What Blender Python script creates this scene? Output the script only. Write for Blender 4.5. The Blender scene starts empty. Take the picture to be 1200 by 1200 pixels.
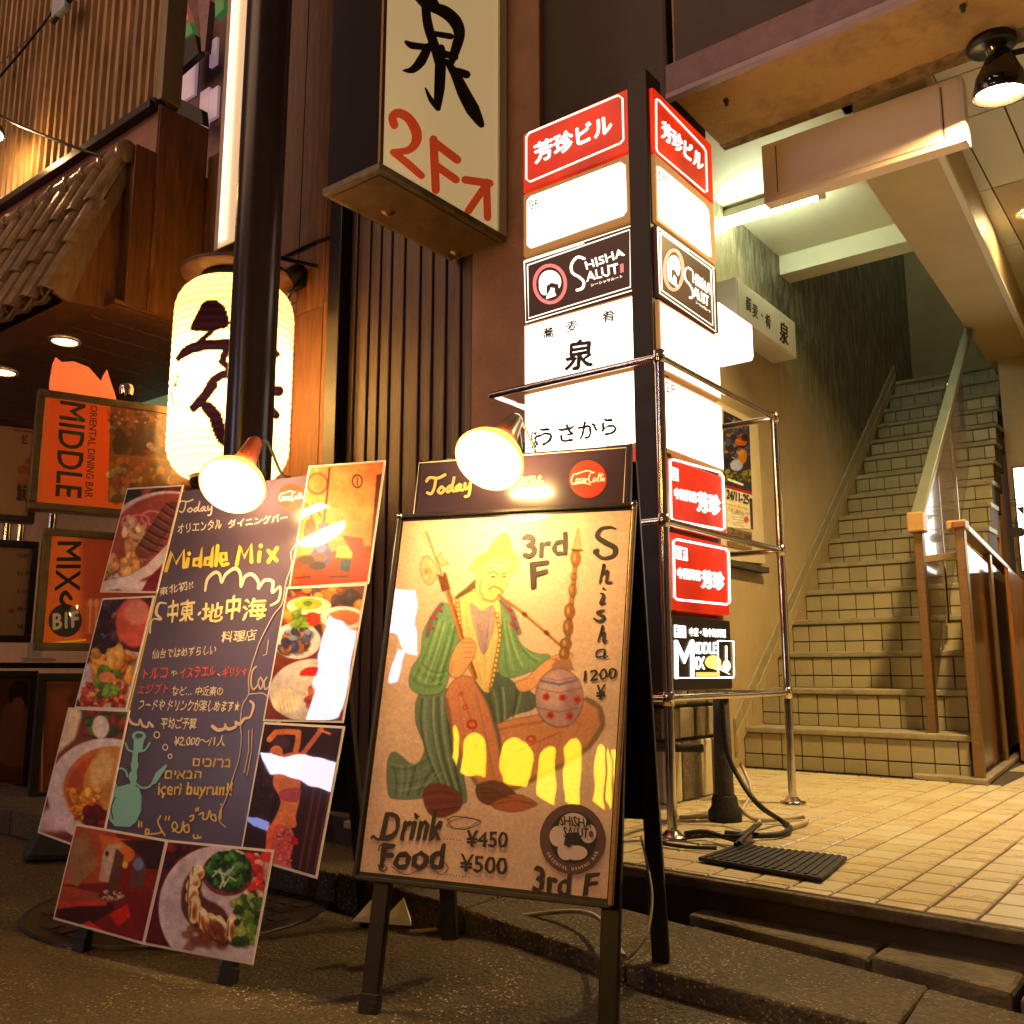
import bpy, bmesh, math, random
import numpy as np
from mathutils import Vector, Matrix

# ------------------------------------------------------------------ camera, world, exposure
SC = bpy.context.scene
COL = SC.collection
FPX = 1090.0                                   # focal length in photo pixels (photo is 1200 px square)
PITCH = math.atan(185.0 / 1090.0)
AZ = math.radians(37.9)
HC = 0.468                                     # eye height above the tiled floor
_fh = np.array([-math.sin(AZ), math.cos(AZ), 0.0])
CR = np.array([math.cos(AZ), math.sin(AZ), 0.0])
CF = _fh * math.cos(PITCH) + np.array([0, 0, math.sin(PITCH)])
CU = np.cross(CR, CF)
CP = np.array([0, 0, HC])
cam_d = bpy.data.cameras.new('camera'); cam = bpy.data.objects.new('camera', cam_d); COL.objects.link(cam)
cam_d.sensor_width = 36.0; cam_d.sensor_height = 36.0; cam_d.sensor_fit = 'HORIZONTAL'
cam_d.lens = 36.0 * FPX / 1200.0
cam_d.clip_start = 0.02; cam_d.clip_end = 400
m4 = Matrix(((CR[0], CU[0], -CF[0], CP[0]), (CR[1], CU[1], -CF[1], CP[1]), (CR[2], CU[2], -CF[2], CP[2]), (0, 0, 0, 1)))
cam.matrix_world = m4
SC.camera = cam

world = bpy.data.worlds.new('World'); SC.world = world; world.use_nodes = True
_bg = world.node_tree.nodes['Background']
_bg.inputs[0].default_value = (0.62, 0.33, 0.30, 1); _bg.inputs[1].default_value = 0.085
sun_d = bpy.data.lights.new('street_glow', 'SUN'); sun = bpy.data.objects.new('street_glow', sun_d); COL.objects.link(sun)
sun_d.energy = 1.0; sun_d.angle = math.radians(50); sun_d.color = (1.0, 0.56, 0.33)
sun.rotation_euler = (math.radians(68), 0, math.radians(-20))
SC.view_settings.view_transform = 'Standard'; SC.view_settings.look = 'None'
SC.view_settings.exposure = 0.85; SC.view_settings.gamma = 1.0
SC.cycles.max_bounces = 6; SC.cycles.diffuse_bounces = 4; SC.cycles.glossy_bounces = 3
SC.cycles.volume_bounces = 0; SC.cycles.transmission_bounces = 4; SC.cycles.transparent_max_bounces = 6
SC.cycles.sample_clamp_indirect = 4.0
SC.cycles.caustics_reflective = False; SC.cycles.caustics_refractive = False
rnd = random.Random(7)

# ------------------------------------------------------------------ rays through the photograph
def ray(x, y):
    return CF + CR * ((x - 600) / FPX) + CU * ((600 - y) / FPX)
def onX(x, y, v): d = ray(x, y); return CP + d * ((v - CP[0]) / d[0])
def onY(x, y, v): d = ray(x, y); return CP + d * ((v - CP[1]) / d[1])
def onZ(x, y, v): d = ray(x, y); return CP + d * ((v - CP[2]) / d[2])
def atD(x, y, dep): return CP + ray(x, y) * dep
def topx(P):
    c = np.asarray(P, float) - CP; k = c @ CF
    return 600 + FPX * (c @ CR) / k, 600 - FPX * (c @ CU) / k

class Plane:                                    # a flat surface in the world
    def __init__(s, p, n):
        s.p = np.array(p, float); n = np.array(n, float); s.n = n / np.linalg.norm(n)
        if (CP - s.p) @ s.n < 0: s.n = -s.n
    def at(s, x, y, off=0.0):
        d = ray(x, y); return CP + d * (((s.p + s.n * off - CP) @ s.n) / (d @ s.n))

# ------------------------------------------------------------------ materials
def srgb(r, g=None, b=None):
    c = (r, g, b) if g is not None else r
    return tuple((v / 255 / 12.92 if v / 255 <= 0.04045 else ((v / 255 + 0.055) / 1.055) ** 2.4) for v in c)
_mats = {}
def mat(name, col=(0.5, 0.5, 0.5), rough=0.6, metal=0.0, var=0.0, vscale=8.0, bump=0.0, bscale=60.0, emis=None, stren=0.0,
        stretch=None, grime=0.0, gscale=3.0, trans=0.0, alpha=1.0, ior=1.45, coat=0.0, rvar=0.0):
    if name in _mats: return _mats[name]
    m = bpy.data.materials.new(name); m.use_nodes = True; _mats[name] = m
    nt = m.node_tree; N = nt.nodes; L = nt.links; b = N['Principled BSDF']
    b.inputs['Base Color'].default_value = (*col, 1); b.inputs['Roughness'].default_value = rough
    b.inputs['Metallic'].default_value = metal; b.inputs['IOR'].default_value = ior
    b.inputs['Transmission Weight'].default_value = trans; b.inputs['Alpha'].default_value = alpha
    b.inputs['Coat Weight'].default_value = coat
    if emis is not None:
        b.inputs['Emission Color'].default_value = (*emis, 1); b.inputs['Emission Strength'].default_value = stren
    need = var or bump or grime or rvar
    if need:
        tc = N.new('ShaderNodeTexCoord'); mp = N.new('ShaderNodeMapping'); L.new(tc.outputs['Object'], mp.inputs[0])
        if stretch: mp.inputs['Scale'].default_value = stretch
        src = mp.outputs[0]
        cur = None
        if var:
            n = N.new('ShaderNodeTexNoise'); n.inputs['Scale'].default_value = vscale; n.inputs['Detail'].default_value = 6
            n.inputs['Roughness'].default_value = 0.65; L.new(src, n.inputs[0])
            r = N.new('ShaderNodeValToRGB'); L.new(n.outputs[0], r.inputs[0])
            r.color_ramp.elements[0].position = 0.3; r.color_ramp.elements[1].position = 0.7
            r.color_ramp.elements[0].color = (*[c * (1 - var) for c in col], 1)
            r.color_ramp.elements[1].color = (*[min(1, c * (1 + var)) for c in col], 1)
            cur = r.outputs[0]
        if grime:
            n2 = N.new('ShaderNodeTexNoise'); n2.inputs['Scale'].default_value = gscale; n2.inputs['Detail'].default_value = 8
            n2.inputs['Roughness'].default_value = 0.7
            L.new(src, n2.inputs[0]); mr = N.new('ShaderNodeMapRange'); L.new(n2.outputs[0], mr.inputs[0])
            mr.inputs[1].default_value = 0.48; mr.inputs[2].default_value = 0.72; mr.inputs[4].default_value = grime
            mx = N.new('ShaderNodeMix'); mx.data_type = 'RGBA'; L.new(mr.outputs[0], mx.inputs[0])
            if cur: L.new(cur, mx.inputs[6])
            else: mx.inputs[6].default_value = (*col, 1)
            mx.inputs[7].default_value = (*[c * 0.25 for c in col], 1); cur = mx.outputs[2]
        if cur: L.new(cur, b.inputs['Base Color'])
        if rvar:
            n4 = N.new('ShaderNodeTexNoise'); n4.inputs['Scale'].default_value = vscale * 1.7; n4.inputs['Detail'].default_value = 5; L.new(src, n4.inputs[0])
            mr4 = N.new('ShaderNodeMapRange'); L.new(n4.outputs[0], mr4.inputs[0]); mr4.inputs[1].default_value = 0.3; mr4.inputs[2].default_value = 0.7
            mr4.inputs[3].default_value = max(0.02, rough - rvar); mr4.inputs[4].default_value = min(1, rough + rvar); L.new(mr4.outputs[0], b.inputs['Roughness'])
        if bump:
            n3 = N.new('ShaderNodeTexNoise'); n3.inputs['Scale'].default_value = bscale; n3.inputs['Detail'].default_value = 5; L.new(src, n3.inputs[0])
            bp = N.new('ShaderNodeBump'); bp.inputs['Strength'].default_value = bump; bp.inputs['Distance'].default_value = 0.01
            L.new(n3.outputs[0], bp.inputs['Height']); L.new(bp.outputs[0], b.inputs['Normal'])
    return m
def attr_mat(name, rough=0.3, emis=0.0, coat=0.0, spec=0.5):
    m = bpy.data.materials.new(name); m.use_nodes = True; N = m.node_tree.nodes; L = m.node_tree.links; b = N['Principled BSDF']
    a = N.new('ShaderNodeAttribute'); a.attribute_name = 'print'; L.new(a.outputs['Color'], b.inputs['Base Color'])
    b.inputs['Roughness'].default_value = rough; b.inputs['Coat Weight'].default_value = coat; b.inputs['Coat Roughness'].default_value = 0.015
    b.inputs['Specular IOR Level'].default_value = spec
    tc = N.new('ShaderNodeTexCoord'); nz = N.new('ShaderNodeTexNoise'); nz.inputs['Scale'].default_value = 7.0; nz.inputs['Detail'].default_value = 2; L.new(tc.outputs['Object'], nz.inputs[0])
    bp = N.new('ShaderNodeBump'); bp.inputs['Strength'].default_value = 0.2; bp.inputs['Distance'].default_value = 0.0022; L.new(nz.outputs[0], bp.inputs['Height']); L.new(bp.outputs[0], b.inputs['Coat Normal'])   # the laminate is never quite flat
    if emis: L.new(a.outputs['Color'], b.inputs['Emission Color']); b.inputs['Emission Strength'].default_value = emis
    return m
def glow(name, col, s, base=(0.6, 0.6, 0.6)): return mat(name, base, 0.35, emis=col, stren=s)

# ------------------------------------------------------------------ objects
def tag(o, label=None, cat=None, group=None, kind=None):
    if label: o['label'] = label
    if cat: o['category'] = cat
    if group: o['group'] = group
    if kind: o['kind'] = kind
    return o
def thing(name, loc, label, cat, group=None):
    o = bpy.data.objects.new(name, None); COL.objects.link(o); o.location = Vector(loc); o.empty_display_size = 0.05
    return tag(o, label, cat, group)
def wloc(o):
    v = Vector((0, 0, 0))
    while o is not None: v = v + o.location; o = o.parent
    return v
def link(name, me, m, parent=None, **k):
    o = bpy.data.objects.new(name, me); COL.objects.link(o)
    if m is not None and len(me.materials) == 0: me.materials.append(m)
    if parent is not None: o.parent = parent
    return tag(o, **k)
class MB:
    def __init__(s): s.v = []; s.f = []; s.smooth = []
    def add(s, vs, fs, sm=False):
        n = len(s.v); s.v += [tuple(map(float, v)) for v in vs]; s.f += [tuple(i + n for i in f) for f in fs]; s.smooth += [sm] * len(fs); return s
    def box(s, a, b):
        x0, y0, z0 = a; x1, y1, z1 = b
        x0, x1 = min(x0, x1), max(x0, x1); y0, y1 = min(y0, y1), max(y0, y1); z0, z1 = min(z0, z1), max(z0, z1)
        return s.add([(x0, y0, z0), (x1, y0, z0), (x1, y1, z0), (x0, y1, z0), (x0, y0, z1), (x1, y0, z1), (x1, y1, z1), (x0, y1, z1)],
                     [(0, 3, 2, 1), (4, 5, 6, 7), (0, 1, 5, 4), (1, 2, 6, 5), (2, 3, 7, 6), (3, 0, 4, 7)])
    def obox(s, o, u, v, w):                   # origin corner and three edge vectors
        o, u, v, w = (np.array(t, float) for t in (o, u, v, w))
        if np.cross(u, v) @ w < 0: u, v = v, u
        P = [o, o + u, o + u + v, o + v, o + w, o + u + w, o + u + v + w, o + v + w]
        return s.add(P, [(0, 3, 2, 1), (4, 5, 6, 7), (0, 1, 5, 4), (1, 2, 6, 5), (2, 3, 7, 6), (3, 0, 4, 7)])
    def bar(s, a, b, w, h, up=(0, 0, 1)):      # rectangular bar centred on the line a-b
        a = np.array(a, float); b = np.array(b, float); d = b - a; dn = d / np.linalg.norm(d)
        sd = np.cross(dn, up); sd /= np.linalg.norm(sd); u2 = np.cross(sd, dn)
        return s.obox(a - sd * w / 2 - u2 * h / 2, sd * w, u2 * h, d)
    def prism(s, pts, ext):                    # planar polygon pushed along ext
        P = [np.array(p, float) for p in pts]; e = np.array(ext, float); n = len(P)
        c = sum(np.cross(P[i] - P[0], P[(i + 1) % n] - P[0]) for i in range(n))
        if c @ e < 0: P = P[::-1]
        return s.add(P + [p + e for p in P], [tuple(range(n))[::-1], tuple(range(n, 2 * n))] + [(i, (i + 1) % n, n + (i + 1) % n, n + i) for i in range(n)])
    def quad(s, a, b, c, d): return s.add([a, b, c, d], [(0, 1, 2, 3)])
    def tube(s, pts, r, seg=10, cap=True):
        P = [np.array(p, float) for p in pts]; n = len(P); R = r if hasattr(r, '__len__') else [r] * n
        vs = []; up = None
        for i, p in enumerate(P):
            d = (P[min(i + 1, n - 1)] - P[max(i - 1, 0)]); d = d / (np.linalg.norm(d) + 1e-9)
            if up is None:
                up = np.array([0, 0, 1.0]) if abs(d[2]) < 0.9 else np.array([1.0, 0, 0])
            a = np.cross(d, up); a /= np.linalg.norm(a); b = np.cross(a, d); up = b
            for k in range(seg):
                t = 2 * math.pi * k / seg; vs.append(p + (a * math.cos(t) + b * math.sin(t)) * R[i])
        fs = []
        for i in range(n - 1):
            for k in range(seg): fs.append((i * seg + k, i * seg + (k + 1) % seg, (i + 1) * seg + (k + 1) % seg, (i + 1) * seg + k))
        s.add(vs, fs, True)
        if cap: s.add(vs[:seg], [tuple(range(seg))[::-1]]); s.add(vs[-seg:], [tuple(range(seg))])
        return s
    def lathe(s, o, axis, prof, seg=32, sm=True):     # prof: (distance along axis, radius)
        o = np.array(o, float); ax = np.array(axis, float); ax /= np.linalg.norm(ax)
        up = np.array([0, 0, 1.0]) if abs(ax[2]) < 0.9 else np.array([1.0, 0, 0])
        a = np.cross(ax, up); a /= np.linalg.norm(a); b = np.cross(ax, a)
        vs = []
        for t, r in prof:
            for k in range(seg):
                q = 2 * math.pi * k / seg; vs.append(o + ax * t + (a * math.cos(q) + b * math.sin(q)) * max(r, 1e-5))
        fs = [(i * seg + k, i * seg + (k + 1) % seg, (i + 1) * seg + (k + 1) % seg, (i + 1) * seg + k) for i in range(len(prof) - 1) for k in range(seg)]
        return s.add(vs, fs, sm)
    def mesh(s, name, off=(0, 0, 0)):
        me = bpy.data.meshes.new(name); me.from_pydata([(v[0] - off[0], v[1] - off[1], v[2] - off[2]) for v in s.v], [], s.f)
        me.polygons.foreach_set('use_smooth', s.smooth); me.update(); return me
    def build(s, name, m, parent=None, bevel=0.0, label=None, cat=None, group=None, kind=None):
        off = wloc(parent) if parent is not None else (0, 0, 0)
        o = link(name, s.mesh(name, off), m, parent, label=label, cat=cat, group=group, kind=kind)
        if bevel:
            b = o.modifiers.new('bevel', 'BEVEL'); b.width = bevel; b.segments = 2; b.limit_method = 'ANGLE'; b.angle_limit = math.radians(40)
        return o
def copy_tree(o, parent=None):
    c = o.copy(); COL.objects.link(c); c.parent = parent
    for ch in list(o.children): copy_tree(ch, c)
    return c

def part_of(t, nm): return next(c for c in t.children if c.name.split('.')[0] == nm)

# ------------------------------------------------------------------ flat art: lettering and brush strokes laid on a plane
def text_mesh(s, bold=0.0, shear=0.0):
    c = bpy.data.curves.new('glyphs', 'FONT'); c.body = s; c.offset = bold; c.resolution_u = 3; c.shear = shear
    o = bpy.data.objects.new('glyphs', c); COL.objects.link(o)
    me = bpy.data.meshes.new_from_object(o)
    n = len(me.vertices); v = np.zeros(n * 3); me.vertices.foreach_get('co', v); v = v.reshape(-1, 3)[:, :2]
    f = [tuple(p.vertices) for p in me.polygons]
    bpy.data.objects.remove(o); bpy.data.curves.remove(c); bpy.data.meshes.remove(me)
    if n == 0: return np.zeros((1, 2)), []
    v = (v - v.min(0)) / np.maximum(v.max(0) - v.min(0), 1e-6)
    return v, f
class Art:
    def __init__(s, plane, parent, off=0.002, zoom=(0, 0, 1.0)):
        s.pl = plane; s.parent = parent; s.off = off; s.z(*zoom); s.b = {}; s.k = 0
    def z(s, ox, oy, sc): s.ox, s.oy, s.sc = ox, oy, sc; return s
    def P(s, x, y): return x / s.sc + s.ox, y / s.sc + s.oy
    def mb(s, m): return s.b.setdefault(m.name, (MB(), m))[0]
    def put(s, m, pts, fs, extra=0.0):
        s.k += 1; o = s.off + extra + s.k * 0.000004
        s.mb(m).add([s.pl.at(x, y, o) for x, y in pts], fs)
    def text(s, m, st, p0, p1, p2, p3=None, bold=0.0, wob=0.0, shear=0.0, flip=False, extra=0.0):
        v, f = text_mesh(st, 0.0, shear)
        a, b, c = (np.array(s.P(*p)) for p in (p0, p1, p2)); d = np.array(s.P(*p3)) if p3 else b + c - a
        if flip: v = v * [-1, 1] + [1, 0]
        S = v[:, :1]; T = v[:, 1:]
        q = a * (1 - S) * (1 - T) + b * S * (1 - T) + c * (1 - S) * T + d * S * T
        if wob:
            q = q + wob * np.stack([np.sin(q[:, 1] * 0.9 + q[:, 0] * 0.35 + s.k), np.cos(q[:, 0] * 0.8 + q[:, 1] * 0.3)], 1)
        s.put(m, q, f, extra)
        if bold:                                   # heavier strokes: the glyphs again, nudged sideways and up
            hh = np.linalg.norm(c - a) * bold * .9
            for ang in (0, 1.57, 3.14, 4.71): s.put(m, q + hh * np.array([math.cos(ang), math.sin(ang)]), f, extra)
    def poly(s, m, pts, extra=0.0):
        pts = [s.P(*p) for p in pts]; s.put(m, pts, [tuple(range(len(pts)))], extra)
    def line(s, m, pts, w, extra=0.0, closed=False, smooth=False):
        P = np.array([s.P(*p[:2]) for p in pts], float)
        W = np.array([(p[2] if len(p) > 2 else w) for p in pts], float) / s.sc / 2
        if closed: P = np.vstack([P, P[:1]]); W = np.append(W, W[0])
        if smooth and len(P) > 2:
            t = np.arange(len(P)); tt = np.linspace(0, len(P) - 1, (len(P) - 1) * 6 + 1); Q = []
            for u in tt:
                i = min(int(u), len(P) - 2); h = u - i
                p0 = P[max(i - 1, 0)]; p1 = P[i]; p2 = P[i + 1]; p3 = P[min(i + 2, len(P) - 1)]
                Q.append(0.5 * ((2 * p1) + (-p0 + p2) * h + (2 * p0 - 5 * p1 + 4 * p2 - p3) * h * h + (-p0 + 3 * p1 - 3 * p2 + p3) * h ** 3))
            W = np.interp(tt, t, W); P = np.array(Q)
        d = np.gradient(P, axis=0); d /= (np.linalg.norm(d, axis=1, keepdims=True) + 1e-9); nn = np.stack([-d[:, 1], d[:, 0]], 1)
        A = P + nn * W[:, None]; B = P - nn * W[:, None]; n = len(P)
        s.put(m, list(A) + list(B), [(i, i + 1, n + i + 1, n + i) for i in range(n - 1)], extra)
        for q, w_ in ((P[0], W[0]), (P[-1], W[-1])):
            if not closed:
                s.put(m, [(q[0] + w_ * math.cos(t), q[1] + w_ * math.sin(t)) for t in np.linspace(0, 2 * math.pi, 9)[:-1]], [tuple(range(8))], extra)
    def ell(s, m, cx, cy, rx, ry, extra=0.0, n=28, rot=0.0):
        c, q = math.cos(rot), math.sin(rot)
        s.poly(m, [(cx + rx * math.cos(t) * c - ry * math.sin(t) * q, cy + rx * math.cos(t) * q + ry * math.sin(t) * c) for t in np.linspace(0, 2 * math.pi, n + 1)[:-1]], extra)
    def ring(s, m, cx, cy, rx, ry, w, extra=0.0): s.line(m, [(cx + rx * math.cos(t), cy + ry * math.sin(t)) for t in np.linspace(0, 2 * math.pi, 29)], w, extra)
    def done(s, name='lettering'):
        for mb, m in s.b.values(): mb.build(name, m, s.parent)
        s.b = {}

# ------------------------------------------------------------------ painted prints: colours worked out in code, kept on a fine mesh
class Paint:
    def __init__(s, box, k=2.0, bg=(200, 200, 200)):
        s.x0, s.y0, s.x1, s.y1 = box; s.k = k; s.W = int((s.x1 - s.x0) * k) + 2; s.H = int((s.y1 - s.y0) * k) + 2
        s.a = np.zeros((s.H, s.W, 3)) + np.array(bg, float); s.ox = s.oy = 0; s.sc = 1.0; s.r = np.random.RandomState(3)
    def z(s, ox, oy, sc): s.ox, s.oy, s.sc = ox, oy, sc; return s
    def T(s, pts): return (np.array(pts, float) / s.sc + [s.ox - s.x0, s.oy - s.y0]) * s.k
    def _blend(s, x0, y0, x1, y1, m, col):
        s.a[y0:y1, x0:x1] = s.a[y0:y1, x0:x1] * (1 - m[..., None]) + np.array(col, float) * m[..., None]
    def _box(s, P, pad):
        x0 = int(max(0, P[:, 0].min() - pad)); x1 = int(min(s.W, P[:, 0].max() + pad + 1)); y0 = int(max(0, P[:, 1].min() - pad)); y1 = int(min(s.H, P[:, 1].max() + pad + 1))
        if x1 <= x0 or y1 <= y0: return None
        Y, X = np.mgrid[y0:y1, x0:x1]; return x0, y0, x1, y1, X + 0.5, Y + 0.5
    def _sd(s, P, X, Y, closed=True):
        d = np.full(X.shape, 1e9); ins = np.zeros(X.shape, bool); n = len(P)
        for i in range(n if closed else n - 1):
            a = P[i]; b = P[(i + 1) % n]; ex, ey = b - a; L = ex * ex + ey * ey + 1e-9
            t = np.clip(((X - a[0]) * ex + (Y - a[1]) * ey) / L, 0, 1)
            d = np.minimum(d, (X - a[0] - t * ex) ** 2 + (Y - a[1] - t * ey) ** 2)
            if closed and abs(ey) > 1e-9:
                c = ((a[1] > Y) != (b[1] > Y)) & (X < ex * (Y - a[1]) / ey + a[0]); ins ^= c
        return np.sqrt(d), ins
    def poly(s, pts, col, al=1.0, soft=1.0, smooth=False):
        if smooth: pts = s._sm(pts)
        P = s.T(pts); soft = max(1.0, soft * s.k / s.sc); B = s._box(P, soft)
        if B is None: return s
        x0, y0, x1, y1, X, Y = B; d, ins = s._sd(P, X, Y); sd = np.where(ins, d, -d)
        s._blend(x0, y0, x1, y1, np.clip(sd / soft + 0.5, 0, 1) * al, col); return s
    def _sm(s, pts, closed=True):
        n = len(pts); P = np.array(pts, float); out = []
        for i in range(n):
            p0, p1, p2, p3 = P[(i - 1) % n], P[i], P[(i + 1) % n], P[(i + 2) % n]
            for h in (0, 0.33, 0.66): out.append(0.5 * ((2 * p1) + (-p0 + p2) * h + (2 * p0 - 5 * p1 + 4 * p2 - p3) * h * h + (-p0 + 3 * p1 - 3 * p2 + p3) * h ** 3))
        return out
    def line(s, pts, w, col, al=1.0, soft=1.0):
        P = s.T(pts); w_ = w * s.k / s.sc / 2; soft = max(1.0, soft * s.k / s.sc); B = s._box(P, w_ + soft)
        if B is None: return s
        x0, y0, x1, y1, X, Y = B; d, _ = s._sd(P, X, Y, False)
        s._blend(x0, y0, x1, y1, np.clip((w_ - d) / soft + 0.5, 0, 1) * al, col); return s
    def ell(s, cx, cy, rx, ry, col, al=1.0, soft=1.0, rot=0.0, ring=None):
        c = s.T([(cx, cy)])[0]; q = s.k / s.sc; rx *= q; ry *= q; soft = max(1.0, soft * q); R = max(rx, ry) + soft
        B = s._box(np.array([c - R, c + R]), 0)
        if B is None: return s
        x0, y0, x1, y1, X, Y = B; a, b = math.cos(rot), math.sin(rot); u = (X - c[0]) * a + (Y - c[1]) * b; v = -(X - c[0]) * b + (Y - c[1]) * a
        rr = np.sqrt((u / rx) ** 2 + (v / ry) ** 2); d = (1 - rr) * min(rx, ry)
        if ring: m = np.clip((ring * q / 2 - np.abs(d)) / soft + 0.5, 0, 1)
        else: m = np.clip(d / soft + 0.5, 0, 1)
        s._blend(x0, y0, x1, y1, m * al, col); return s
    def blobs(s, x0, y0, x1, y1, n, r0, r1, cols, al=0.9, asp=1.6, seed=1, soft=1.5, disc=False):
        R = random.Random(seed)
        for _ in range(n):
            q = R.uniform(r0, r1); c = R.choice(cols); j = R.uniform(0.8, 1.2)
            cx, cy, rx, an = R.uniform(x0, x1), R.uniform(y0, y1), q * R.uniform(1, asp), R.uniform(0, 3.14)
            if disc:
                th = R.uniform(0, 6.283); rr = math.sqrt(R.random()); cx = (x0 + x1) / 2 + (x1 - x0) / 2 * rr * math.cos(th); cy = (y0 + y1) / 2 + (y1 - y0) / 2 * rr * math.sin(th)
            s.ell(cx + q * .18, cy + q * .28, rx * 1.05, q * 1.05, tuple(v * .35 for v in c), al * .6, soft + q * .4, an)
            s.ell(cx, cy, rx, q, tuple(min(255, v * j) for v in c), al, soft, an)
            s.ell(cx - q * .2, cy - q * .3, rx * .45, q * .35, tuple(min(255, v * 1.25 + 25) for v in c), al * .55, soft + q * .3, an)
        return s
    def blur(s, r):
        r = int(max(1, r)); a = s.a
        for ax in (0, 1):
            for _ in range(2):
                w = 2 * r + 1; p = np.concatenate([np.repeat(a.take([0], ax), r + 1, ax), a, np.repeat(a.take([-1], ax), r, ax)], ax); c = np.cumsum(p, ax)
                a = (c.take(range(w, c.shape[ax]), ax) - c.take(range(0, c.shape[ax] - w), ax)) / w
        s.a = a; return s
    def photo(s, r=1.1, amt=.16, seed=1):           # soft focus, uneven tone and grain, as in a printed snapshot
        s.blur(s.k * r * .5); s.noise(amt, seed, int(12 * s.k)); s.noise(amt * .8, seed + 1, int(5 * s.k)); s.noise(amt * .7, seed + 2, int(2 * s.k)); s.noise(.05, seed + 3, 1)
        m = s.a.mean(2, keepdims=True); s.a = np.clip(m + (s.a - m) * 1.08, 0, 255); return s
    def noise(s, amt, seed=5, scale=6):
        R = np.random.RandomState(seed); h = s.H // scale + 2; w = s.W // scale + 2; g = R.rand(h, w)
        yi = np.arange(s.H) / scale; xi = np.arange(s.W) / scale; y0 = yi.astype(int); x0 = xi.astype(int); fy = (yi - y0)[:, None]; fx = (xi - x0)[None]
        v = g[y0][:, x0] * (1 - fy) * (1 - fx) + g[y0 + 1][:, x0] * fy * (1 - fx) + g[y0][:, x0 + 1] * (1 - fy) * fx + g[y0 + 1][:, x0 + 1] * fy * fx
        s.a *= (1 + (v[..., None] - 0.5) * 2 * amt); return s
    def sample(s, x, y):
        u = np.clip((x - s.x0) * s.k, 0, s.W - 1.001); v = np.clip((y - s.y0) * s.k, 0, s.H - 1.001)
        i = u.astype(int); j = v.astype(int); fu = (u - i)[:, None]; fv = (v - j)[:, None]; a = s.a
        i1 = np.minimum(i + 1, s.W - 1); j1 = np.minimum(j + 1, s.H - 1)
        c = a[j, i] * (1 - fu) * (1 - fv) + a[j, i1] * fu * (1 - fv) + a[j1, i] * (1 - fu) * fv + a[j1, i1] * fu * fv
        c = np.clip(c / 255, 0, 1); return np.where(c <= 0.04045, c / 12.92, ((c + 0.055) / 1.055) ** 2.4)
def colour_verts(me, cols):
    at = me.color_attributes.new('print', 'FLOAT_COLOR', 'POINT'); at.data.foreach_set('color', np.hstack([cols, np.ones((len(cols), 1))]).ravel())
def print_sheet(name, quad, paint, m, parent, step=0.6):
    """quad: world corners TL, TR, BR, BL; every vertex takes the painted colour."""
    TL, TR, BR, BL = (np.array(q, float) for q in quad)
    wpx = math.dist(topx(TL), topx(TR)); hpx = math.dist(topx(TL), topx(BL)); nu = max(4, int(wpx / step)); nv = max(4, int(hpx / step))
    S, T = np.meshgrid(np.linspace(0, 1, nu + 1), np.linspace(0, 1, nv + 1)); S = S.ravel()[:, None]; T = T.ravel()[:, None]
    V = TL * (1 - S) * (1 - T) + TR * S * (1 - T) + BR * S * T + BL * (1 - S) * T
    c = V - CP; k = c @ CF; px = 600 + FPX * (c @ CR) / k; py = 600 - FPX * (c @ CU) / k
    cols = paint.sample(px, py)
    off = np.array(wloc(parent)) if parent is not None else np.zeros(3)
    idx = np.arange((nu + 1) * (nv + 1)).reshape(nv + 1, nu + 1)
    F = np.stack([idx[:-1, :-1], idx[1:, :-1], idx[1:, 1:], idx[:-1, 1:]], -1).reshape(-1, 4)
    me = bpy.data.meshes.new(name); me.vertices.add(len(V)); me.vertices.foreach_set('co', (V - off).ravel())
    me.loops.add(F.size); me.loops.foreach_set('vertex_index', F.ravel().astype(np.int32)); me.polygons.add(len(F))
    me.polygons.foreach_set('loop_start', np.arange(0, F.size, 4, dtype=np.int32)); me.update(calc_edges=True); me.validate()
    colour_verts(me, cols); me.materials.append(m)
    return link(name, me, None, parent)

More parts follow.
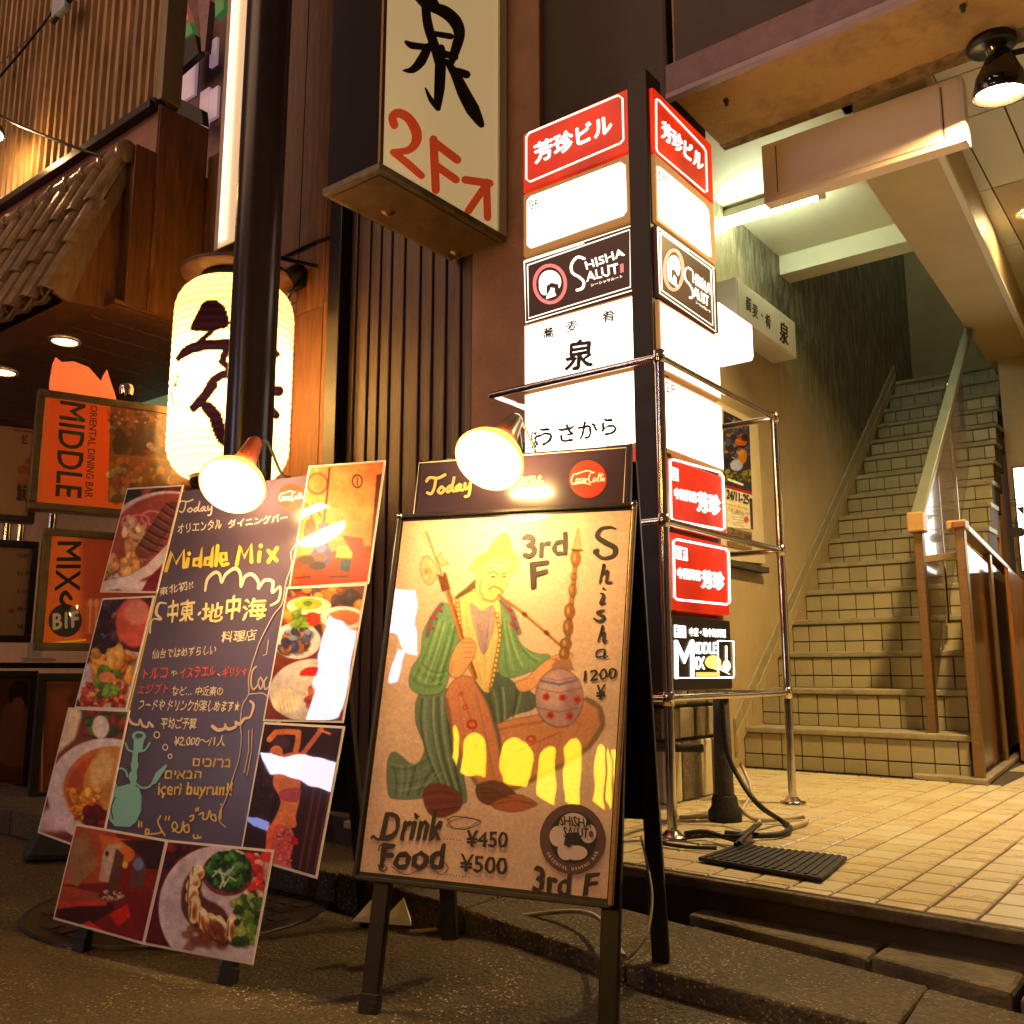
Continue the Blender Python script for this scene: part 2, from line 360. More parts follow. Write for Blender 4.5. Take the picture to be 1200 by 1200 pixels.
# ================================================================== materials used all over
M_ASPH = mat('asphalt', (0.060, 0.043, 0.021), 0.5, var=0.6, vscale=120, bump=1.0, bscale=120, rvar=0.2, grime=.6, gscale=2.0)
def speckle(m, scale, thr, col):                # pale grains of stone in the binder
    N = m.node_tree.nodes; L = m.node_tree.links; b = N['Principled BSDF']; src = b.inputs['Base Color'].links[0].from_socket
    tc = N.new('ShaderNodeTexCoord'); v = N.new('ShaderNodeTexVoronoi'); v.inputs['Scale'].default_value = scale; L.new(tc.outputs['Object'], v.inputs[0])
    sp = N.new('ShaderNodeSeparateColor'); L.new(v.outputs['Color'], sp.inputs[0])
    mr = N.new('ShaderNodeMapRange'); L.new(sp.outputs[0], mr.inputs[0]); mr.inputs[1].default_value = thr; mr.inputs[2].default_value = thr + .04
    md = N.new('ShaderNodeMapRange'); L.new(v.outputs['Distance'], md.inputs[0]); md.inputs[1].default_value = .45; md.inputs[2].default_value = .30
    mu = N.new('ShaderNodeMath'); mu.operation = 'MULTIPLY'; L.new(mr.outputs[0], mu.inputs[0]); L.new(md.outputs[0], mu.inputs[1])
    nb = N.new('ShaderNodeTexNoise'); nb.inputs['Scale'].default_value = 5; nb.inputs['Detail'].default_value = 6; L.new(tc.outputs['Object'], nb.inputs[0]); mk = N.new('ShaderNodeMapRange'); L.new(nb.outputs[0], mk.inputs[0]); mk.inputs[1].default_value = .38; mk.inputs[2].default_value = .62; mk.inputs[3].default_value = .15
    m2 = N.new('ShaderNodeMath'); m2.operation = 'MULTIPLY'; L.new(mu.outputs[0], m2.inputs[0]); L.new(mk.outputs[0], m2.inputs[1]); mu = m2
    mx = N.new('ShaderNodeMix'); mx.data_type = 'RGBA'; L.new(mu.outputs[0], mx.inputs[0]); L.new(src, mx.inputs[6]); mx.inputs[7].default_value = (*col, 1); L.new(mx.outputs[2], b.inputs['Base Color'])
speckle(M_ASPH, 150, .80, (.60, .42, .16))  # golden glints of the stone grains painted into the asphalt colour
M_GRAN = mat('granite', (0.090, 0.069, 0.043), 0.8, var=0.45, vscale=70, bump=0.9, bscale=130, grime=0.5, gscale=7)
M_LEDGE = mat('worn_concrete', (0.14, 0.11, 0.07), 0.85, var=0.4, vscale=14, bump=0.8, bscale=70, grime=0.7, gscale=6)
speckle(M_GRAN, 150, .72, (.40, .32, .20))
M_DARKCON = mat('dark_concrete', (0.06, 0.05, 0.04), 0.9, var=0.3, vscale=20, bump=0.5)
M_GROUT = mat('grout', (0.075, 0.055, 0.035), 0.9)
M_TILE = mat('cream_tile', (0.60, 0.51, 0.32), 0.38, var=0.16, vscale=3.0, bump=0.18, bscale=40, rvar=0.16, grime=0.3, gscale=3.2)
M_TILE2 = mat('cream_tile_warm', (0.62, 0.515, 0.31), 0.34, var=0.18, vscale=4.0, bump=0.18, bscale=40, rvar=0.16, grime=0.3, gscale=4.5)
M_TILE4 = mat('cream_tile_stained', (0.50, 0.40, 0.24), 0.5, var=0.2, vscale=7.0, bump=0.2, bscale=40, grime=0.6, gscale=6)
M_TILE3 = mat('cream_tile_pale', (0.59, 0.52, 0.35), 0.42, var=0.12, vscale=5.0, bump=0.12, bscale=40, grime=0.35, gscale=4)
M_RTILE = mat('stair_tile', (0.39, 0.34, 0.205), 0.35, var=0.15, vscale=5.0, bump=0.15, bscale=30, grime=0.3, gscale=5)
M_RTILE2 = mat('stair_tile_aged', (0.34, 0.30, 0.18), 0.42, var=0.18, vscale=6.0, bump=0.15, bscale=30, grime=0.45, gscale=6)
M_NOSE = mat('step_nosing', (0.30, 0.26, 0.17), 0.55, var=0.3, vscale=12, bump=0.3, grime=0.4)
M_WALL = mat('beige_plaster', (0.42, 0.33, 0.19), 0.42, var=0.12, vscale=3, bump=0.25, bscale=45, grime=0.25, gscale=1.3)
M_STREAK = mat('streaked_panel', (0.14, 0.12, 0.085), 0.3, var=0.9, vscale=9, bump=0.9, bscale=10, stretch=(5, 5, 1.2), rvar=0.15)
M_CEIL = mat('painted_ceiling', (0.62, 0.60, 0.46), 0.5, var=0.06, vscale=2, bump=0.08)
M_SOFF = mat('stained_soffit', (0.48, 0.29, 0.12), 0.8, var=0.12, vscale=6, bump=0.5, bscale=120, grime=0.65, gscale=3.5)
M_FAC = mat('dark_facade', (0.055, 0.032, 0.027), 0.55, var=0.25, vscale=3, bump=0.2, grime=0.4, gscale=1.5)
M_PLAST = mat('pinkish_render', (0.36, 0.20, 0.155), 0.7, var=0.18, vscale=5, bump=0.5, bscale=50, grime=0.3, gscale=4)
M_MAUVE = mat('mauve_trim', (0.24, 0.14, 0.15), 0.5, var=0.2, vscale=8, bump=0.3, grime=0.5, gscale=9)
M_STEEL = mat('stainless_steel', (0.62, 0.57, 0.50), 0.16, 1.0, var=0.08, vscale=20, rvar=0.06)
M_BRUSH = mat('brushed_steel', (0.27, 0.165, 0.075), 0.40, 0.75, var=0.12, vscale=12, stretch=(1, 1, 8), bump=0.1, bscale=40)
M_BLACK = mat('black_metal', (0.012, 0.011, 0.011), 0.35, var=0.2, vscale=30, bump=0.05)
M_RUB = mat('black_rubber', (0.015, 0.013, 0.012), 0.6, bump=0.3, bscale=80)
M_CABW = mat('cream_cable', (0.5, 0.42, 0.3), 0.5)
M_WOOD = mat('dark_wood', (0.14, 0.056, 0.020), 0.5, var=0.45, vscale=5, stretch=(6, 6, 0.7), bump=0.3, bscale=30)
M_WOOD2 = mat('dark_wood_worn', (0.18, 0.076, 0.027), 0.45, var=0.5, vscale=6, stretch=(6, 6, 0.6), bump=0.3, bscale=30)
M_OWOOD = mat('orange_veneer', (0.30, 0.11, 0.03), 0.3, var=0.35, vscale=4, stretch=(5, 5, 0.6), coat=0.3)
M_TINT = mat('smoked_glass', (0.20, 0.13, 0.075), 0.10, alpha=0.55, coat=.6)
M_TINTD = mat('dark_smoked_glass', (0.06, 0.026, 0.014), 0.08, alpha=0.88)
M_WHITEP = mat('white_paint', (0.72, 0.68, 0.60), 0.45, var=0.05, vscale=4)
M_BUFF = mat('buff_paint', (0.84, 0.68, 0.54), 0.5, var=0.06, vscale=2.5, grime=0.1)
M_INK = mat('black_ink', (0.018, 0.014, 0.014), 0.5)
M_BROWNINK = mat('brown_ink', (0.10, 0.07, 0.05), 0.6)

# ================================================================== ground
g = MB(); z0 = -0.17
NX, NY = 90, 40
R_ = random.Random(3)
vs = []
for j in range(NY + 1):
    for i in range(NX + 1):
        x = -7 + 10.0 * i / NX; y = -2 + 3.78 * j / NY
        sm_ = lambda t: (lambda q: q * q * (3 - 2 * q))(min(1, max(0, t)))
        vs.append((x, y, z0 + R_.uniform(-0.0015, 0.0015) + .045 * sm_((y - 1.40) / .2) * sm_((x + 1.75) / .45)))
g.add(vs, [(j * (NX + 1) + i, j * (NX + 1) + i + 1, (j + 1) * (NX + 1) + i + 1, (j + 1) * (NX + 1) + i) for j in range(NY) for i in range(NX)], True)
g.build('street', M_ASPH, kind='structure')
g = MB(); g.quad((-16.5, -7.5, z0 - .02), (8.5, -7.5, z0 - .02), (8.5, 10.5, z0 - .02), (-16.5, 10.5, z0 - .02)); g.build('ground', M_ASPH, kind='structure')
def edgeY(x): return 2.036 - 0.064 * (x + 1.118)      # front edge of the tiled porch
# granite kerb slabs
kerb = thing('kerb', (-1.5, 1.78, -0.17), None, None); kerb['kind'] = 'structure'
cuts = [-7.2, -6.4, -5.6, -4.8, -4.0, -3.3, -2.6, -2.05, -1.52, -1.0, -0.49, 0.03, 0.55, 1.1]
def kerbY(x): return 1.64 - .075 * (x + 1.0) + .006 * math.sin(x * 7) if x > -1.0 else min(1.84, 1.64 + .24 * (-1.0 - x))
def ledY(x): return 1.996 - 0.222 * (x + 1.106) + .006 * math.sin(x * 9) if x > -2.2 else 2.24
for i in range(len(cuts) - 1):
    a, b = cuts[i] + 0.003, cuts[i + 1] - 0.003; dz = rnd.uniform(-0.004, 0.004)
    y0a, y0b = kerbY(a), kerbY(b); y1a, y1b = ledY(a) - 0.012, ledY(b) - 0.012
    n = 5; mb = MB(); top = []; bot = []
    pts = [(a, y0a), (b, y0b), (b - 0.01, y1b), (a - 0.02, y1a)]
    mb.prism([(x, y, -0.19) for x, y in pts], (0, 0, 0.105 + dz))
    mb.build('kerb_stone', M_GRAN, kerb, bevel=0.007)
MB().box((-7.2, 1.86, -0.30), (1.2, 2.6, -0.135)).build('kerb_bed', M_DARKCON, kerb)
# low worn ledge between slabs and tiled porch
led = thing('gutter_ledge', (-1, 2.2, -0.1), None, None); led['kind'] = 'structure'
lc = [-1.05, -0.62, -0.36, 1.0]
for i in range(3):
    a, b = lc[i] + 0.005, lc[i + 1] - 0.005
    mb = MB(); h = -0.070 if i != 1 else -0.064; bk_ = lambda x: edgeY(x) + .018
    mb.prism([(a, ledY(a), -0.17), (b, ledY(b), -0.17), (b, bk_(b), -0.17), (a, bk_(a), -0.17)], (0, 0, h + 0.17))
    mb.build('ledge_block', M_LEDGE, led, bevel=0.010)
# pavement in front of the left building
g = MB(); g.box((-7.5, 2.31, -0.3), (-1.78, 6.0, -0.105)); g.build('pavement', M_GRAN, kind='structure')

# tiled porch floor
porch = thing('tile_floor', (-1, 3, 0), None, None); porch['kind'] = 'structure'
mb = MB(); mb.prism([(-2.45, edgeY(-2.45) + .024, -0.16), (1.2, edgeY(1.2) + .024, -0.16), (1.2, 9.0, -0.16), (-2.45, 9.0, -0.16)], (0, 0, 0.157))
mb.build('floor_bed', M_GROUT, porch)
px_, py_ = 0.0965, 0.1085
tiles = []
for j in range(0, 48):
    for i in range(-26, 13):
        x0 = i * px_ + 0.03; x1 = x0 + px_; y0 = 2.075 + j * py_; y1 = y0 + py_
        if x0 < -2.3: continue
        if y0 > 4.30 and x1 < -0.85: continue
        if x1 - 0.085 < -0.88 - 0.083 * (y0 - 4.4) and y0 > 4.3: continue
        y0s = y0; 
        tiles.append((x0, x1, y0, y1))
def tile_mesh(w, h, t, name):
    m = MB(); b = 0.0035
    m.add([(0, 0, 0), (w, 0, 0), (w, h, 0), (0, h, 0), (0, 0, t - b), (w, 0, t - b), (w, h, t - b), (0, h, t - b), (b, b, t), (w - b, b, t), (w - b, h - b, t), (b, h - b, t)],
          [(0, 1, 5, 4), (1, 2, 6, 5), (2, 3, 7, 6), (3, 0, 4, 7), (4, 5, 9, 8), (5, 6, 10, 9), (6, 7, 11, 10), (7, 4, 8, 11), (8, 9, 10, 11)])
    return m.mesh(name)
def big(t):
    x = (t[0] + t[1]) / 2; y = (t[2] + t[3]) / 2; p = topx((x, y, 0))
    vis = 760 < p[0] < 1215 and p[1] < 1230
    return (0 if vis else 1, y)
tiles.sort(key=big)
w_, h_ = px_ - 0.006, py_ - 0.006
tm = []
for m_ in (M_TILE, M_TILE2, M_TILE3, M_TILE4):
    me = tile_mesh(w_, h_, 0.008, 'floor_tile'); me.materials.append(m_); tm.append(me)
rest = MB()
for k, (x0, x1, y0, y1) in enumerate(tiles):
    zt = -0.0078 + rnd.uniform(-0.0003, 0.0003)
    if k < 285:
        o = link('floor_tile', tm[3 if rnd.random() < (.30 if y0 < 2.3 else .05) else rnd.randrange(3)], None, porch); o.location = Vector((x0 + .003, y0 + .003, zt)) - porch.location
        o.rotation_euler = (rnd.uniform(-.0015, .0015), rnd.uniform(-.0015, .0015), rnd.uniform(-.005, .005))
    else: rest.box((x0 + .003, y0 + .003, -0.02), (x1 - .003, y1 - .003, 0.0))
o = rest.build('floor_tiles_beyond', M_TILE, porch); o['kind'] = 'stuff'
for i in range(-26, 13):                        # front row of nosing tiles follows the slanting edge
    x0 = i * px_ + 0.033; x1 = x0 + px_ - .006
    if x0 < -2.3: continue
    MB().prism([(x0, edgeY(x0) + .026, -0.02), (x1, edgeY(x1) + .026, -0.02), (x1, 2.072, -0.02), (x0, 2.072, -0.02)], (0, 0, 0.0205)).build('edge_tile', rnd.choice((M_TILE4, M_TILE4, M_TILE3)), porch, bevel=0.003)

MB().prism([(-2.3, edgeY(-2.3), -0.028), (1.2, edgeY(1.2), -0.028), (1.2, edgeY(1.2) + .023, -0.028), (-2.3, edgeY(-2.3) + .023, -0.028)], (0, 0, 0.026)).build('edge_lip', M_LEDGE, porch, bevel=0.006)
# ================================================================== stairs
XW = -1.9895
nn_ = np.arange(1, 17)
Ym = np.polyval(np.polyfit(nn_, [4.405, 4.643, 4.865, 5.093, 5.34, 5.575, 5.768, 5.983, 6.177, 6.402, 6.54, 6.805, 6.978, 7.137, 7.346, 7.519], 2), nn_)
Zm = np.polyval(np.polyfit(nn_, [0.194, 0.38, 0.559, 0.733, 0.92, 1.097, 1.286, 1.449, 1.61, 1.789, 1.94, 2.117, 2.27, 2.42, 2.58, 2.74], 2), nn_)
Ym[0] = 4.405; Zm[0] = 0.194
def XR(y): return -0.965 - 0.083 * (y - 4.4)     # right end of the flight, slightly out of square
stair = thing('staircase', (-1.5, 4.4, 0), None, None); stair['kind'] = 'structure'
zprev = 0.0; tl_rest = MB()
for n in range(16):
    y, z = Ym[n], Zm[n]; zb = zprev
    yn = Ym[n + 1] if n < 15 else 8.4
    st = MB().box((XW, y + 0.02, zb - 0.02), (XR(y), yn + 0.05, z - 0.031)).build('riser', M_GROUT, stair)
    MB().box((XW + .002, y, z - 0.029), (XR(y) + 0.012, yn + 0.018, z)).build('step', M_NOSE, stair, bevel=0.006)
    rh = z - 0.031 - zb; low = rh * 0.40
    for r, (za, zc) in enumerate(((zb + 0.002, zb + low - 0.003), (zb + low + 0.003, zb + rh - 0.001))):
        k = 0; x = XW + 0.002
        while x < XR(y) - 0.004:
            x1 = min(XW + 0.092 + 0.0985 * k, XR(y)); 
            if x1 - x > 0.012:
                a = (x + .0025, y + 0.012 + rnd.uniform(-.001, .001), za); b = (x1 - .0025, y + 0.03, zc)
                if n < 14: MB().box(a, b).build('riser_tile', M_RTILE if (n < 5 or rnd.random() < .4) else M_RTILE2, stair, bevel=0.002)
                else: tl_rest.box(a, b)
            x = x1; k += 1
    zprev = z
o = tl_rest.build('riser_tiles_at_top', M_RTILE2, stair); o['kind'] = 'stuff'
# wooden cladding on the open right side of the flight
prof = [(4.43, 0.0)]
zp = 0.0
for n in range(16): prof += [(Ym[n] + .025, zp), (Ym[n] + .025, Zm[n] - .03)]; zp = Zm[n] - .03
prof += [(8.3, zp), (8.3, 0.0)]
MB().prism([(XR(y) - 0.03, y, z) for y, z in prof], (0.028, 0, 0)).build('stair_side', M_WALL, stair)
for a, b in ((4.6, 5.15), (5.16, 5.75), (5.76, 6.4)):
    top = lambda y: min(max(0.08, (y - 4.4) * 0.81 - 0.22), 1.6)
    MB().prism([(XR(a) + .003, a, .01), (XR(b) + .003, b, .01), (XR(b) + .003, b, top(b)), (XR(a) + .003, a, top(a))], (0.018, 0, 0)).build('side_panel', M_OWOOD, stair)
# sloping tiled string along the left wall
def sz(y): return np.interp(y, Ym, Zm)
yy = 4.30
sl = (Zm[-1] - Zm[0]) / (Ym[-1] - Ym[0])
while yy < 7.5:
    y2 = yy + 0.098; 
    za = max(0.19 + (yy - 4.405) * sl, 0.0); zc = max(0.19 + (y2 - 4.405) * sl, 0.0)
    for k, (l0, l1) in enumerate(((-0.03, 0.055), (0.06, 0.13))):
        MB().prism([(XW + .002, yy + .003, za + l0), (XW + .002, y2 - .003, zc + l0), (XW + .002, y2 - .003, zc + l1), (XW + .002, yy + .003, za + l1)], (0.016 if k == 0 else 0.012, 0, 0)).build('string_tile', M_RTILE2 if k else M_WALL, stair)
    yy = y2
for n in range(3):                                # tiled skirting low on the wall before the first steps
    pass

# ================================================================== stairwell walls, ceilings, beams
M_WL2 = mat('beam_shaded_plaster', (0.46, 0.35, 0.19), 0.42, var=0.12, vscale=3, bump=0.25, bscale=45, grime=0.25, gscale=1.3)
def beam_shade(m):                                     # soft shadow of the beam painted in as a darker, streaky upper wall
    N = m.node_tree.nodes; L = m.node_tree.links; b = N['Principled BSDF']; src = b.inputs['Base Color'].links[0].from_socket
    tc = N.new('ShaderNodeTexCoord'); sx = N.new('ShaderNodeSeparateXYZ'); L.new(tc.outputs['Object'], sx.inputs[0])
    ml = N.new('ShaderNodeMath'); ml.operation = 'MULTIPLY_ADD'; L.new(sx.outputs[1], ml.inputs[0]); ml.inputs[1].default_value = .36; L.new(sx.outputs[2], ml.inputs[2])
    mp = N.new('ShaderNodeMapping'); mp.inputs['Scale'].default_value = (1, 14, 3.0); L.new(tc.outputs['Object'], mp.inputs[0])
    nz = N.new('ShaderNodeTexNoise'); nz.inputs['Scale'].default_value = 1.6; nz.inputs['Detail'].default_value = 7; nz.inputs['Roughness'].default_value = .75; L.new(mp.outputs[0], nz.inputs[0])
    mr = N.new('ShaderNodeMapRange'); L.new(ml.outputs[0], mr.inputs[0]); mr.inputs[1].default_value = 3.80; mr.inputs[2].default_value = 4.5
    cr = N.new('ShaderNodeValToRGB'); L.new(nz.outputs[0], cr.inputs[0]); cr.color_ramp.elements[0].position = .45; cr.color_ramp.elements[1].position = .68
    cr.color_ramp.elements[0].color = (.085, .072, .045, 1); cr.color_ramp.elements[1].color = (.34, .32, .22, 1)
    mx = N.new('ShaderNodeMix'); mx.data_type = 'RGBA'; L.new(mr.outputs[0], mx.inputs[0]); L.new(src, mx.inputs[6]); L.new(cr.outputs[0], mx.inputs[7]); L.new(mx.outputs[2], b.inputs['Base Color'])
beam_shade(M_WL2)
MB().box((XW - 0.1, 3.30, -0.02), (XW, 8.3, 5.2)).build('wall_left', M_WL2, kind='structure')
MB().box((XW - 0.1, 8.12, 2.6), (1.5, 8.22, 5.2)).build('wall_landing', M_WALL, kind='structure')
MB().box((XR(7) + .03, 7.0, -0.02), (1.5, 7.1, 3.0)).build('wall_corridor_end', M_WALL, kind='structure')
MB().box((0.9, 3.7, -0.02), (1.0, 7.0, 3.0)).build('wall_right', M_WALL, kind='structure')
MB().box((XW - .1, 5.38, 5.1), (1.5, 8.3, 5.2)).build('ceiling_stairwell', M_CEIL, kind='structure')
MB().box((XW, 5.20, 2.83), (-1.16, 5.36, 5.1)).build('cross_beam', M_CEIL, kind='structure', bevel=0.004)
MB().box((XW, 3.66, 2.95), (-1.10, 5.198, 3.05)).build('ceiling_left', M_CEIL, kind='structure')
streak = [(XW + .003, 5.39, 2.75), (XW + .003, 8.1, 3.35), (XW + .003, 8.1, 5.0), (XW + .003, 5.39, 5.0)]
# long boxed beam over the handrail
zb = 2.60
q = [onZ(1013, 210, zb), onZ(1185, 464, zb), onZ(1222, 444, zb), onZ(1098, 178, zb)]
a = onZ(1013, 210, zb); 
E1n = q[0]; E1f = q[1]; E2n = q[3]; d1 = (E1f - E1n); E1s = E1n - d1 * 0.03; 
E2f = onZ(1197, 390, zb); d2 = E2f - E2n; E2f = E2n + d2 * 1.6; E2s = E2n - d2 * 0.04
bm_ = MB().prism([E1s, E1f, E2f, E2s], (0, 0, 0.42)); bm_.build('boxed_beam', mat('beam_paint', (0.46, 0.37, 0.20), 0.55, var=0.08, vscale=3, bump=0.1), kind='structure', bevel=0.004)
tr = MB().bar(E2s + np.array([0.012, 0, -0.004]), E2f + np.array([0.012, 0, -0.004]), 0.03, 0.03); tr.build('beam_trim', M_CEIL, kind='structure', bevel=0.004)
# panelled ceiling on the right
cr = thing('ceiling_right', (-.4, 5, 2.9), None, None); cr['kind'] = 'structure'
MB().box((-1.2, 3.66, 2.965), (1.4, 7.0, 3.05)).build('ceiling_bed', M_GROUT, cr)
xs = [-1.18, -0.985, -0.79, -0.595, -0.4, 0.0, 0.4, 0.8, 1.2]; ys = [3.67, 3.98, 4.34, 5.1, 5.9, 6.9]
for i in range(len(xs) - 1):
    for j in range(len(ys) - 1):
        MB().box((xs[i] + .004, ys[j] + .004, 2.95), (xs[i + 1] - .004, ys[j + 1] - .004, 2.963 + rnd.uniform(0, .001))).build('ceiling_board', M_CEIL if rnd.random() < .8 else M_WALL, cr)
# entrance lintel: soffit, mauve trim and dark wall above
lin = thing('entrance_lintel', (-1, 3.4, 2.78), None, None); lin['kind'] = 'structure'
MB().box((-1.62, 3.17, 2.785), (1.6, 3.655, 3.3)).build('soffit', M_SOFF, lin, bevel=0.004)
MB().box((-1.64, 3.13, 2.775), (1.6, 3.168, 2.80)).build('drip_edge', mat('lavender_trim', (0.36, 0.26, 0.34), 0.4, var=.15), lin, bevel=.003)
MB().box((-1.64, 3.135, 2.801), (1.6, 3.168, 2.93)).build('trim_band', M_MAUVE, lin, bevel=.004)
MB().box((-1.60, 3.150, 2.931), (1.6, 3.30, 6.0)).build('wall_above', M_FAC, lin)
R_ = random.Random(8); fr_ = [(x, 3.575 + R_.uniform(-.005, .005) + .02 * math.sin(x * 3)) for x in np.arange(-1.62, .4, .04)]
MB().add([(x, y, 2.7835) for x, y in fr_] + [(x, 3.650, 2.7835) for x, y in fr_], [(i, i + 1, len(fr_) + i + 1, len(fr_) + i) for i in range(len(fr_) - 1)]).build('water_stain', mat('stain_brown', (.22, .14, .06), .85, var=.6, vscale=18, bump=.8, bscale=60), lin)
for x in (-1.45, -0.55):
    p = (x, 3.30, 2.782)
    MB().lathe(p, (0, 0, -1), [(0, .012), (.006, .012), (.010, .008), (.024, .008), (.024, .0001)], 12).build('bolt', M_DARKCON, lin)

MB().box((1.62, 3.15, -.02), (7.0, 3.5, 6.0)).build('wall_right_of_entrance', M_FAC, kind='structure')
MB().box((-.02 + 1.0, 3.5, -.02), (1.62, 3.68, 2.78)).build('entrance_jamb', M_WALL, kind='structure')
# facade wall, pillar, base
MB().box((-2.70, 3.16, -0.12), (-2.30, 3.5, 6.0)).build('pillar_rendered', M_PLAST, kind='structure', bevel=.005)
MB().box((-2.298, 3.19, 0.72), (-1.642, 3.5, 6.0)).build('wall_behind_sign', M_FAC, kind='structure')
MB().box((-3.62, 3.165, 3.0), (-2.702, 3.4, 6.0)).build('wall_over_shutter', M_FAC, kind='structure')
MB().box((-1.655, 3.155, 2.4), (-1.64, 3.19, 6.0)).build('wall_joint', M_GROUT, kind='structure')
base = thing('pillar_base', (-1.85, 3.1, 0), None, None); base['kind'] = 'structure'
MB().box((-2.29, 3.02, -0.1), (-1.66, 3.45, 0.70)).build('base_core', M_GROUT, base)
R_ = random.Random(4)
for z in (0.0, 0.22, 0.34, 0.52):
    zt = {0.0: 0.215, 0.22: 0.335, 0.34: 0.515, 0.52: 0.69}[z]
    x = -2.29
    while x < -1.67:
        x2 = min(x + R_.uniform(0.09, 0.2), -1.655)
        MB().box((x + .004, 2.995 + R_.uniform(0, .01), z + .004), (x2 - .004, 3.1, zt - .004)).build('stone', R_.choice((M_LEDGE, M_NOSE, M_GRAN)), base, bevel=.006); x = x2
    y = 3.0
    while y < 3.44:
        y2 = min(y + R_.uniform(0.08, 0.18), 3.45)
        MB().box((-1.68, y + .004, z + .004), (-1.645 + R_.uniform(0, .01), y2 - .004, zt - .004)).build('stone', R_.choice((M_LEDGE, M_NOSE, M_TILE3)), base, bevel=.006); y = y2

# corrugated dark shutter
sh = thing('ribbed_shutter', (-3.1, 3.2, -0.1), 'dark brown vertically ribbed metal shutter between the timber wall and the rendered pillar', 'shutter')
x = -3.56; k = 0
wds = [0.045, 0.04, 0.06, 0.03, 0.05, 0.045, 0.035, 0.055, 0.04, 0.05, 0.06]
M_SHU = mat('shutter_paint', (0.066, 0.039, 0.024), 0.4, var=.25, vscale=6, stretch=(3, 3, .5), grime=.3)
M_SHU2 = mat('shutter_paint_pale', (0.072, 0.042, 0.028), 0.4, var=.25, vscale=6, stretch=(3, 3, .5), grime=.3)
while x < -2.71:
    w = min(wds[k % len(wds)], -2.705 - x); d = 0.011 if k % 2 else 0.0
    MB().box((x, 3.17 + d, -0.1), (x + w - .002, 3.23 + d, 3.0)).build('rib', M_SHU2 if k % 2 == 0 else M_SHU, sh, bevel=.006); x += w; k += 1
MB().box((-3.66, 3.10, -0.1), (-3.565, 3.24, 3.0)).build('side_channel', M_BLACK, sh, bevel=.004)

# ================================================================== lamps of the entrance
def fluorescent(a, b, r, label, gs=('tube_glow', 38)):
    a = np.array(a); b = np.array(b); d = (b - a) / np.linalg.norm(b - a)
    t = thing('fluorescent_lamp', a, label, 'ceiling light')
    MB().tube([a + d * .03, b - d * .03], r, 14).build('tube', glow(gs[0], (0.86, 1.0, 0.66), gs[1]), t)
    for p, q in ((a, a + d * .03), (b - d * .03, b)): MB().tube([p, q], r * 1.15, 14).build('end_cap', M_WHITEP, t)
    MB().bar(a + [0, 0, r + .03], b + [0, 0, r + .03], 0.05, 0.045).build('housing', M_WHITEP, t, bevel=.004)
    for p in (a + d * .01, b - d * .01): MB().box(p - [.008, .012, 0], p + [.008, .012, r + .012]).build('holder', M_WHITEP, t)
tz = 2.86
A_ = onZ(966, 227, tz); B_ = onZ(838, 267, tz); B_ = A_ + (B_ - A_) * 1.12
MB().tube([(-1.02, 3.70, 2.935), (-1.02, 5.1, 2.935)], .010, 8).build('conduit', M_CEIL, kind='structure')
fluorescent(B_, A_, 0.021, 'bare fluorescent tube lit white on the ceiling behind the blank hanging panel')
fluorescent(np.array([-1.9, 6.6, 5.0]), np.array([-.9, 6.6, 5.0]), .021, 'bare fluorescent tube on the stairwell ceiling above the landing', ('landing_tube_glow', 18))
# blank hanging panel
s_ = thing('hanging_panel', (-1.05, 3.72, 2.49), 'long blank pinkish panel hanging under the soffit over the entrance', 'sign')
y = 3.70
c = [onY(895, 237, y), onY(1130, 165, y)]
MB().box((c[0][0], y, 2.495), (c[1][0], y + .07, 2.775)).build('panel', M_BUFF, s_, bevel=.004)
MB().box((c[0][0] + .07, y - .004, 2.52), (c[1][0] - .075, y - .001, 2.755)).build('face_plate', M_BUFF, s_)
for x in (c[0][0] + .065, c[1][0] - .07): MB().box((x, y - .003, 2.53), (x + .004, y - .0005, 2.75)).build('seam', M_GROUT, s_)
MB().box((c[1][0] + .0005, y - .002, 2.497), (c[1][0] + .010, y + .07, 2.773)).build('end_trim', M_WHITEP, s_)
# spotlight top right
P0 = onZ(1162, 52, 2.775); 
sp = thing('spotlight', P0, 'black round spotlight with a bright lamp fixed under the soffit at upper right', 'spotlight')
MB().lathe((P0[0], P0[1], 2.783), (0, 0, -1), [(0, .0001), (0, .085), (.02, .085), (.03, .07), (.03, .0001)], 32).build('mounting_plate', M_BLACK, sp)
M_GLB = mat('gloss_black', (.012, .011, .012), .12, coat=.8)
MB().tube([(P0[0], P0[1], 2.76), (P0[0] + .02, P0[1] + .02, 2.70)], 0.028, 14).build('swivel', M_STEEL, sp)
ax = np.array([-0.08, 0.08, -1.0]); ax /= np.linalg.norm(ax); hc = np.array([P0[0] + .02, P0[1] + .01, 2.70])
MB().lathe(hc, ax, [(-.04, .0001), (-.04, .035), (0, .055), (.06, .085), (.13, .095), (.13, .088), (.07, .075), (.03, .05), (.03, .0001)], 32).build('housing', M_GLB, sp)
MB().lathe(hc, ax, [(.085, .080), (.105, .080), (.112, .05), (.114, .0001)], 32).build('lamp_face', glow('spot_face', (1.0, 0.67, 0.26), 950), sp)
MB().tube([hc + [.02, 0, .02], hc + [.12, .01, .01], hc + [.16, .03, -.06]], 0.012, 10).build('arm', M_BLACK, sp)
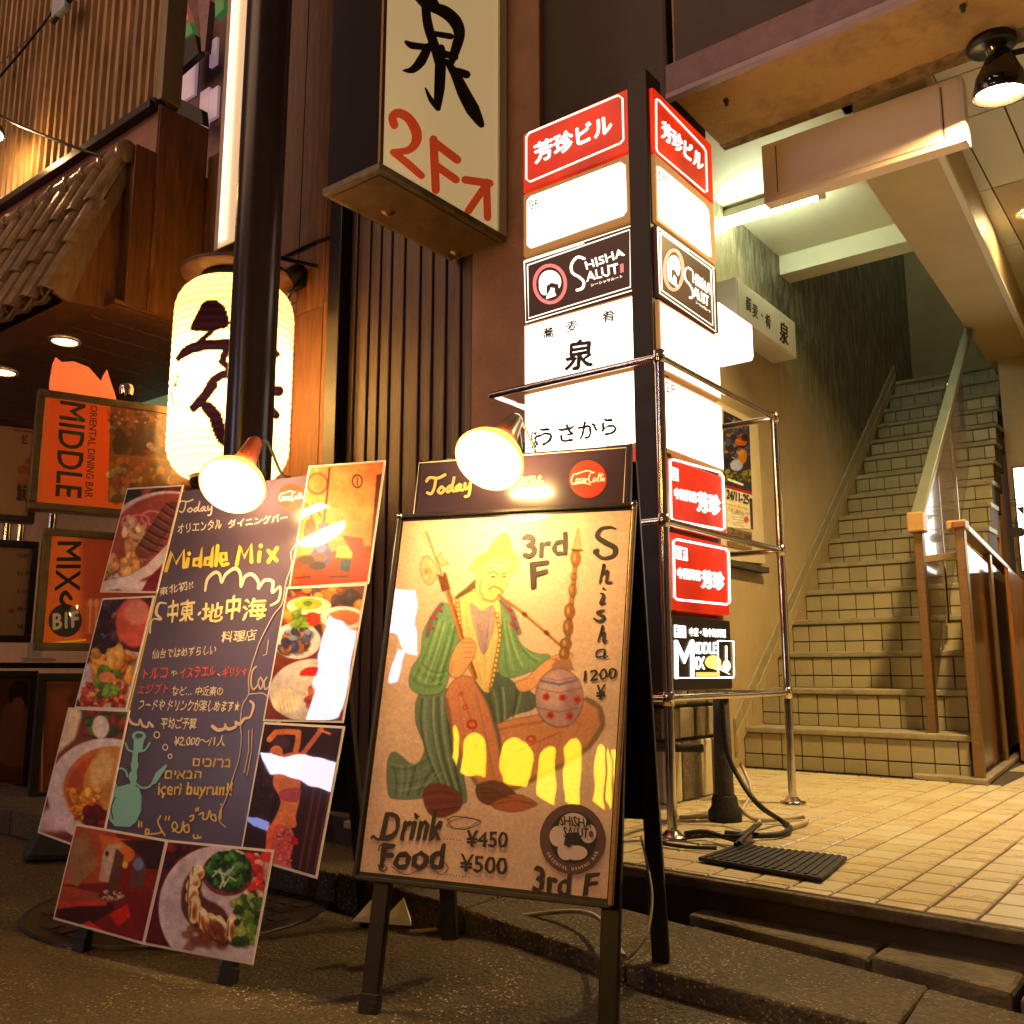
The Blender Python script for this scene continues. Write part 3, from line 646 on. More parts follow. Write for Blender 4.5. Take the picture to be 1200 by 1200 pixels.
# second spotlight just above the frame edge lighting the porch floor
dl = onZ(1206, 250, 2.948)
t = thing('ceiling_downlight', dl, 'small round warm downlight in the panelled ceiling at the right edge', 'ceiling light')
MB().lathe(dl, (0, 0, -1), [(0, .05), (.006, .05), (.008, .04), (.008, .035)], 24).build('trim_ring', M_WHITEP, t)
MB().lathe(dl + [0, 0, -.003], (0, 0, -1), [(0, .036), (.002, .0001)], 24).build('lamp_face', glow('dl_face', (1, .70, .32), 380), t)

# ================================================================== railings beside the stairs
rail = thing('stair_railing', (-1.12, 4.47, 0), 'steel handrail with smoked glass panels climbing beside the tiled stairs', 'railing')
def XA(y): return -1.118 - 0.07 * (y - 4.47)
ra = np.array([XA(4.44), 4.44, 1.15]); 
tp = onY(1135, 386, 6.25); rb = np.array([tp[0], 6.25, tp[2]])
MB().bar(ra, rb, 0.058, 0.035).build('handrail', mat('grey_rail', (.20, .195, .13), .4, .6, var=.1), rail, bevel=.006)
MB().box((XA(4.47) - .035, 4.41, 1.085), (XA(4.47) + .035, 4.49, 1.175)).build('handrail_end', mat('rail_wood', (0.42, 0.25, 0.09), .4, var=.2, vscale=10), rail, bevel=.006)
def post(x, y, z0, z1, w=.038, d=.05, nm='post', par=rail): return MB().box((x - w / 2, y - d / 2, z0), (x + w / 2, y + d / 2, z1)).build(nm, M_BRUSH, par, bevel=.004)
post(-1.118, 4.465, 0.0, 1.085)
for y in (5.05, 5.65): 
    zz = np.interp(y, Ym, Zm); zt = np.interp(y, [4.44, 6.25], [1.15, rb[2]]) - .02
    MB().tube([(XA(y), y, zz), (XA(y), y, zt)], .011, 10).build('baluster', M_STEEL, rail)
def zr(y): return np.interp(y, [4.44, 6.25], [1.15, rb[2]])
for a, b in ((4.52, 5.02), (5.08, 5.62), (5.68, 6.22)):
    MB().prism([(XA(a), a, np.interp(a, Ym, Zm) + .07), (XA(b), b, np.interp(b, Ym, Zm) + .07), (XA(b), b, zr(b) - .05), (XA(a), a, zr(a) - .05)], (0.008, 0, 0)).build('glass_panel', M_TINT, rail)
gr = thing('guard_railing', (-0.93, 4.38, 0), 'low steel guard rail with brown handrail and dark glass on the floor kerb', 'railing')
def XB(y): return -0.925 - 0.083 * (y - 4.38)
post(XB(4.38), 4.38, 0.02, 1.075, par=gr); post(XB(5.3), 5.3, 0.02, 1.06, .035, .05, par=gr); post(XB(6.4), 6.4, 0.02, 1.04, .035, .05, par=gr)
MB().bar((XB(4.33), 4.33, 1.09), (XB(6.9), 6.9, 1.045), .055, .032).build('handrail', mat('rail_brown', (.20, .09, .035), .35, var=.2, vscale=10), gr, bevel=.006)
MB().box((XB(4.38) - .05, 4.345, 1.072), (XB(4.38) + .03, 4.42, 1.112)).build('rail_cap', mat('rail_wood'), gr, bevel=.006)
MB().bar((XA(4.47) + .02, 4.45, .96), (XB(4.38) - .02, 4.40, .965), .02, .03).build('tie_bar', M_STEEL, gr, bevel=.002)
for a, b in ((4.42, 5.27), (5.33, 6.37)):
    MB().prism([(XB(a), a, .07), (XB(b), b, .07), (XB(b), b, 1.0), (XB(a), a, 1.02)], (0.008, 0, 0)).build('glass_panel', M_TINTD, gr)
kb = MB(); kb.prism([(-1.19, 4.36, .001), (XB(4.33) + .04, 4.30, .001), (XB(6.9) + .04, 6.9, .001), (XB(6.9) - .05, 6.9, .001), (XB(4.46) - .05, 4.46, .001), (-1.19, 4.50, .001)], (0, 0, .022))
kb.build('kerb_plate', M_NOSE, gr, bevel=.004)
# timber board on the right, seen through the posts
t = thing('timber_screen', (-0.9, 5.6, 0), 'orange brown timber screen leaning behind the guard rail at the right edge', 'screen')
for k in range(4):
    y = 5.45 + k * .28
    MB().prism([(XB(y) + .06, y, .01), (XB(y + .27) + .06, y + .27, .01), (XB(y + .27) + .06, y + .27, 1.0 - .0 * k), (XB(y) + .06, y, 1.0)], (.02, 0, 0)).build('board', M_OWOOD, t, bevel=.003)
# lit sign far back at the right edge
Yl = 6.3
a = onY(1181, 548, Yl); b = onY(1176, 672, Yl)
ls = thing('lit_shop_sign', (a[0], Yl, b[2]), 'white backlit sign with black pot drawings at the far right edge behind the stairs', 'sign')
MB().box((a[0] + .02, Yl, b[2]), (a[0] + .75, Yl + .08, a[2])).build('box', M_BLACK, ls)
MB().box((a[0] + .03, Yl - .006, b[2] + .012), (a[0] + .74, Yl - .001, a[2] - .01)).build('face', glow('sign_white', (1.0, .97, .84), 2.6), ls)
ar = Art(Plane((0, Yl - .006, 0), (0, -1, 0)), ls, .002, (1080, 520, 6.667))
for (cx, cy) in ((735, 690), (765, 690)): ar.ell(M_INK, cx, cy, 45, 38)
ar.line(M_INK, [(700, 622), (790, 618)], 10); ar.line(M_INK, [(738, 590), (738, 650)], 14); ar.line(M_INK, [(680, 722), (800, 720)], 5)
ar.line(M_INK, [(690, 440), (800, 432)], 6); ar.poly(M_INK, [(740, 500), (800, 490), (800, 560), (770, 530)])
ar.text(M_INK, '1F', (745, 925), (800, 925), (745, 890)); ar.text(M_INK, 'BAR', (700, 490), (780, 485), (700, 458)); ar.text(M_INK, 'OPEN', (750, 290), (810, 285), (750, 262)); ar.done('print')

# ================================================================== signs on the stairwell wall
xf = -1.845; n_ = onX(863, 323, xf); f_ = onX(932, 379, xf); fb = onX(932, 419, xf)
zt_, zb_ = (n_[2] + f_[2]) / 2, fb[2]
ws = thing('wall_sign', (XW, n_[1], zb_), 'long unlit cream box sign with black brush characters on the stairwell wall', 'sign')
MB().box((XW + .001, n_[1], zb_), (xf - .003, f_[1], zt_)).build('box', M_WHITEP, ws, bevel=.004)
MB().box((xf - .003, n_[1] + .01, zb_ + .008), (xf, f_[1] - .01, zt_ - .008)).build('face', mat('sign_cream', (.66, .60, .48), .4, var=.05), ws)
ar = Art(Plane((xf, 0, 0), (1, 0, 0)), ws, .001, (830, 280, 7.5))
for ch, x, y, w, h in (('蕎', 330, 500, 50, 120), ('麦', 388, 560, 50, 120), ('・', 465, 650, 15, 20), ('肴', 500, 650, 50, 120)):
    ar.text(M_INK, ch, (x, y + h), (x + w, y + h + 25), (x, y), bold=.012)
ar.text(M_INK, '泉', (628, 895), (705, 945), (628, 712), bold=.02); ar.done()
xf = -1.76; n_ = onX(842, 352, xf); f_ = onX(882, 380, xf); fb = onX(882, 422, xf)
ws = thing('small_lit_sign', (XW, n_[1], fb[2]), 'small white glowing box sign on the stairwell wall beside the sign tower', 'sign')
zt_ = (n_[2] + f_[2]) / 2
MB().box((xf - .18, n_[1], fb[2]), (xf - .003, f_[1], zt_)).build('box', glow('box_dim', (1, .97, .8), .75), ws, bevel=.012)
MB().box((xf - .003, n_[1] + .01, fb[2] + .015), (xf + .001, f_[1] - .012, zt_ - .01)).build('face', glow('small_sign_face', (1.0, 1.0, .84), 1.5), ws)
ar = Art(Plane((xf + .001, 0, 0), (1, 0, 0)), ws, .001, (830, 280, 7.5)); ar.text(mat('faded_print', (.5, .42, .2), .5), 'うまい酒', (290, 990), (375, 1005), (285, 830), wob=.2); ar.done()
# poster board on the wall
xp = XW + .03
pc = [onX(841, 470, xp), onX(888, 494, xp), onX(897, 661, xp), onX(841, 655, xp)]
pb = thing('poster_board', (XW, pc[0][1], pc[2][2]), 'pale poster board with dated event posters on the wall behind the steel frame', 'poster board')
MB().prism([pc[0], pc[1], pc[2], pc[3]], (-.028, 0, 0)).build('backing', M_WALL if 0 else mat('pale_board', (.62, .52, .33), .5, var=.1), pb, bevel=.002)
MB().box((XW + .003, pc[3][1], pc[2][2] - .05), (xp + .02, pc[2][1], pc[2][2] - .02)).build('bottom_rail', M_DARKCON, pb)
P = Paint((838, 478, 886, 650), 4, (200, 185, 140)); P.z(830, 470, 5.71)
P.poly([(100, 60), (275, 150), (300, 625), (100, 560)], (50, 45, 60)).blobs(120, 130, 275, 420, 90, 8, 26, [(190, 90, 40), (60, 60, 100), (120, 110, 90), (30, 30, 40), (150, 120, 60)], .8, 1.8, 5)
P.ell(190, 430, 42, 38, (170, 180, 220), .9, 6); P.ell(230, 370, 30, 50, (200, 130, 20), .8, 6); P.blobs(110, 470, 290, 540, 40, 6, 14, [(80, 90, 20), (130, 120, 30)], .8, 2, 8)
P.line([(135, 525), (230, 560)], 14, (240, 240, 220)); P.poly([(115, 560), (300, 610), (300, 632), (115, 580)], (160, 30, 20)); P.poly([(115, 582), (302, 634), (302, 862), (130, 850)], (225, 215, 185))
P.line([(125, 690), (260, 722)], 12, (220, 180, 50)); P.ell(255, 795, 16, 22, (200, 60, 40), .9, 3); P.poly([(275, 650), (300, 655), (302, 860), (285, 858)], (60, 45, 40)); P.noise(.1)
for k in range(5): P.line([(165, 755 + k * 18), (240, 765 + k * 18)], 4, (140, 125, 100), .8)
xq = xp + .003
print_sheet('poster', [onX(848, 481, xq), onX(878, 496, xq), onX(883, 621, xq), onX(848, 617, xq)], P, attr_mat('poster_print', .25), pb, .5)
MB().prism([onX(853, 618, xq + .002), onX(881, 624, xq + .002), onX(881, 646, xq + .002), onX(853, 640, xq + .002)], (.001, 0, 0)).build('lower_notice', mat('brown_card', (.20, .12, .06), .5), pb)
ar = Art(Plane((xq + .003, 0, 0), (1, 0, 0)), pb, .001, (830, 470, 5.71))
ar.text(M_INK, '24/11-25', (125, 650), (272, 690), (125, 590), bold=.03); ar.text(mat('olive_ink', (.18, .15, .06), .5), 'てんこ盛グルーヴ', (135, 730), (270, 770), (135, 705), bold=.01)
ar.text(M_INK, '2', (155, 885), (175, 890), (155, 850), bold=.03); ar.text(M_INK, '1F 260', (200, 905), (285, 925), (200, 875), bold=.02); ar.text(mat('gold_print', (.5, .38, .1)), 'LIVE BAR', (200, 960), (290, 985), (200, 920), bold=.02); ar.done()

# ================================================================== sign tower with stacked light boxes
tw = thing('sign_tower', (-1.49, 2.70, 0.40), 'two-sided tower of stacked lit floor signs at the corner of the entrance', 'sign tower')
YL = 2.66; XRt = -1.4375
rows = [(2.49, 2.245), (2.238, 1.985), (1.972, 1.718), (1.703, 1.454), (1.439, 1.183), (1.162, .937), (.912, .66), (.641, .401)]
rowsL = [(2.532, 2.285), (2.277, 2.02), (2.012, 1.762), (1.75, 1.49), (1.482, 1.213), (1.204, .95), (.94, .685), (.668, .41)]
kinds = ['red', 'white', 'shisha', 'plain', 'plain', 'red', 'red', 'mix']
M_TB = mat('tower_body', (.10, .055, .03), .45, var=.2); M_RIM = mat('amber_glow_rim', (.32, .17, .06), .4, emis=(1, .45, .12), stren=.16)
M_RED = glow('red_face', (1.0, .03, .005), .42, (.3, .012, .005)); M_DK = glow('brown_face', (.9, .3, .18), .02, (.035, .018, .015))
M_WG = glow('panel_white', (1.0, .93, .76), 1.7, (.8, .8, .8))
def uneven(m, lo, hi, sc):                        # tubes behind the acrylic never light it quite evenly
    N = m.node_tree.nodes; L = m.node_tree.links; b = N['Principled BSDF']; tc = N.new('ShaderNodeTexCoord'); nz = N.new('ShaderNodeTexNoise'); nz.inputs['Scale'].default_value = sc; nz.inputs['Detail'].default_value = 2
    L.new(tc.outputs['Object'], nz.inputs[0]); mr = N.new('ShaderNodeMapRange'); L.new(nz.outputs[0], mr.inputs[0]); mr.inputs[1].default_value = .3; mr.inputs[2].default_value = .7; mr.inputs[3].default_value = lo; mr.inputs[4].default_value = hi; L.new(mr.outputs[0], b.inputs['Emission Strength'])
uneven(M_WG, .85, 2.5, 5.0); M_WL = glow('panel_line', (1.0, .82, .56), 1.5); uneven(M_RED, .18, .52, 4.5)
M_CH = glow('panel_glyph', (1.0, .93, .80), 2.2)
M_DARKF = glow('black_face', (.1, .05, .03), .02, (.012, .01, .01))
MB().box((-1.532, 2.635, .40), (-1.452, 2.74, 2.56)).build('corner_post', mat('post_brown', (.022, .014, .012), .5, var=.2), tw, bevel=.004)
MB().box((-2.016, 2.70, .40), (-1.54, 2.86, 2.53)).build('left_body', M_TB, tw)
MB().box((-1.60, 2.76, .40), (-1.47, 3.13, 2.50)).build('right_body', M_TB, tw)
pL = Plane((0, YL, 0), (0, -1, 0)); pR = Plane((XRt, 0, 0), (1, 0, 0))
LP_, RP_ = [], []
for r, (zt, zb2) in enumerate(rows):
    k = kinds[r]; fm = {'red': M_RED, 'white': M_RIM, 'shisha': M_DK, 'plain': M_RIM, 'mix': M_DARKF}[k]
    zl_, zlb = rowsL[r]; pl_ = MB().box((-2.016, YL, zlb), (-1.535, YL + .05, zl_)).build('left_panel', fm, tw, bevel=.004)
    pr_ = MB().box((XRt - .045, 2.652, zb2), (XRt, 3.115, zt)).build('right_panel', fm, tw, bevel=.004); LP_.append(pl_); RP_.append(pr_)
    if k == 'plain':
        MB().box((-2.008, YL - .0015, zlb + .009), (-1.543, YL - .0003, zl_ - .009)).build('face_plate', M_WG, pl_); MB().box((XRt + .0003, 2.662, zb2 + .009), (XRt + .0015, 3.106, zt - .009)).build('face_plate', M_WG, pr_)
aL = Art(pL, tw, .002, (560, 60, 3.53)); aR = Art(pR, tw, .002, (560, 60, 3.53))
def row(r): aL.done(); aR.done(); aL.parent = LP_[r]; aR.parent = RP_[r]
row(0)
aL.line(M_WL, [(200, 355), (212, 338), (580, 182), (598, 195), (602, 365), (590, 380), (215, 540), (200, 528)], 7, closed=True)
aR.line(M_WL, [(738, 198), (750, 203), (935, 398), (944, 415), (949, 580), (940, 583), (747, 420), (739, 402)], 6, closed=True)
aL.text(M_CH, '芳珍ビル', (238, 466), (555, 335), (232, 385), bold=.035); aR.text(M_CH, '芳珍ビル', (762, 355), (930, 502), (764, 282), bold=.03)
row(1)
aL.poly(M_WG, [(203, 618), (218, 600), (590, 458), (610, 472), (616, 658), (602, 680), (220, 815), (203, 803)])
aR.poly(M_WG, [(742, 475), (758, 482), (938, 632), (955, 660), (967, 850), (953, 846), (764, 706), (748, 688)])
M_GREY = mat('grey_badge', (.05, .04, .03), .5)
for a_, pts, tx in ((aL, [(213, 620), (250, 608), (252, 650), (215, 662)], ((219, 655), (247, 645), (219, 623))), (aR, [(750, 497), (776, 515), (777, 552), (751, 536)], ((753, 532), (774, 547), (753, 505)))):
    a_.line(M_GREY, pts, 5, closed=True); a_.text(M_GREY, '3F', *tx, bold=.03)
# shisha panels
M_PINK = glow('pink_ring', (1.0, .08, .11), .7); M_CR = glow('cream_logo', (1.0, .84, .62), 1.35)
def salut(a_, m, cx, cy, rx, ry, T):
    a_.ring(M_PINK, cx, cy, rx, ry, 14); a_.ell(m, cx, cy - ry * .12, rx * .72, ry * .62)
    a_.ell(m, cx - rx * .35, cy + ry * .1, rx * .36, ry * .5); a_.poly(m, [T(cx, cy, x * rx, y * ry) for x, y in ((-.25, .75), (.4, .72), (.3, .35), (-.1, .3))])
    a_.poly(M_DK, [T(cx, cy, x * rx, y * ry) for x, y in ((-.22, .05), (.1, -.05), (.55, .15), (.6, .5), (.32, .6), (.3, .3), (.05, .2), (-.05, .55), (-.22, .45))], extra=.0006)
    a_.poly(m, [T(cx, cy, x * rx, y * ry) for x, y in ((-.12, .72), (.3, .7), (.26, .42), (.05, .28), (-.1, .45))], extra=.0012)
row(2)
salut(aL, M_CR, 298, 963, 64, 77, lambda cx, cy, x, y: (cx + x, cy + y - x * .3)); salut(aR, M_CR, 810, 905, 38, 82, lambda cx, cy, x, y: (cx + x, cy + y + x * .8))
for a_, O, I in ((aL, [(192, 868), (640, 720), (643, 988), (198, 1122)], [(205, 885), (628, 738), (631, 975), (210, 1105)]), (aR, [(744, 728), (974, 895), (984, 1160), (753, 1000)], [(755, 750), (964, 903), (972, 1135), (762, 990)])):
    a_.line(M_CR, O, 5, closed=True); a_.line(M_CR, I, 5, closed=True); a_.line(M_CR, [((O[0][0] + I[0][0]) / 2, (O[0][1] + I[0][1]) / 2 - 4), ((O[1][0] * .55 + O[0][0] * .45), (O[1][1] * .55 + O[0][1] * .45) + 8)], 4)
S_ = [(440, 858), (412, 852), (388, 880), (390, 915), (420, 935), (438, 955), (432, 980), (410, 988)]
aL.line(M_CR, S_, 11, smooth=True)
aL.text(M_CR, 'HISHA', (448, 905), (606, 845), (444, 870), (600, 815), bold=.03, wob=.6); aL.text(M_CR, 'ALUT', (450, 955), (582, 915), (446, 915), bold=.03, wob=.6)
aL.text(M_CR, 'シーシャサルート', (468, 975), (598, 937), (467, 963), bold=.01); aL.poly(M_PINK, [(588, 882), (602, 877), (603, 913), (589, 918)])
aR.line(M_CR, [(884, 905), (868, 895), (856, 912), (860, 945), (876, 965), (890, 995), (886, 1020), (876, 1018)], 7, smooth=True)
aR.text(M_CR, 'HISHA', (890, 958), (964, 1010), (888, 910), (962, 965), bold=.03, wob=.4); aR.text(M_CR, 'ALUT', (894, 1015), (956, 1058), (892, 972), bold=.03, wob=.4)
aR.text(M_CR, 'シーシャサルート', (902, 1045), (962, 1085), (902, 1032), bold=.01)
# row 4, 5 lettering on white
M_GI = mat('sepia_ink', (.055, .035, .02), .6); M_FI = glow('faded_ink', (1, .8, .5), .9, (.3, .25, .18))
row(3)
for ch, x, y, s2 in (('蕎', 268, 1140, 48), ('麦', 364, 1112, 50), ('・', 456, 1105, 12), ('肴', 514, 1070, 52)): aL.text(M_GI, ch, (x, y + s2 * 1.05), (x + s2, y + s2 * .85), (x, y + 8), bold=.03)
for ch, x, y in (('蕎', 860, 1120), ('麦', 935, 1160)): aR.text(M_FI, ch, (x, y + 45), (x + 20, y + 60), (x, y), bold=.03)
aL.z(560, 380, 3); aR.z(560, 380, 3)
aL.text(M_GI, '泉', (305, 165), (402, 150), (312, 62), bold=.035, wob=.5); aR.text(M_FI, '泉', (735, 140), (770, 160), (733, 78), bold=.02)
row(4)
for st, q in (('うさから', ((215, 428), (488, 386), (210, 368))), ('ほ', ((190, 438), (212, 430), (188, 380)))): aL.text(M_GI, st, *q, bold=.03, wob=.5)
aL.text(M_FI, '全国より厳選した魚', (258, 275), (455, 230), (258, 255), bold=.04); aL.text(M_FI, 'TO かくれ酒場 居心地のよい店', (185, 325), (545, 265), (185, 300), bold=.03); aL.text(M_FI, '二階です', (450, 420), (550, 408), (450, 408), bold=.05)
aR.text(M_GI, '2F', (660, 236), (694, 248), (660, 200), (693, 215), bold=.01)
M_WR = glow('white_on_red', (1, .93, .85), 2.3)
row(5)
for pts in ([(676, 478), (690, 476), (850, 520), (862, 534), (868, 715), (860, 722), (690, 690), (680, 680)], [(688, 762), (700, 756), (872, 790), (882, 805), (886, 975), (876, 985), (702, 968), (692, 958)]): aR.line(M_WR, pts, 7, closed=True)
aR.poly(M_WR, [(679, 500), (704, 508), (706, 552), (681, 546)]); aR.poly(M_WR, [(695, 778), (736, 788), (738, 832), (697, 824)])
aR.text(M_RED, '2F', (684, 542), (702, 547), (683, 512), extra=.001, bold=.03); aR.text(M_RED, '1F', (702, 820), (732, 826), (701, 788), extra=.001, bold=.03)
aR.text(M_WR, '中国料理', (694, 612), (768, 628), (692, 575), bold=.05); aR.text(M_WR, '芳珍', (774, 655), (852, 672), (772, 588), bold=.06)
aR.text(M_WR, '中国料理', (705, 892), (782, 902), (703, 856), bold=.05); aR.text(M_WR, '芳珍', (790, 925), (866, 934), (788, 865), bold=.06)
row(7); aR.z(740, 700, 2.609)
aR.poly(M_WR, [(131, 84), (166, 88), (167, 124), (132, 122)]); aR.text(M_INK, 'B1F', (135, 117), (163, 119), (135, 93), extra=.001, bold=.03)
aR.text(M_WR, '中東・地中海料理', (178, 118), (288, 123), (178, 93), bold=.03); aR.text(M_WR, 'M', (134, 248), (192, 247), (132, 132), bold=.012)
aR.text(M_WR, 'IDDLE', (198, 172), (260, 172), (198, 138), bold=.03); aR.text(M_WR, 'IX', (198, 220), (224, 219), (198, 183), bold=.03)
M_YG = glow('yellow_print', (1.0, .62, .05), 1.6); M_OG = glow('orange_print', (1.0, .25, .03), 1.3)
aR.ell(M_YG, 250, 198, 24, 20); aR.ell(M_YG, 262, 212, 14, 10); aR.line(M_WR, [(264, 133), (312, 134), (314, 243), (266, 243)], 4, closed=True); aR.poly(M_OG, [(198, 229), (270, 229), (270, 242), (198, 243)])
aR.line(M_CR, [(290, 150), (290, 195)], 6); aR.ell(M_CR, 291, 210, 12, 18); aR.line(M_CR, [(283, 222), (262, 215), (300, 235)], 3, smooth=True); aR.line(M_WR, [(135, 246), (312, 246)], 3)
aL.done(); aR.done()
# small red edges on the visible sides of the red boxes
# ================================================================== tubular steel guard frame round the tower
cg = thing('steel_frame', (-1.32, 2.43, 0), 'polished tubular steel frame standing around the lit sign tower', 'guard frame')
F1 = (-1.32, 2.43); F2 = (-1.32, 3.32); F3 = (-1.985, 2.43)
def tb(a, b, r=.0108, nm='bar'): return MB().tube([a, b], r, 16).build(nm, M_STEEL, cg)
for F in (F1, F2):
    tb((*F, 0), (*F, 1.413), .0148, 'post'); MB().lathe((*F, 0.001), (0, 0, 1), [(0, .045), (.006, .045), (.010, .03), (.022, .019), (.022, .015)], 24).build('foot_flange', M_STEEL, cg)
    for z in (1.413, .905, .386): MB().lathe((F[0], F[1], z - .02), (0, 0, 1), [(0, .0149), (0, .0172), (.04, .0172), (.04, .0149)], 16).build('socket', M_STEEL, cg)
    MB().lathe((F[0], F[1], 1.413), (0, 0, 1), [(0, .0149), (.012, .0149), (.019, .010), (.021, .0001)], 16).build('cap', M_STEEL, cg)
for z in (1.413, .905, .386):
    tb((F1[0], F1[1], z), (F2[0], F2[1], z)); tb((F1[0], F1[1], z), (F3[0], F3[1], z)); tb((F2[0], F2[1], z), (XW + .36, F2[1], z))
    tb((F3[0], F3[1], z), (F3[0], 2.62, z)); 
# drain pipe stub under the frame
dp = thing('rubber_post_base', (-1.58, 3.2, 0), 'worn dark round post with a rubber collar standing by the stone pillar base', 'post')
c_ = onZ(850, 962, 0)
MB().lathe(c_, (0, 0, 1), [(0, .052), (.03, .052), (.045, .042), (.07, .040), (.08, .034)], 24).build('collar', M_RUB, dp)
MB().lathe(c_ + [0, 0, .07], (0, 0, 1), [(0, .031), (.33, .025), (.33, .0001)], 20).build('shaft', M_DARKCON, dp)
MB().tube([c_ + [-.06, -.02, .22], c_ + [-.3, -.05, .215]], .014, 10).build('side_pipe', M_DARKCON, dp)
# rubber mat
dm = thing('door_mat', (-.98, 2.3, 0), 'small black ribbed rubber mat lying at the edge of the tiled porch', 'mat')
mq = [onZ(x, y, .004) for x, y in ((818, 1009), (864, 993), (993, 1008), (963, 1034))]
MB().prism(mq, (0, 0, .010)).build('base', M_RUB, dm, bevel=.003)
a, b, c, d = mq
for k in range(1, 16):
    s = k / 16; p = a * (1 - s) + d * s; q = b * (1 - s) + c * s
    MB().bar(p * .97 + q * .03 + [0, 0, .0115], p * .03 + q * .97 + [0, 0, .0115], .008, .0025).build('rib', M_RUB, dm)
def cable(pts, r, m, label, name='cable', cat='cable', wob=0.0):
    P = [np.array(p, float) for p in pts]; Q = []
    for i in range(len(P) - 1):
        p0, p1, p2, p3 = P[max(i - 1, 0)], P[i], P[i + 1], P[min(i + 2, len(P) - 1)]
        for h in np.linspace(0, 1, 9)[:-1]: Q.append(.5 * (2 * p1 + (-p0 + p2) * h + (2 * p0 - 5 * p1 + 4 * p2 - p3) * h * h + (-p0 + 3 * p1 - 3 * p2 + p3) * h ** 3))
    Q.append(P[-1]); return MB().tube(Q, r, 8).build(name, m, label=label, cat=cat)
g_ = lambda x, y, z=.012: onZ(x, y, z)
cable([atD(846, 822, 2.95), atD(852, 880, 2.9), atD(868, 915, 2.85), atD(890, 944, 2.75), g_(916, 962), g_(926, 971), g_(912, 978), g_(880, 979), g_(850, 976)], .008, M_RUB, 'thick black cable curving from the tower down to the porch tiles')
cable([g_(803, 977, .02), g_(826, 975, .03), g_(850, 981, .02), g_(868, 984), g_(885, 968, .03), g_(866, 980, .03), g_(830, 979, .014), g_(804, 981)], .007, M_RUB, 'bundle of black cable folded flat beside the frame post')
cable([g_(862, 990, .02), g_(875, 978, .03), g_(890, 966, .04), g_(882, 972, .05), g_(866, 988, .03)], .006, M_RUB, 'short loop of black cable lying behind the rubber mat')
cable([atD(845, 850, 3.0), atD(846, 905, 3.0), atD(858, 935, 2.95), g_(880, 958), g_(905, 961), g_(940, 957), g_(944, 963), g_(925, 969)], .007, M_CABW, 'cream flex running down the post and looping on the tiles')
cable([g_(890, 962), g_(884, 975), g_(872, 985)], .006, M_CABW, 'short cream lead crossing the black cable')
cable([g_(796, 958), g_(830, 957), g_(862, 955), g_(872, 945, .03), atD(880, 925, 3.1), atD(868, 895, 3.2)], .006, M_CABW, 'cream flex lying along the foot of the stone pillar base')
cable([g_(760, 985, .01), g_(800, 992, .008), g_(840, 994, .008)], .005, M_RUB, 'thin black wire running under the guard frame')

# ================================================================== folding sign boards on the street
GZ = -0.17
class Board:
    def __init__(s, pl, pr, lean=12.0):
        s.L = onZ(*pl, GZ); R = onZ(*pr, GZ); s.w = np.linalg.norm(R - s.L); s.u = (R - s.L) / s.w
        s.back = np.cross([0, 0, 1], s.u); s.back = s.back if s.back[1] > 0 else -s.back
        a = math.radians(lean); s.up = np.array([0, 0, 1]) * math.cos(a) + s.back * math.sin(a)
        s.n = -np.cross(s.u, s.up); s.n = s.n if s.n[1] < 0 else -s.n; s.plane = Plane(s.L, s.n); s.n = s.plane.n
    def pt(s, u, v, o=0.0): return s.L + s.u * u + s.up * v + s.n * o
M_BOARD = mat('blackboard', (0.045, 0.026, 0.040), 0.25, var=.15, vscale=5, coat=.25)
M_BFRAME = mat('board_frame', (0.020, 0.015, 0.014), .35, var=.2, vscale=20)
M_EDGE = mat('cream_edge', (.80, .62, .30), .4)
def a_board(B, u0, u1, top, low, label, name, back_feet, back_z, line_m):
    t = thing(name, B.pt((u0 + u1) / 2, 0), label, 'sign board')
    P = lambda u, v, o=0.0: B.pt(u, v, o)
    d = 0.018
    MB().prism([P(u0 + .004, low, .004), P(u1 - .004, low, .004), P(u1 - .004, top - .003, .004), P(u0 + .004, top - .003, .004)], -B.n * .0035).build('blackboard', M_BOARD, t)
    for u in (u0 - .001, u1 - .003): MB().prism([P(u, low, .0045), P(u + .004, low, .0045), P(u + .004, top, .0045), P(u, top, .0045)], -B.n * .008).build('edge_strip', M_EDGE if line_m else M_BFRAME, t)
    for u in (u0, u1 - .036):
        MB().prism([P(u, .0), P(u + .036, .0), P(u + .036, top), P(u, top)], -B.n * d).build('leg', M_BFRAME, t, bevel=.003)
        MB().prism([P(u - .002, -.002, .002), P(u + .038, -.002, .002), P(u + .038, .035, .002), P(u - .002, .035, .002)], -B.n * (d + .004)).build('foot', M_RUB, t, bevel=.003)
    for v in (top - .036, low): MB().prism([P(u0 + .0365, v, -.001), P(u1 - .0365, v, -.001), P(u1 - .0365, v + .034, -.001), P(u0 + .0365, v + .034, -.001)], -B.n * (d - .003)).build('rail', M_BFRAME, t, bevel=.003)
    bl, br = [np.array(q) for q in back_feet]
    tl, tr_ = P(u0 + .012, top - .03, -.03), P(u1 - .012, top - .03, -.03)
    for a, b in ((tl, bl), (tr_, br)): MB().bar(a, b, .034, .018, up=tuple(B.back)).build('back_leg', M_BFRAME, t, bevel=.003)
    k = .74; MB().prism([tl * .97 + bl * .03, tr_ * .97 + br * .03, tr_ * (1 - k) + br * k, tl * (1 - k) + bl * k], B.back * .006).build('back_board', M_BLACK, t)
    for a in (P(u0 + .06, top - .004, -.018), P(u1 - .06, top - .004, -.018)): MB().bar(a, a + B.u * .05, .024, .02).build('hinge', M_STEEL, t, bevel=.002)
    MB().tube([P(u0 + .02, .32, -.02), (tl * .55 + bl * .45), ], .003, 6).build('stay', M_STEEL, t)
    return t
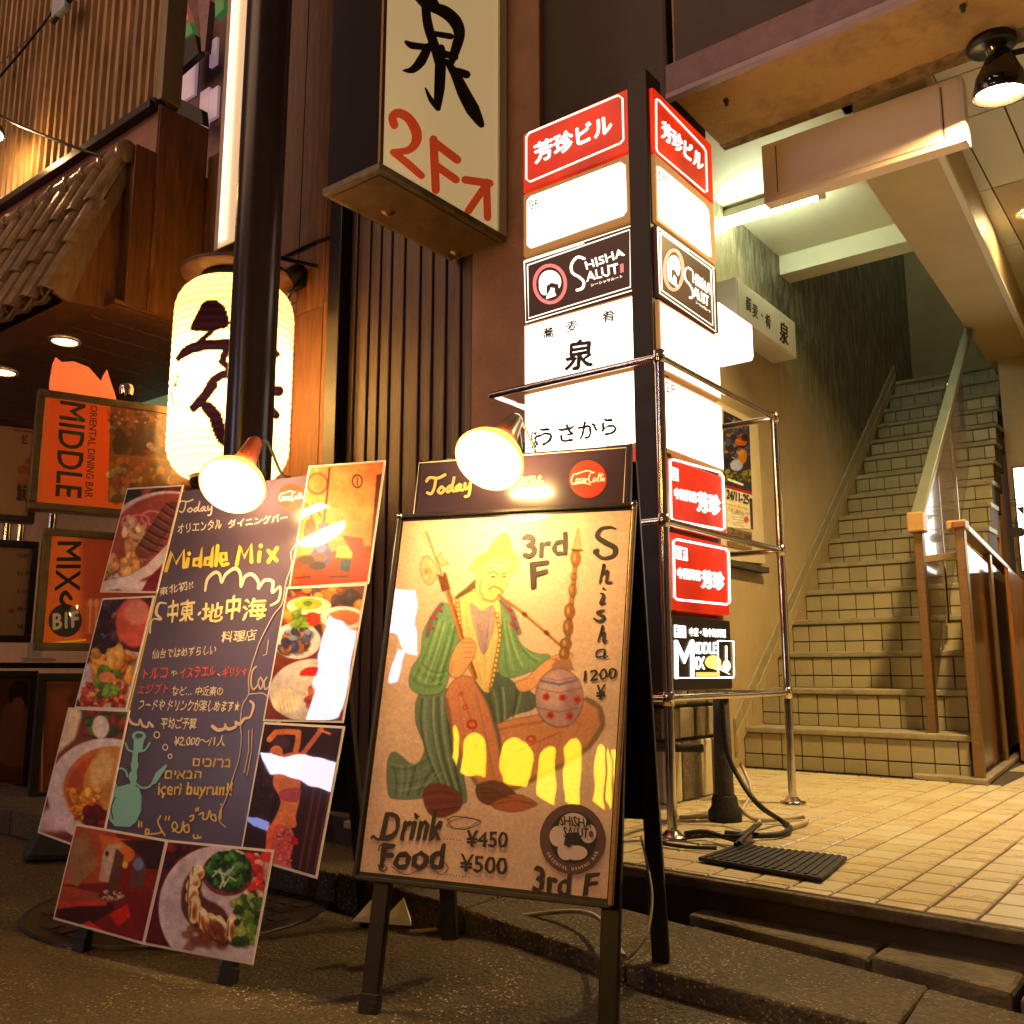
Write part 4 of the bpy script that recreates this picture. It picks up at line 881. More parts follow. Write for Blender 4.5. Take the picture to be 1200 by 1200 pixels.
B2 = Board((420, 1187), (702, 1225)); B1 = Board((75, 1112), (280, 1158))
bf2 = onZ(775, 1127, -.085); bl2 = bf2 - B2.u * .44
b2 = a_board(B2, 0.0, .497, 1.142, .30, 'black folding menu board on the right with a round red logo, carrying the framed poster', 'menu_board', [bl2, bf2], -.085, None)
bb1 = B1.L + B1.back * .50 + B1.u * .05
b1 = a_board(B1, .028, .53, 1.143, .20, 'black folding menu board on the left covered in chalk pen lettering and food photos', 'menu_board', [bb1 + [0, 0, .0], bb1 + B1.u * .44], -.17, True)
# header print of the right board
M_GOLD = mat('gold_script', (.62, .45, .16), .5); M_CREAMP = mat('cream_pen', (.78, .66, .52), .5); M_REDC = mat('logo_red', (.62, .035, .012), .4); M_PENY = mat('yellow_pen', (.82, .62, .06), .45)
M_PENW = mat('white_pen', (.78, .70, .66), .5); M_PENR = mat('red_pen', (.72, .10, .05), .5); M_PENT = mat('teal_pen', (.21, .50, .52), .5); M_PINKL = mat('board_outline', (.60, .40, .32), .5)
pB2 = Plane(B2.pt(0, 0, .004), B2.n); ar = Art(pB2, part_of(b2, 'blackboard'), .0008, (410, 490, 3.4286))
ar.line(M_CREAMP, [(255, 395), (278, 180), (1110, 118), (1098, 352)], 4)
def script_today(ar, T, m, w):
    S = lambda pts: [T(*p) for p in pts]
    for pts in ([(0, 10), (8, 2), (30, 6), (48, 0)], [(24, 8), (20, 30), (12, 44), (2, 40)], [(38, 30), (30, 40), (38, 46), (46, 38), (40, 30)], [(62, 30), (52, 38), (56, 46), (66, 34), (72, 8), (66, 40), (72, 46)],
                [(86, 30), (76, 38), (80, 46), (88, 36), (90, 30), (88, 44), (94, 46)], [(100, 30), (100, 44), (110, 40), (114, 30), (110, 60), (100, 64)]): ar.line(m, S(pts), w, smooth=True)
def script_menu(ar, T, m, w):
    S = lambda pts: [T(*p) for p in pts]
    for pts in ([(0, 46), (12, 6), (18, 40), (36, 4), (34, 44)], [(44, 36), (54, 32), (50, 26), (42, 36), (48, 46), (58, 42)], [(62, 28), (60, 46), (66, 30), (76, 30), (74, 46)], [(82, 28), (80, 44), (90, 42), (96, 28), (94, 44), (102, 44)]): ar.line(m, S(pts), w, smooth=True)
sc = 1.55; script_today(ar, lambda x, y: (308 + x * sc, 238 + y * sc * 1.0 - x * .22), M_GOLD, 11)
script_menu(ar, lambda x, y: (610 + x * 1.6, 210 + y * 1.45 - x * .18), M_GOLD, 11)
def red_logo(ar, cx, cy, r, extra=0.0):
    ar.ell(M_REDC, cx, cy, r, r * 1.0, extra)
    k = r / 75; T = lambda x, y: (cx + x * k, cy + y * k - x * k * .05)
    for pts in ([(-42, -22), (-56, -22), (-66, 0), (-60, 16), (-44, 8)], [(-42, -4), (-48, 4), (-42, 12), (-36, 2), (-42, -4)], [(-24, -4), (-32, 0), (-32, 10), (-22, 6)], [(-14, -4), (-20, 4), (-14, 10), (-9, -2), (-8, 10)], [(-4, 0), (2, 0)],
                [(26, -26), (12, -24), (4, -2), (10, 14), (24, 8)], [(28, -4), (22, 4), (28, 12), (34, 2), (28, -4)], [(40, 8), (48, -22), (42, -10), (42, 12)], [(56, -20), (50, 10)], [(46, -10), (62, -14)], [(62, -2), (56, 6), (62, 10), (66, -2), (66, 10)],
                [(-44, -24), (0, -34), (20, -24)], [(-60, 18), (-20, 14), (10, 22)]): ar.line(M_PENW, [T(*p) for p in pts], 5 * k, extra=extra + .0006, smooth=True)
red_logo(ar, 956, 245, 75); ar.done('print')
# painted board on the left
bp_ = part_of(b1, 'blackboard'); bp_.data.materials.clear(); bp_.data.materials.append(mat('purple_board', (.085, .058, .10), .28, var=.15, vscale=5, coat=.25))
pB1 = Plane(B1.pt(0, 0, .004), B1.n)
ar = Art(pB1, part_of(b1, 'blackboard'), .0008, (110, 540, 3.5294))
red_logo(ar, 815, 150, 55)
sc = 1.2; script_today(ar, lambda x, y: (352 + x * sc, 165 + y * 1.1 - x * .1), M_PENW, 6)
W = M_PENW
ar.text(W, 'オリエンタル', (345, 302), (528, 280), (348, 262), bold=.015, wob=.4); ar.text(M_PENW, 'ダイニングバー', (555, 278), (800, 250), (556, 245), bold=.03, wob=.4)
def pen(m, pts, w): ar.line(m, pts, w, smooth=False)
Y_ = M_PENY
for pts in ([(298, 455), (322, 378), (340, 425), (372, 370), (372, 440)], [(390, 405), (384, 438)], [(440, 405), (415, 408), (412, 432), (436, 434), (446, 360), (440, 436)], [(486, 402), (462, 404), (458, 430), (480, 430), (492, 356), (486, 434)], [(512, 352), (504, 432)],
            [(522, 412), (548, 408), (546, 382), (526, 384), (522, 414), (532, 432), (554, 426)], [(590, 430), (606, 352), (622, 400), (650, 346), (652, 418)], [(686, 378), (682, 415)], [(722, 372), (756, 412)], [(758, 360), (722, 418)]): pen(Y_, pts, 15)
ar.ell(Y_, 394, 384, 8, 9); ar.ell(Y_, 690, 352, 8, 9)
ar.text(W, '東北初!!', (270, 560), (410, 528), (268, 525), bold=.015, wob=.6)
C_ = M_CREAMP
ar.line(C_, [(460, 538, 8), (470, 490, 12), (500, 462, 14), (520, 470, 12), (528, 505, 8), (545, 470, 12), (585, 445, 15), (606, 470, 12), (608, 522, 8), (625, 480, 12), (655, 470, 15), (680, 500, 12), (680, 530, 8), (705, 495, 13), (740, 500, 14), (738, 545, 10), (770, 520, 8), (765, 575, 10), (732, 598, 8)], 12, smooth=True)
ar.line(C_, [(300, 590, 5), (270, 590, 10), (258, 630, 12), (278, 655, 10), (245, 655, 5), (235, 680, 5), (232, 710, 9)], 10, smooth=True)
for ch, x, y, w, h in (('中', 308, 582, 45, 92), ('東', 360, 580, 58, 88), ('・', 432, 625, 14, 16), ('地', 452, 590, 85, 80), ('中', 552, 560, 55, 98), ('海', 618, 572, 98, 88)):
    ar.text(Y_ if 0 else mat('pale_yellow_pen', (.80, .68, .34), .5), ch, (x - 8, y + h), (x + w - 8, y + h - 6), (x, y), bold=.022, wob=.7)
ar.text(C_, '料理店', (525, 752), (668, 742), (532, 705), bold=.012, wob=.6)
ar.text(C_, '仙台ではめずらしい', (240, 820), (502, 800), (246, 780), bold=.008, wob=.6)
for m_, st, a, b, c in ((M_PENR, 'トルコ', (202, 905), (300, 898), (208, 858)), (C_, 'や', (318, 892), (342, 890), (320, 868)), (M_PENR, 'イスラエル', (352, 900), (500, 890), (358, 855)), (C_, '、', (510, 892), (520, 892), (512, 880)), (M_PENR, 'ギリシャ', (530, 898), (632, 890), (536, 852)),
                        (M_PENR, 'エジプト', (178, 965), (305, 960), (186, 925)), (C_, 'など… 中近東の', (322, 970), (530, 972), (328, 932)), (C_, 'フードや ドリンクが楽しめます★', (182, 1032), (600, 1038), (192, 985)), (C_, '平均ご予算', (275, 1108), (420, 1110), (282, 1062))):
    ar.text(m_, st, a, b, c, bold=.012, wob=.6)
ar.z(40, 820, 3.1579)
ar.text(C_, '¥2.000〜/1人', (515, 172), (705, 172), (522, 132), bold=.01, wob=.5)
G_ = mat('ochre_pen', (.66, .45, .12), .5)
ar.text(G_, 'םיכורב', (585, 246), (728, 250), (590, 216), bold=.02, wob=.6); ar.text(G_, 'םיאבה', (482, 290), (618, 292), (486, 262), bold=.02, wob=.6)
ar.text(G_, 'içeri buyrun!!', (455, 366), (728, 368), (462, 305), bold=.02, wob=.5)
for pts in ([(600, 402), (598, 412)], [(608, 400), (606, 410)], [(576, 432), (590, 428), (586, 445), (578, 448)], [(610, 425), (626, 418), (624, 440), (640, 440), (650, 410), (656, 440), (672, 448), (668, 425), (652, 432)], [(692, 402), (690, 440)], [(690, 386), (692, 388)],
            [(388, 450), (387, 470)], [(398, 452), (397, 470)], [(412, 492), (414, 480), (424, 482), (422, 494), (410, 498), (460, 494), (470, 488)], [(468, 430), (458, 452), (470, 480), (484, 502)], [(488, 432), (486, 445)], [(500, 432), (498, 444)],
            [(512, 488), (530, 470), (520, 452), (510, 470), (530, 490), (545, 485), (552, 450), (556, 486), (572, 488), (570, 462), (556, 470)], [(590, 500), (592, 512), (604, 512), (606, 500), (608, 512), (618, 508)]): ar.line(G_, pts, 6, smooth=True)
for cx, cy, r in ((454, 130, 10), (485, 176, 9), (503, 209, 7)): ar.ring(C_, cx, cy, r, r * 1.15, 4)
C2 = M_PINKL
ar.line(mat('pink_pen', (.72, .52, .44), .5), [(345, 60, 12), (360, 85, 10), (385, 92, 8), (392, 72, 5), (402, 96, 10), (420, 100, 8), (424, 82, 5), (438, 98, 12)], 9, smooth=True)
ar.line(mat('pink_pen'), [(660, 98, 13), (680, 112, 14), (705, 105, 10), (706, 88, 5), (716, 108, 13), (745, 100, 10), (745, 80, 5), (760, 90, 13), (778, 70, 10), (800, 62, 8), (812, 20, 10), (800, 5, 8)], 10, smooth=True)
T_ = M_PENT
ar.poly(T_, [(302, 325), (350, 312), (388, 325), (398, 360), (396, 410), (378, 452), (355, 470), (300, 468), (278, 445), (276, 400), (286, 350)])
ar.poly(T_, [(355, 320), (365, 195), (385, 195), (376, 320)]); ar.ell(T_, 372, 242, 14, 20); ar.ell(T_, 366, 285, 16, 22)
ar.ell(T_, 388, 135, 26, 19); ar.poly(T_, [(368, 142), (408, 142), (400, 190), (368, 188)]); ar.ell(mat('purple_board'), 388, 132, 14, 8, extra=.001)
ar.line(T_, [(338, 160), (350, 186), (380, 192), (410, 186), (428, 160)], 7, smooth=True)
ar.line(T_, [(378, 310), (400, 326), (425, 322), (440, 305), (465, 265)], 7, smooth=True); ar.poly(T_, [(432, 312), (450, 270), (488, 238), (492, 246), (465, 290), (448, 312)])
ar.line(T_, [(305, 325), (298, 285), (315, 255), (338, 262), (345, 285)], 7, smooth=True); ar.line(M_BOARD, [(300, 360), (285, 400), (292, 440)], 4, extra=.001, smooth=True)
# bottle outline
ar.z(110, 540, 3.5294); BP = mat('bottle_outline', (.58, .42, .45), .5)
ar.line(BP, [(835, 345), (815, 380), (818, 430), (795, 500), (778, 590), (742, 640), (690, 740), (668, 800), (652, 850), (640, 900), (640, 965), (615, 1010), (606, 1085), (610, 1150), (600, 1230), (575, 1310), (545, 1400), (522, 1450), (520, 1490), (545, 1515)], 4, smooth=True)
ar.line(BP, [(722, 740), (714, 800), (700, 805)], 4); ar.line(BP, [(640, 1115), (640, 1200), (622, 1290)], 4); ar.line(BP, [(655, 1110), (652, 1200), (634, 1300)], 4)
for pts in ([(672, 850), (656, 870), (650, 920), (660, 945), (680, 925)], [(690, 895), (680, 915), (688, 945), (700, 920), (690, 895)], [(716, 895), (704, 915), (708, 945), (722, 935)], [(738, 900), (726, 925), (732, 945), (742, 920)]): ar.line(BP, pts, 7, smooth=True)
ar.line(BP, [(640, 965), (700, 962), (725, 985)], 5, smooth=True)
ar.done('print')

# ------------------------------------------------------------------ photo cards stuck round the left board
M_CARD = mat('card_white', (.72, .64, .62), .4)
M_PRINT = attr_mat('photo_print', .45, coat=1.0, spec=.2)
def card(name, q, paint, label, off, mg=.03, step=.6, cat='photo card'):
    pl = Plane(B1.pt(0, 0, off), B1.n); C = [pl.at(*p) for p in q]; cen = sum(C) / 4
    t = thing(name, cen, label, cat, None)
    MB().prism([C[0], C[1], C[2], C[3]], -B1.n * .0025).build('card', M_CARD, t)
    w = np.linalg.norm(C[1] - C[0]); h = np.linalg.norm(C[3] - C[0]); m = .005
    I = [C[0] + (C[1] - C[0]) / w * m + (C[3] - C[0]) / h * m, C[1] - (C[1] - C[0]) / w * m + (C[2] - C[1]) / h * m, C[2] - (C[2] - C[3]) / w * m - (C[2] - C[1]) / h * m, C[3] + (C[2] - C[3]) / w * m - (C[3] - C[0]) / h * m]
    print_sheet('photo', [p + B1.n * .0006 for p in I], paint, M_PRINT, t, step)
    return t
def pbox(q, pad=2): xs = [p[0] for p in q]; ys = [p[1] for p in q]; return (min(xs) - pad, min(ys) - pad, max(xs) + pad, max(ys) + pad)
# meat and chips
q = [(149, 572), (215, 568), (184, 695), (117, 694)]
P = Paint(pbox(q), 3, (150, 40, 25)).z(0, 350, 3.4286)
P.blobs(500, 760, 760, 860, 60, 14, 30, [(60, 80, 30), (120, 30, 30), (40, 45, 20), (130, 70, 50)], .8, 1.8, 3, 8).poly([(500, 840), (740, 850), (700, 960), (480, 960)], (200, 60, 25), .9, 12)
P.ell(640, 985, 260, 205, (225, 205, 215), 1, 4, -.35).ell(650, 960, 225, 170, (150, 60, 40), .9, 8, -.35)
for c in ((560, 895, 40), (610, 880, 42), (520, 900, 30)): P.ell(c[0], c[1], c[2], 26, (225, 130, 160), .9, 2, 0, 7)
P.blobs(500, 900, 570, 1090, 60, 8, 16, [(235, 180, 130), (240, 205, 165), (200, 130, 80)], .9, 3.2, 4, 2); P.blobs(420, 1050, 560, 1110, 40, 9, 16, [(235, 175, 110), (220, 150, 90)], .9, 2.5, 6, 2)
for i in range(7): P.ell(585 + i * 17, 1010 - i * 26, 44, 34, (112, 62, 40), 1, 4, -.5)
for i in range(7): P.line([(560 + i * 18, 985 - i * 27), (600 + i * 18, 1010 - i * 27), (640 + i * 15, 1020 - i * 27)], 6, (40, 20, 18), .9, 2).line([(560 + i * 18, 997 - i * 27), (600 + i * 18, 1022 - i * 27)], 4, (170, 110, 80), .7, 2)
P.line([(400, 1160), (500, 1140), (600, 1090), (680, 1010)], 42, (228, 212, 222), 1, 3).poly([(600, 1120), (680, 1050), (640, 1190), (560, 1190)], (110, 20, 18), .9, 3)
P.line([(440, 1128), (520, 1112), (600, 1062)], 5, (150, 110, 120), .6, 3).photo(.9, .09, 2)
card('photo_card', q, P, 'photo card of grilled meat and chips, upper left of the board', .0095)
# noodles and beans
q = [(120, 701), (181, 698), (148, 832), (87, 830)]
P = Paint(pbox(q), 3, (70, 25, 25)).z(0, 680, 3.4286)
P.blobs(360, 60, 480, 300, 70, 8, 26, [(40, 20, 25), (90, 60, 70), (150, 110, 110), (60, 30, 25)], .8, 1.6, 7, 4); P.ell(540, 170, 75, 100, (200, 90, 75), 1, 10).ell(550, 130, 50, 50, (215, 140, 130), .8, 14)
P.ell(490, 420, 190, 135, (205, 195, 215), 1, 4, -.1).ell(500, 400, 150, 100, (185, 165, 185), .7, 12)
P.blobs(380, 290, 530, 420, 60, 12, 22, [(215, 150, 60), (200, 110, 40), (225, 170, 90)], .9, 2.4, 8, 3); P.blobs(330, 415, 510, 508, 130, 5, 10, [(175, 70, 30), (205, 110, 50), (130, 40, 20), (220, 150, 90)], .95, 2.2, 9, 2)
P.blobs(390, 350, 470, 470, 26, 9, 16, [(80, 120, 30), (110, 150, 50), (60, 90, 25)], .9, 1.8, 10, 2).ell(430, 390, 34, 22, (225, 130, 90), .9, 3).photo(.9, .09, 3)
card('photo_card', q, P, 'photo card of fried noodles with green garnish, middle of the left column', .0098)
# soup
q = [(80, 829), (152, 832), (117, 1003), (44, 976)]
P = Paint(pbox(q), 3, (120, 60, 40)).z(0, 680, 3.4286)
P.poly([(270, 510), (340, 510), (300, 640), (230, 700)], (235, 215, 190), 1, 14).blobs(340, 510, 520, 620, 50, 10, 24, [(50, 80, 25), (80, 110, 40), (130, 50, 30)], .85, 1.8, 11, 4).ell(405, 590, 34, 46, (225, 215, 220), 1, 4)
P.ell(430, 850, 240, 215, (220, 205, 222), 1, 4).ell(450, 840, 195, 172, (190, 110, 60), 1, 8).ell(450, 850, 180, 158, (180, 80, 20), 1, 8)
P.ell(430, 820, 95, 150, (196, 138, 60), 1, 8, .25).ell(410, 760, 42, 80, (225, 190, 150), .8, 20, .25).blobs(280, 840, 400, 960, 50, 6, 15, [(225, 140, 30), (200, 90, 15), (235, 170, 70)], .8, 2, 12, 3)
P.blobs(350, 920, 440, 1010, 40, 8, 20, [(140, 25, 20), (110, 20, 20), (90, 30, 20)], .9, 2, 13, 3).poly([(150, 940), (260, 880), (300, 1010), (150, 1010)], (215, 195, 220), .9, 20).photo(.9, .09, 4)
card('photo_card', q, P, 'photo card of orange soup with an egg in a white bowl at the lower left', .0095)
# water pipe on an orange table
q = [(362, 546), (452, 539), (432, 684), (338, 690)]
P = Paint(pbox(q), 3, (200, 110, 60)).z(110, 540, 3.5294)
P.poly([(880, 20), (1200, 0), (1160, 370), (860, 400)], (215, 125, 70), 1, 20).ell(1050, 160, 120, 150, (235, 160, 100), .7, 60)
P.poly([(840, 400), (1160, 350), (1130, 520), (790, 520)], (190, 45, 15), 1, 8).poly([(830, 450), (880, 430), (840, 515), (795, 515)], (215, 60, 15), 1, 5)
P.line([(975, 30), (965, 150), (950, 260)], 9, (90, 50, 30), 1, 2); P.ell(925, 95, 40, 42, (120, 60, 35), .9, 2, 0, 7); P.line([(880, 180), (910, 260), (885, 360)], 12, (110, 60, 30), .9, 2); P.line([(905, 180), (940, 230)], 6, (110, 50, 30), .9, 2)
P.ell(895, 300, 26, 60, (90, 50, 45), .9, 4); P.poly([(930, 262), (972, 258), (965, 330), (985, 380), (975, 425), (900, 430), (895, 390), (930, 340)], (60, 60, 130), 1, 3); P.ell(940, 360, 22, 22, (110, 110, 190), .8, 4).ell(935, 400, 30, 18, (150, 60, 60), .8, 4)
P.ell(925, 435, 36, 18, (40, 30, 35), 1, 3).ell(880, 410, 34, 20, (60, 35, 25), 1, 3).poly([(1010, 350), (1075, 355), (1068, 405), (1000, 400)], (205, 170, 90), 1, 2).poly([(1030, 310), (1110, 320), (1130, 400), (1080, 400)], (150, 30, 25), 1, 3).poly([(1020, 405), (1065, 410), (1060, 460), (1015, 455)], (40, 60, 80), 1, 2).ell(990, 435, 26, 20, (140, 30, 20), 1, 2)
P.ell(1090, 85, 20, 26, (90, 50, 35), .9, 2, 0, 6).line([(1090, 70), (1090, 100)], 5, (90, 50, 35)).line([(835, 485), (895, 480)], 10, (60, 20, 10), .9).line([(975, 480), (1050, 478)], 10, (70, 20, 10), .9).poly([(1170, 60), (1200, 50), (1160, 420), (1140, 420)], (60, 25, 15), .8, 5).photo(.9, .09, 5)
card('photo_card', q, P, 'photo card of a blue water pipe on an orange table, upper right of the board', .0102)
# table of dishes
q = [(336, 688), (430, 684), (402, 847), (308, 845)]
P = Paint(pbox(q), 3, (110, 50, 35)).z(110, 540, 3.5294)
P.blobs(780, 520, 1110, 700, 60, 12, 30, [(150, 80, 30), (60, 40, 50), (200, 130, 60), (120, 40, 30)], .8, 1.6, 14, 4)
P.ell(890, 600, 92, 38, (230, 215, 190), 1, 3).ell(885, 592, 60, 24, (220, 170, 60), 1, 4).ell(885, 590, 20, 12, (90, 130, 40), 1, 3).ell(1030, 650, 95, 48, (230, 220, 225), 1, 3).ell(1035, 650, 70, 32, (190, 110, 70), 1, 4)
P.ell(840, 745, 100, 75, (215, 205, 220), 1, 3).blobs(780, 700, 890, 790, 60, 8, 18, [(60, 70, 110), (110, 120, 160), (50, 45, 70), (150, 90, 60)], .9, 1.8, 15, 3).ell(905, 655, 34, 28, (200, 50, 20), 1, 4).blobs(830, 630, 880, 680, 12, 10, 18, [(110, 140, 40)], .9, 2, 16, 3)
P.ell(900, 950, 175, 130, (220, 205, 215), 1, 4, -.1).ell(1010, 770, 70, 60, (220, 180, 190), 1, 5).blobs(960, 720, 1080, 800, 40, 8, 18, [(190, 110, 60), (150, 90, 60)], .8, 2, 17, 3)
P.ell(910, 885, 70, 42, (240, 220, 215), 1, 3).ell(910, 885, 58, 32, (190, 30, 25), 1, 3).poly([(842, 890), (978, 890), (965, 960), (860, 960)], (235, 215, 210), 1, 5).ell(795, 995, 58, 52, (240, 225, 205), 1, 4)
for k in range(5): P.line([(760 + k * 16, 950 + k * 3), (775 + k * 16, 1040)], 4, (205, 180, 160), .7, 2)
P.blobs(890, 960, 1000, 1050, 50, 10, 22, [(190, 100, 30), (150, 60, 20), (215, 150, 60)], .9, 2, 18, 3).photo(.9, .09, 6)
card('photo_card', q, P, 'photo card crowded with small dishes and a red dip, middle of the right column', .0098)
# dancer
q = [(309, 846), (404, 851), (371, 1030), (281, 1003)]
P = Paint(pbox(q), 4, (45, 18, 18)).z(280, 840, 6.0)
for x in (480, 530, 590, 640): P.line([(x + 70, 400), (x - 60, 1100)], 16, (110, 50, 35), .7, 10)
P.blobs(120, 350, 240, 700, 40, 8, 22, [(60, 30, 25), (30, 12, 14)], .7, 2, 19, 6)
SK = (205, 120, 80)
P.line([(215, 160), (260, 110), (340, 105), (420, 110), (415, 180), (400, 240)], 40, SK, 1, 4).line([(580, 90), (520, 170), (460, 250), (430, 290)], 34, (190, 105, 80), 1, 4).line([(560, 90), (640, 120)], 16, SK, 1, 4)
P.ell(300, 180, 62, 50, (70, 40, 55), 1, 6).ell(262, 255, 48, 52, SK, 1, 5, .3).ell(250, 262, 12, 10, (120, 60, 50), .7, 4).ell(272, 285, 16, 7, (150, 50, 50), .8, 3)
P.poly([(250, 300), (330, 260), (430, 250), (450, 330), (440, 440), (430, 520), (425, 600), (400, 700), (395, 780), (230, 780), (260, 700), (290, 620), (285, 560), (240, 480), (245, 410)], SK, 1, 8, True)
P.poly([(290, 520), (430, 500), (420, 590), (360, 600), (300, 580)], (150, 60, 90), .8, 6, True).poly([(215, 760), (370, 790), (385, 900), (360, 1000), (370, 1100), (210, 1090), (190, 940), (195, 820)], (210, 100, 60), 1, 8, True)
P.poly([(250, 770), (370, 800), (372, 900), (330, 1090), (250, 1070)], (190, 80, 100), .8, 10, True).blobs(260, 780, 370, 1050, 50, 4, 9, [(235, 160, 150), (150, 50, 80)], .6, 1.5, 20, 2).poly([(370, 830), (415, 860), (415, 900), (368, 900)], (190, 20, 15), 1, 4)
P.poly([(300, 280), (420, 270), (440, 340), (330, 370)], (205, 110, 140), .8, 8).photo(.9, .09, 7)
card('photo_card', q, P, 'photo card of a dancer with raised arms, lower right of the board', .0095, step=.5)
# restaurant interior
q = [(89, 965), (196, 984), (168, 1107), (62, 1077)]
P = Paint(pbox(q), 3, (120, 30, 15)).z(60, 960, 4.444)
P.poly([(130, 20), (340, 60), (330, 330), (60, 340)], (170, 80, 40), 1, 4).poly([(180, 60), (245, 240), (140, 350), (80, 330), (110, 120)], (150, 110, 75), 1, 4).poly([(250, 80), (420, 110), (440, 200), (300, 300)], (205, 110, 40), 1, 8)
P.poly([(300, 130), (365, 130), (345, 270), (300, 330), (250, 320), (270, 180)], (190, 160, 150), 1, 3).ell(292, 180, 10, 14, (60, 40, 40)).poly([(340, 150), (380, 190), (350, 380), (290, 370)], (90, 55, 40), 1, 4).poly([(430, 195), (500, 200), (480, 360), (405, 350)], (90, 60, 60), 1, 3).ell(455, 235, 26, 34, (120, 130, 190), .9, 8)
P.poly([(360, 110), (590, 110), (560, 260), (500, 260), (470, 190)], (45, 20, 15), .9, 8).poly([(30, 340), (330, 400), (300, 470), (20, 470)], (150, 70, 45), 1, 3).poly([(30, 470), (310, 430), (330, 470), (200, 560), (30, 530)], (60, 20, 15), 1, 3)
P.poly([(300, 500), (400, 440), (470, 460), (350, 560)], (200, 40, 15), 1, 3).poly([(100, 570), (200, 530), (290, 590), (240, 620)], (200, 60, 20), 1, 4).poly([(380, 380), (560, 380), (520, 640), (430, 560)], (110, 25, 12), 1, 6).poly([(25, 430), (290, 425), (290, 450), (30, 458)], (185, 60, 35), 1, 3)
P.ell(320, 400, 75, 20, (80, 40, 35), 1, 4).blobs(260, 380, 380, 420, 24, 5, 10, [(220, 200, 180), (200, 160, 130), (120, 60, 40)], .9, 1.5, 21, 2).ell(385, 240, 14, 18, (245, 210, 120), .9, 6).photo(.9, .09, 8)
card('photo_card', q, P, 'photo card of a red lit dining room with low tables, bottom left of the board', .0125)
# rolls with bowl of salad
q = [(196, 984), (321, 996), (296, 1131), (168, 1107)]
P = Paint(pbox(q), 3, (80, 22, 25)).z(60, 960, 4.444)
P.blobs(600, 120, 720, 400, 50, 12, 30, [(130, 25, 25), (60, 18, 20), (40, 14, 16)], .8, 1.6, 22, 5)
P.ell(870, 470, 310, 330, (205, 190, 215), 1, 5, -.1).ell(880, 460, 285, 300, (190, 175, 205), .6, 18).blobs(1030, 180, 1130, 400, 50, 14, 30, [(205, 50, 40), (225, 150, 150), (230, 200, 200), (150, 30, 30)], .9, 1.6, 23, 4)
P.poly([(690, 330), (760, 260), (790, 400), (900, 470), (970, 640), (860, 640), (740, 560), (680, 470)], (75, 35, 20), .9, 12, True)
P.ell(920, 285, 134, 116, (120, 56, 52), 1, 3).ell(920, 270, 122, 104, (35, 45, 25), 1, 6).blobs(812, 172, 1030, 362, 150, 7, 19, [(35, 85, 30), (60, 120, 40), (25, 55, 22), (90, 140, 60)], .9, 1.8, 24, 3, True)
for pts in ([(840, 300), (880, 260), (900, 330)], [(880, 360), (905, 290), (930, 260)], [(900, 350), (930, 300), (960, 320)], [(850, 270), (920, 290), (950, 250)]): P.line(pts, 9, (205, 205, 205), .9, 2)
for i, (cx, cy, r_) in enumerate(((760, 290, .9), (740, 340, .7), (735, 400, .4), (748, 470, .1), (795, 530, -.25), (850, 560, -.35), (885, 575, -.2), (945, 570, 0))):
    P.ell(cx + 4, cy + 8, 37, 80 if i > 2 else 50, (70, 36, 20), .8, 8, r_).ell(cx, cy, 33, 76 if i > 2 else 46, (222, 198, 160), 1, 3, r_).ell(cx + 2, cy - 26, 24, 32, (244, 232, 218), .8, 6, r_).ell(cx, cy + 14, 15, 44, (186, 112, 48), .85, 5, r_).ell(cx - 2, cy + 20, 6, 30, (92, 60, 30), .8, 4, r_).line([(cx - 20, cy - 40), (cx - 26, cy + 40)], 6, (60, 30, 18), .8, 3)
P.blobs(960, 400, 1110, 640, 90, 12, 28, [(120, 150, 50), (60, 90, 30), (150, 170, 90), (40, 60, 25)], .9, 1.6, 25, 3).blobs(700, 560, 900, 660, 20, 10, 30, [(120, 60, 30)], .5, 2, 26, 8).photo(.9, .09, 9)
card('photo_card', q, P, 'photo card of sliced rolls round a bowl of salad, bottom of the board', .013)

# ------------------------------------------------------------------ framed poster of a seated man, hung on the right board
q = [(470, 606), (744, 592), (716, 1062), (417, 1028)]
off = .022; pP = Plane(B2.pt(0, 0, off), B2.n); C = [pP.at(*p) for p in q]
fp = thing('framed_poster', sum(C) / 4, 'framed drawing of a turbaned man with water pipe hung on the right board', 'poster')
MB().prism(C, -B2.n * .010).build('backing', M_BFRAME, fp)
P = Paint((410, 585, 752, 1068), 2.4, (230, 194, 168))
P.z(410, 586, 2.2188)
OUT = (70, 58, 46)
def shp(pts, col, w=1.6, al=1.0, oa=.65, sm=True):          # a flat wash with a thin drawn outline
    P.poly(pts, col, al, 1.5, sm); q_ = P._sm(pts) if sm else list(pts); P.line(q_ + [q_[0]], w, OUT, oa, 1)
def folds(A, B, n, cols, w, al=.6, sag=0.0):                # curved drapery strokes fanned between two polylines
    A = np.array(A, float); B = np.array(B, float)
    for k in range(n):
        t = min(1, max(0, (k + .5 + .45 * math.sin(k * 5.1 + n)) / n)); pts = A * (1 - t) + B * t; q_ = [tuple(p) for p in pts]
        if len(q_) == 3: q_ = [tuple((1 - u) ** 2 * np.array(q_[0]) + 2 * u * (1 - u) * np.array(q_[1]) + u * u * np.array(q_[2])) for u in np.linspace(0, 1, 9)]
        P.line(q_, w * (.9 + .6 * math.sin(k * 2.3)), cols[k % len(cols)], al * (.75 + .3 * math.sin(k * 3.7)), 3.5)
DG, LG, MG = (50, 66, 56), (168, 184, 150), (96, 116, 100)
shp([(180, 505), (250, 490), (266, 530), (262, 610), (290, 690), (304, 785), (262, 778), (205, 748), (190, 775), (122, 778), (100, 762), (98, 682), (118, 655), (168, 690), (196, 645), (172, 580)], (112, 132, 116))
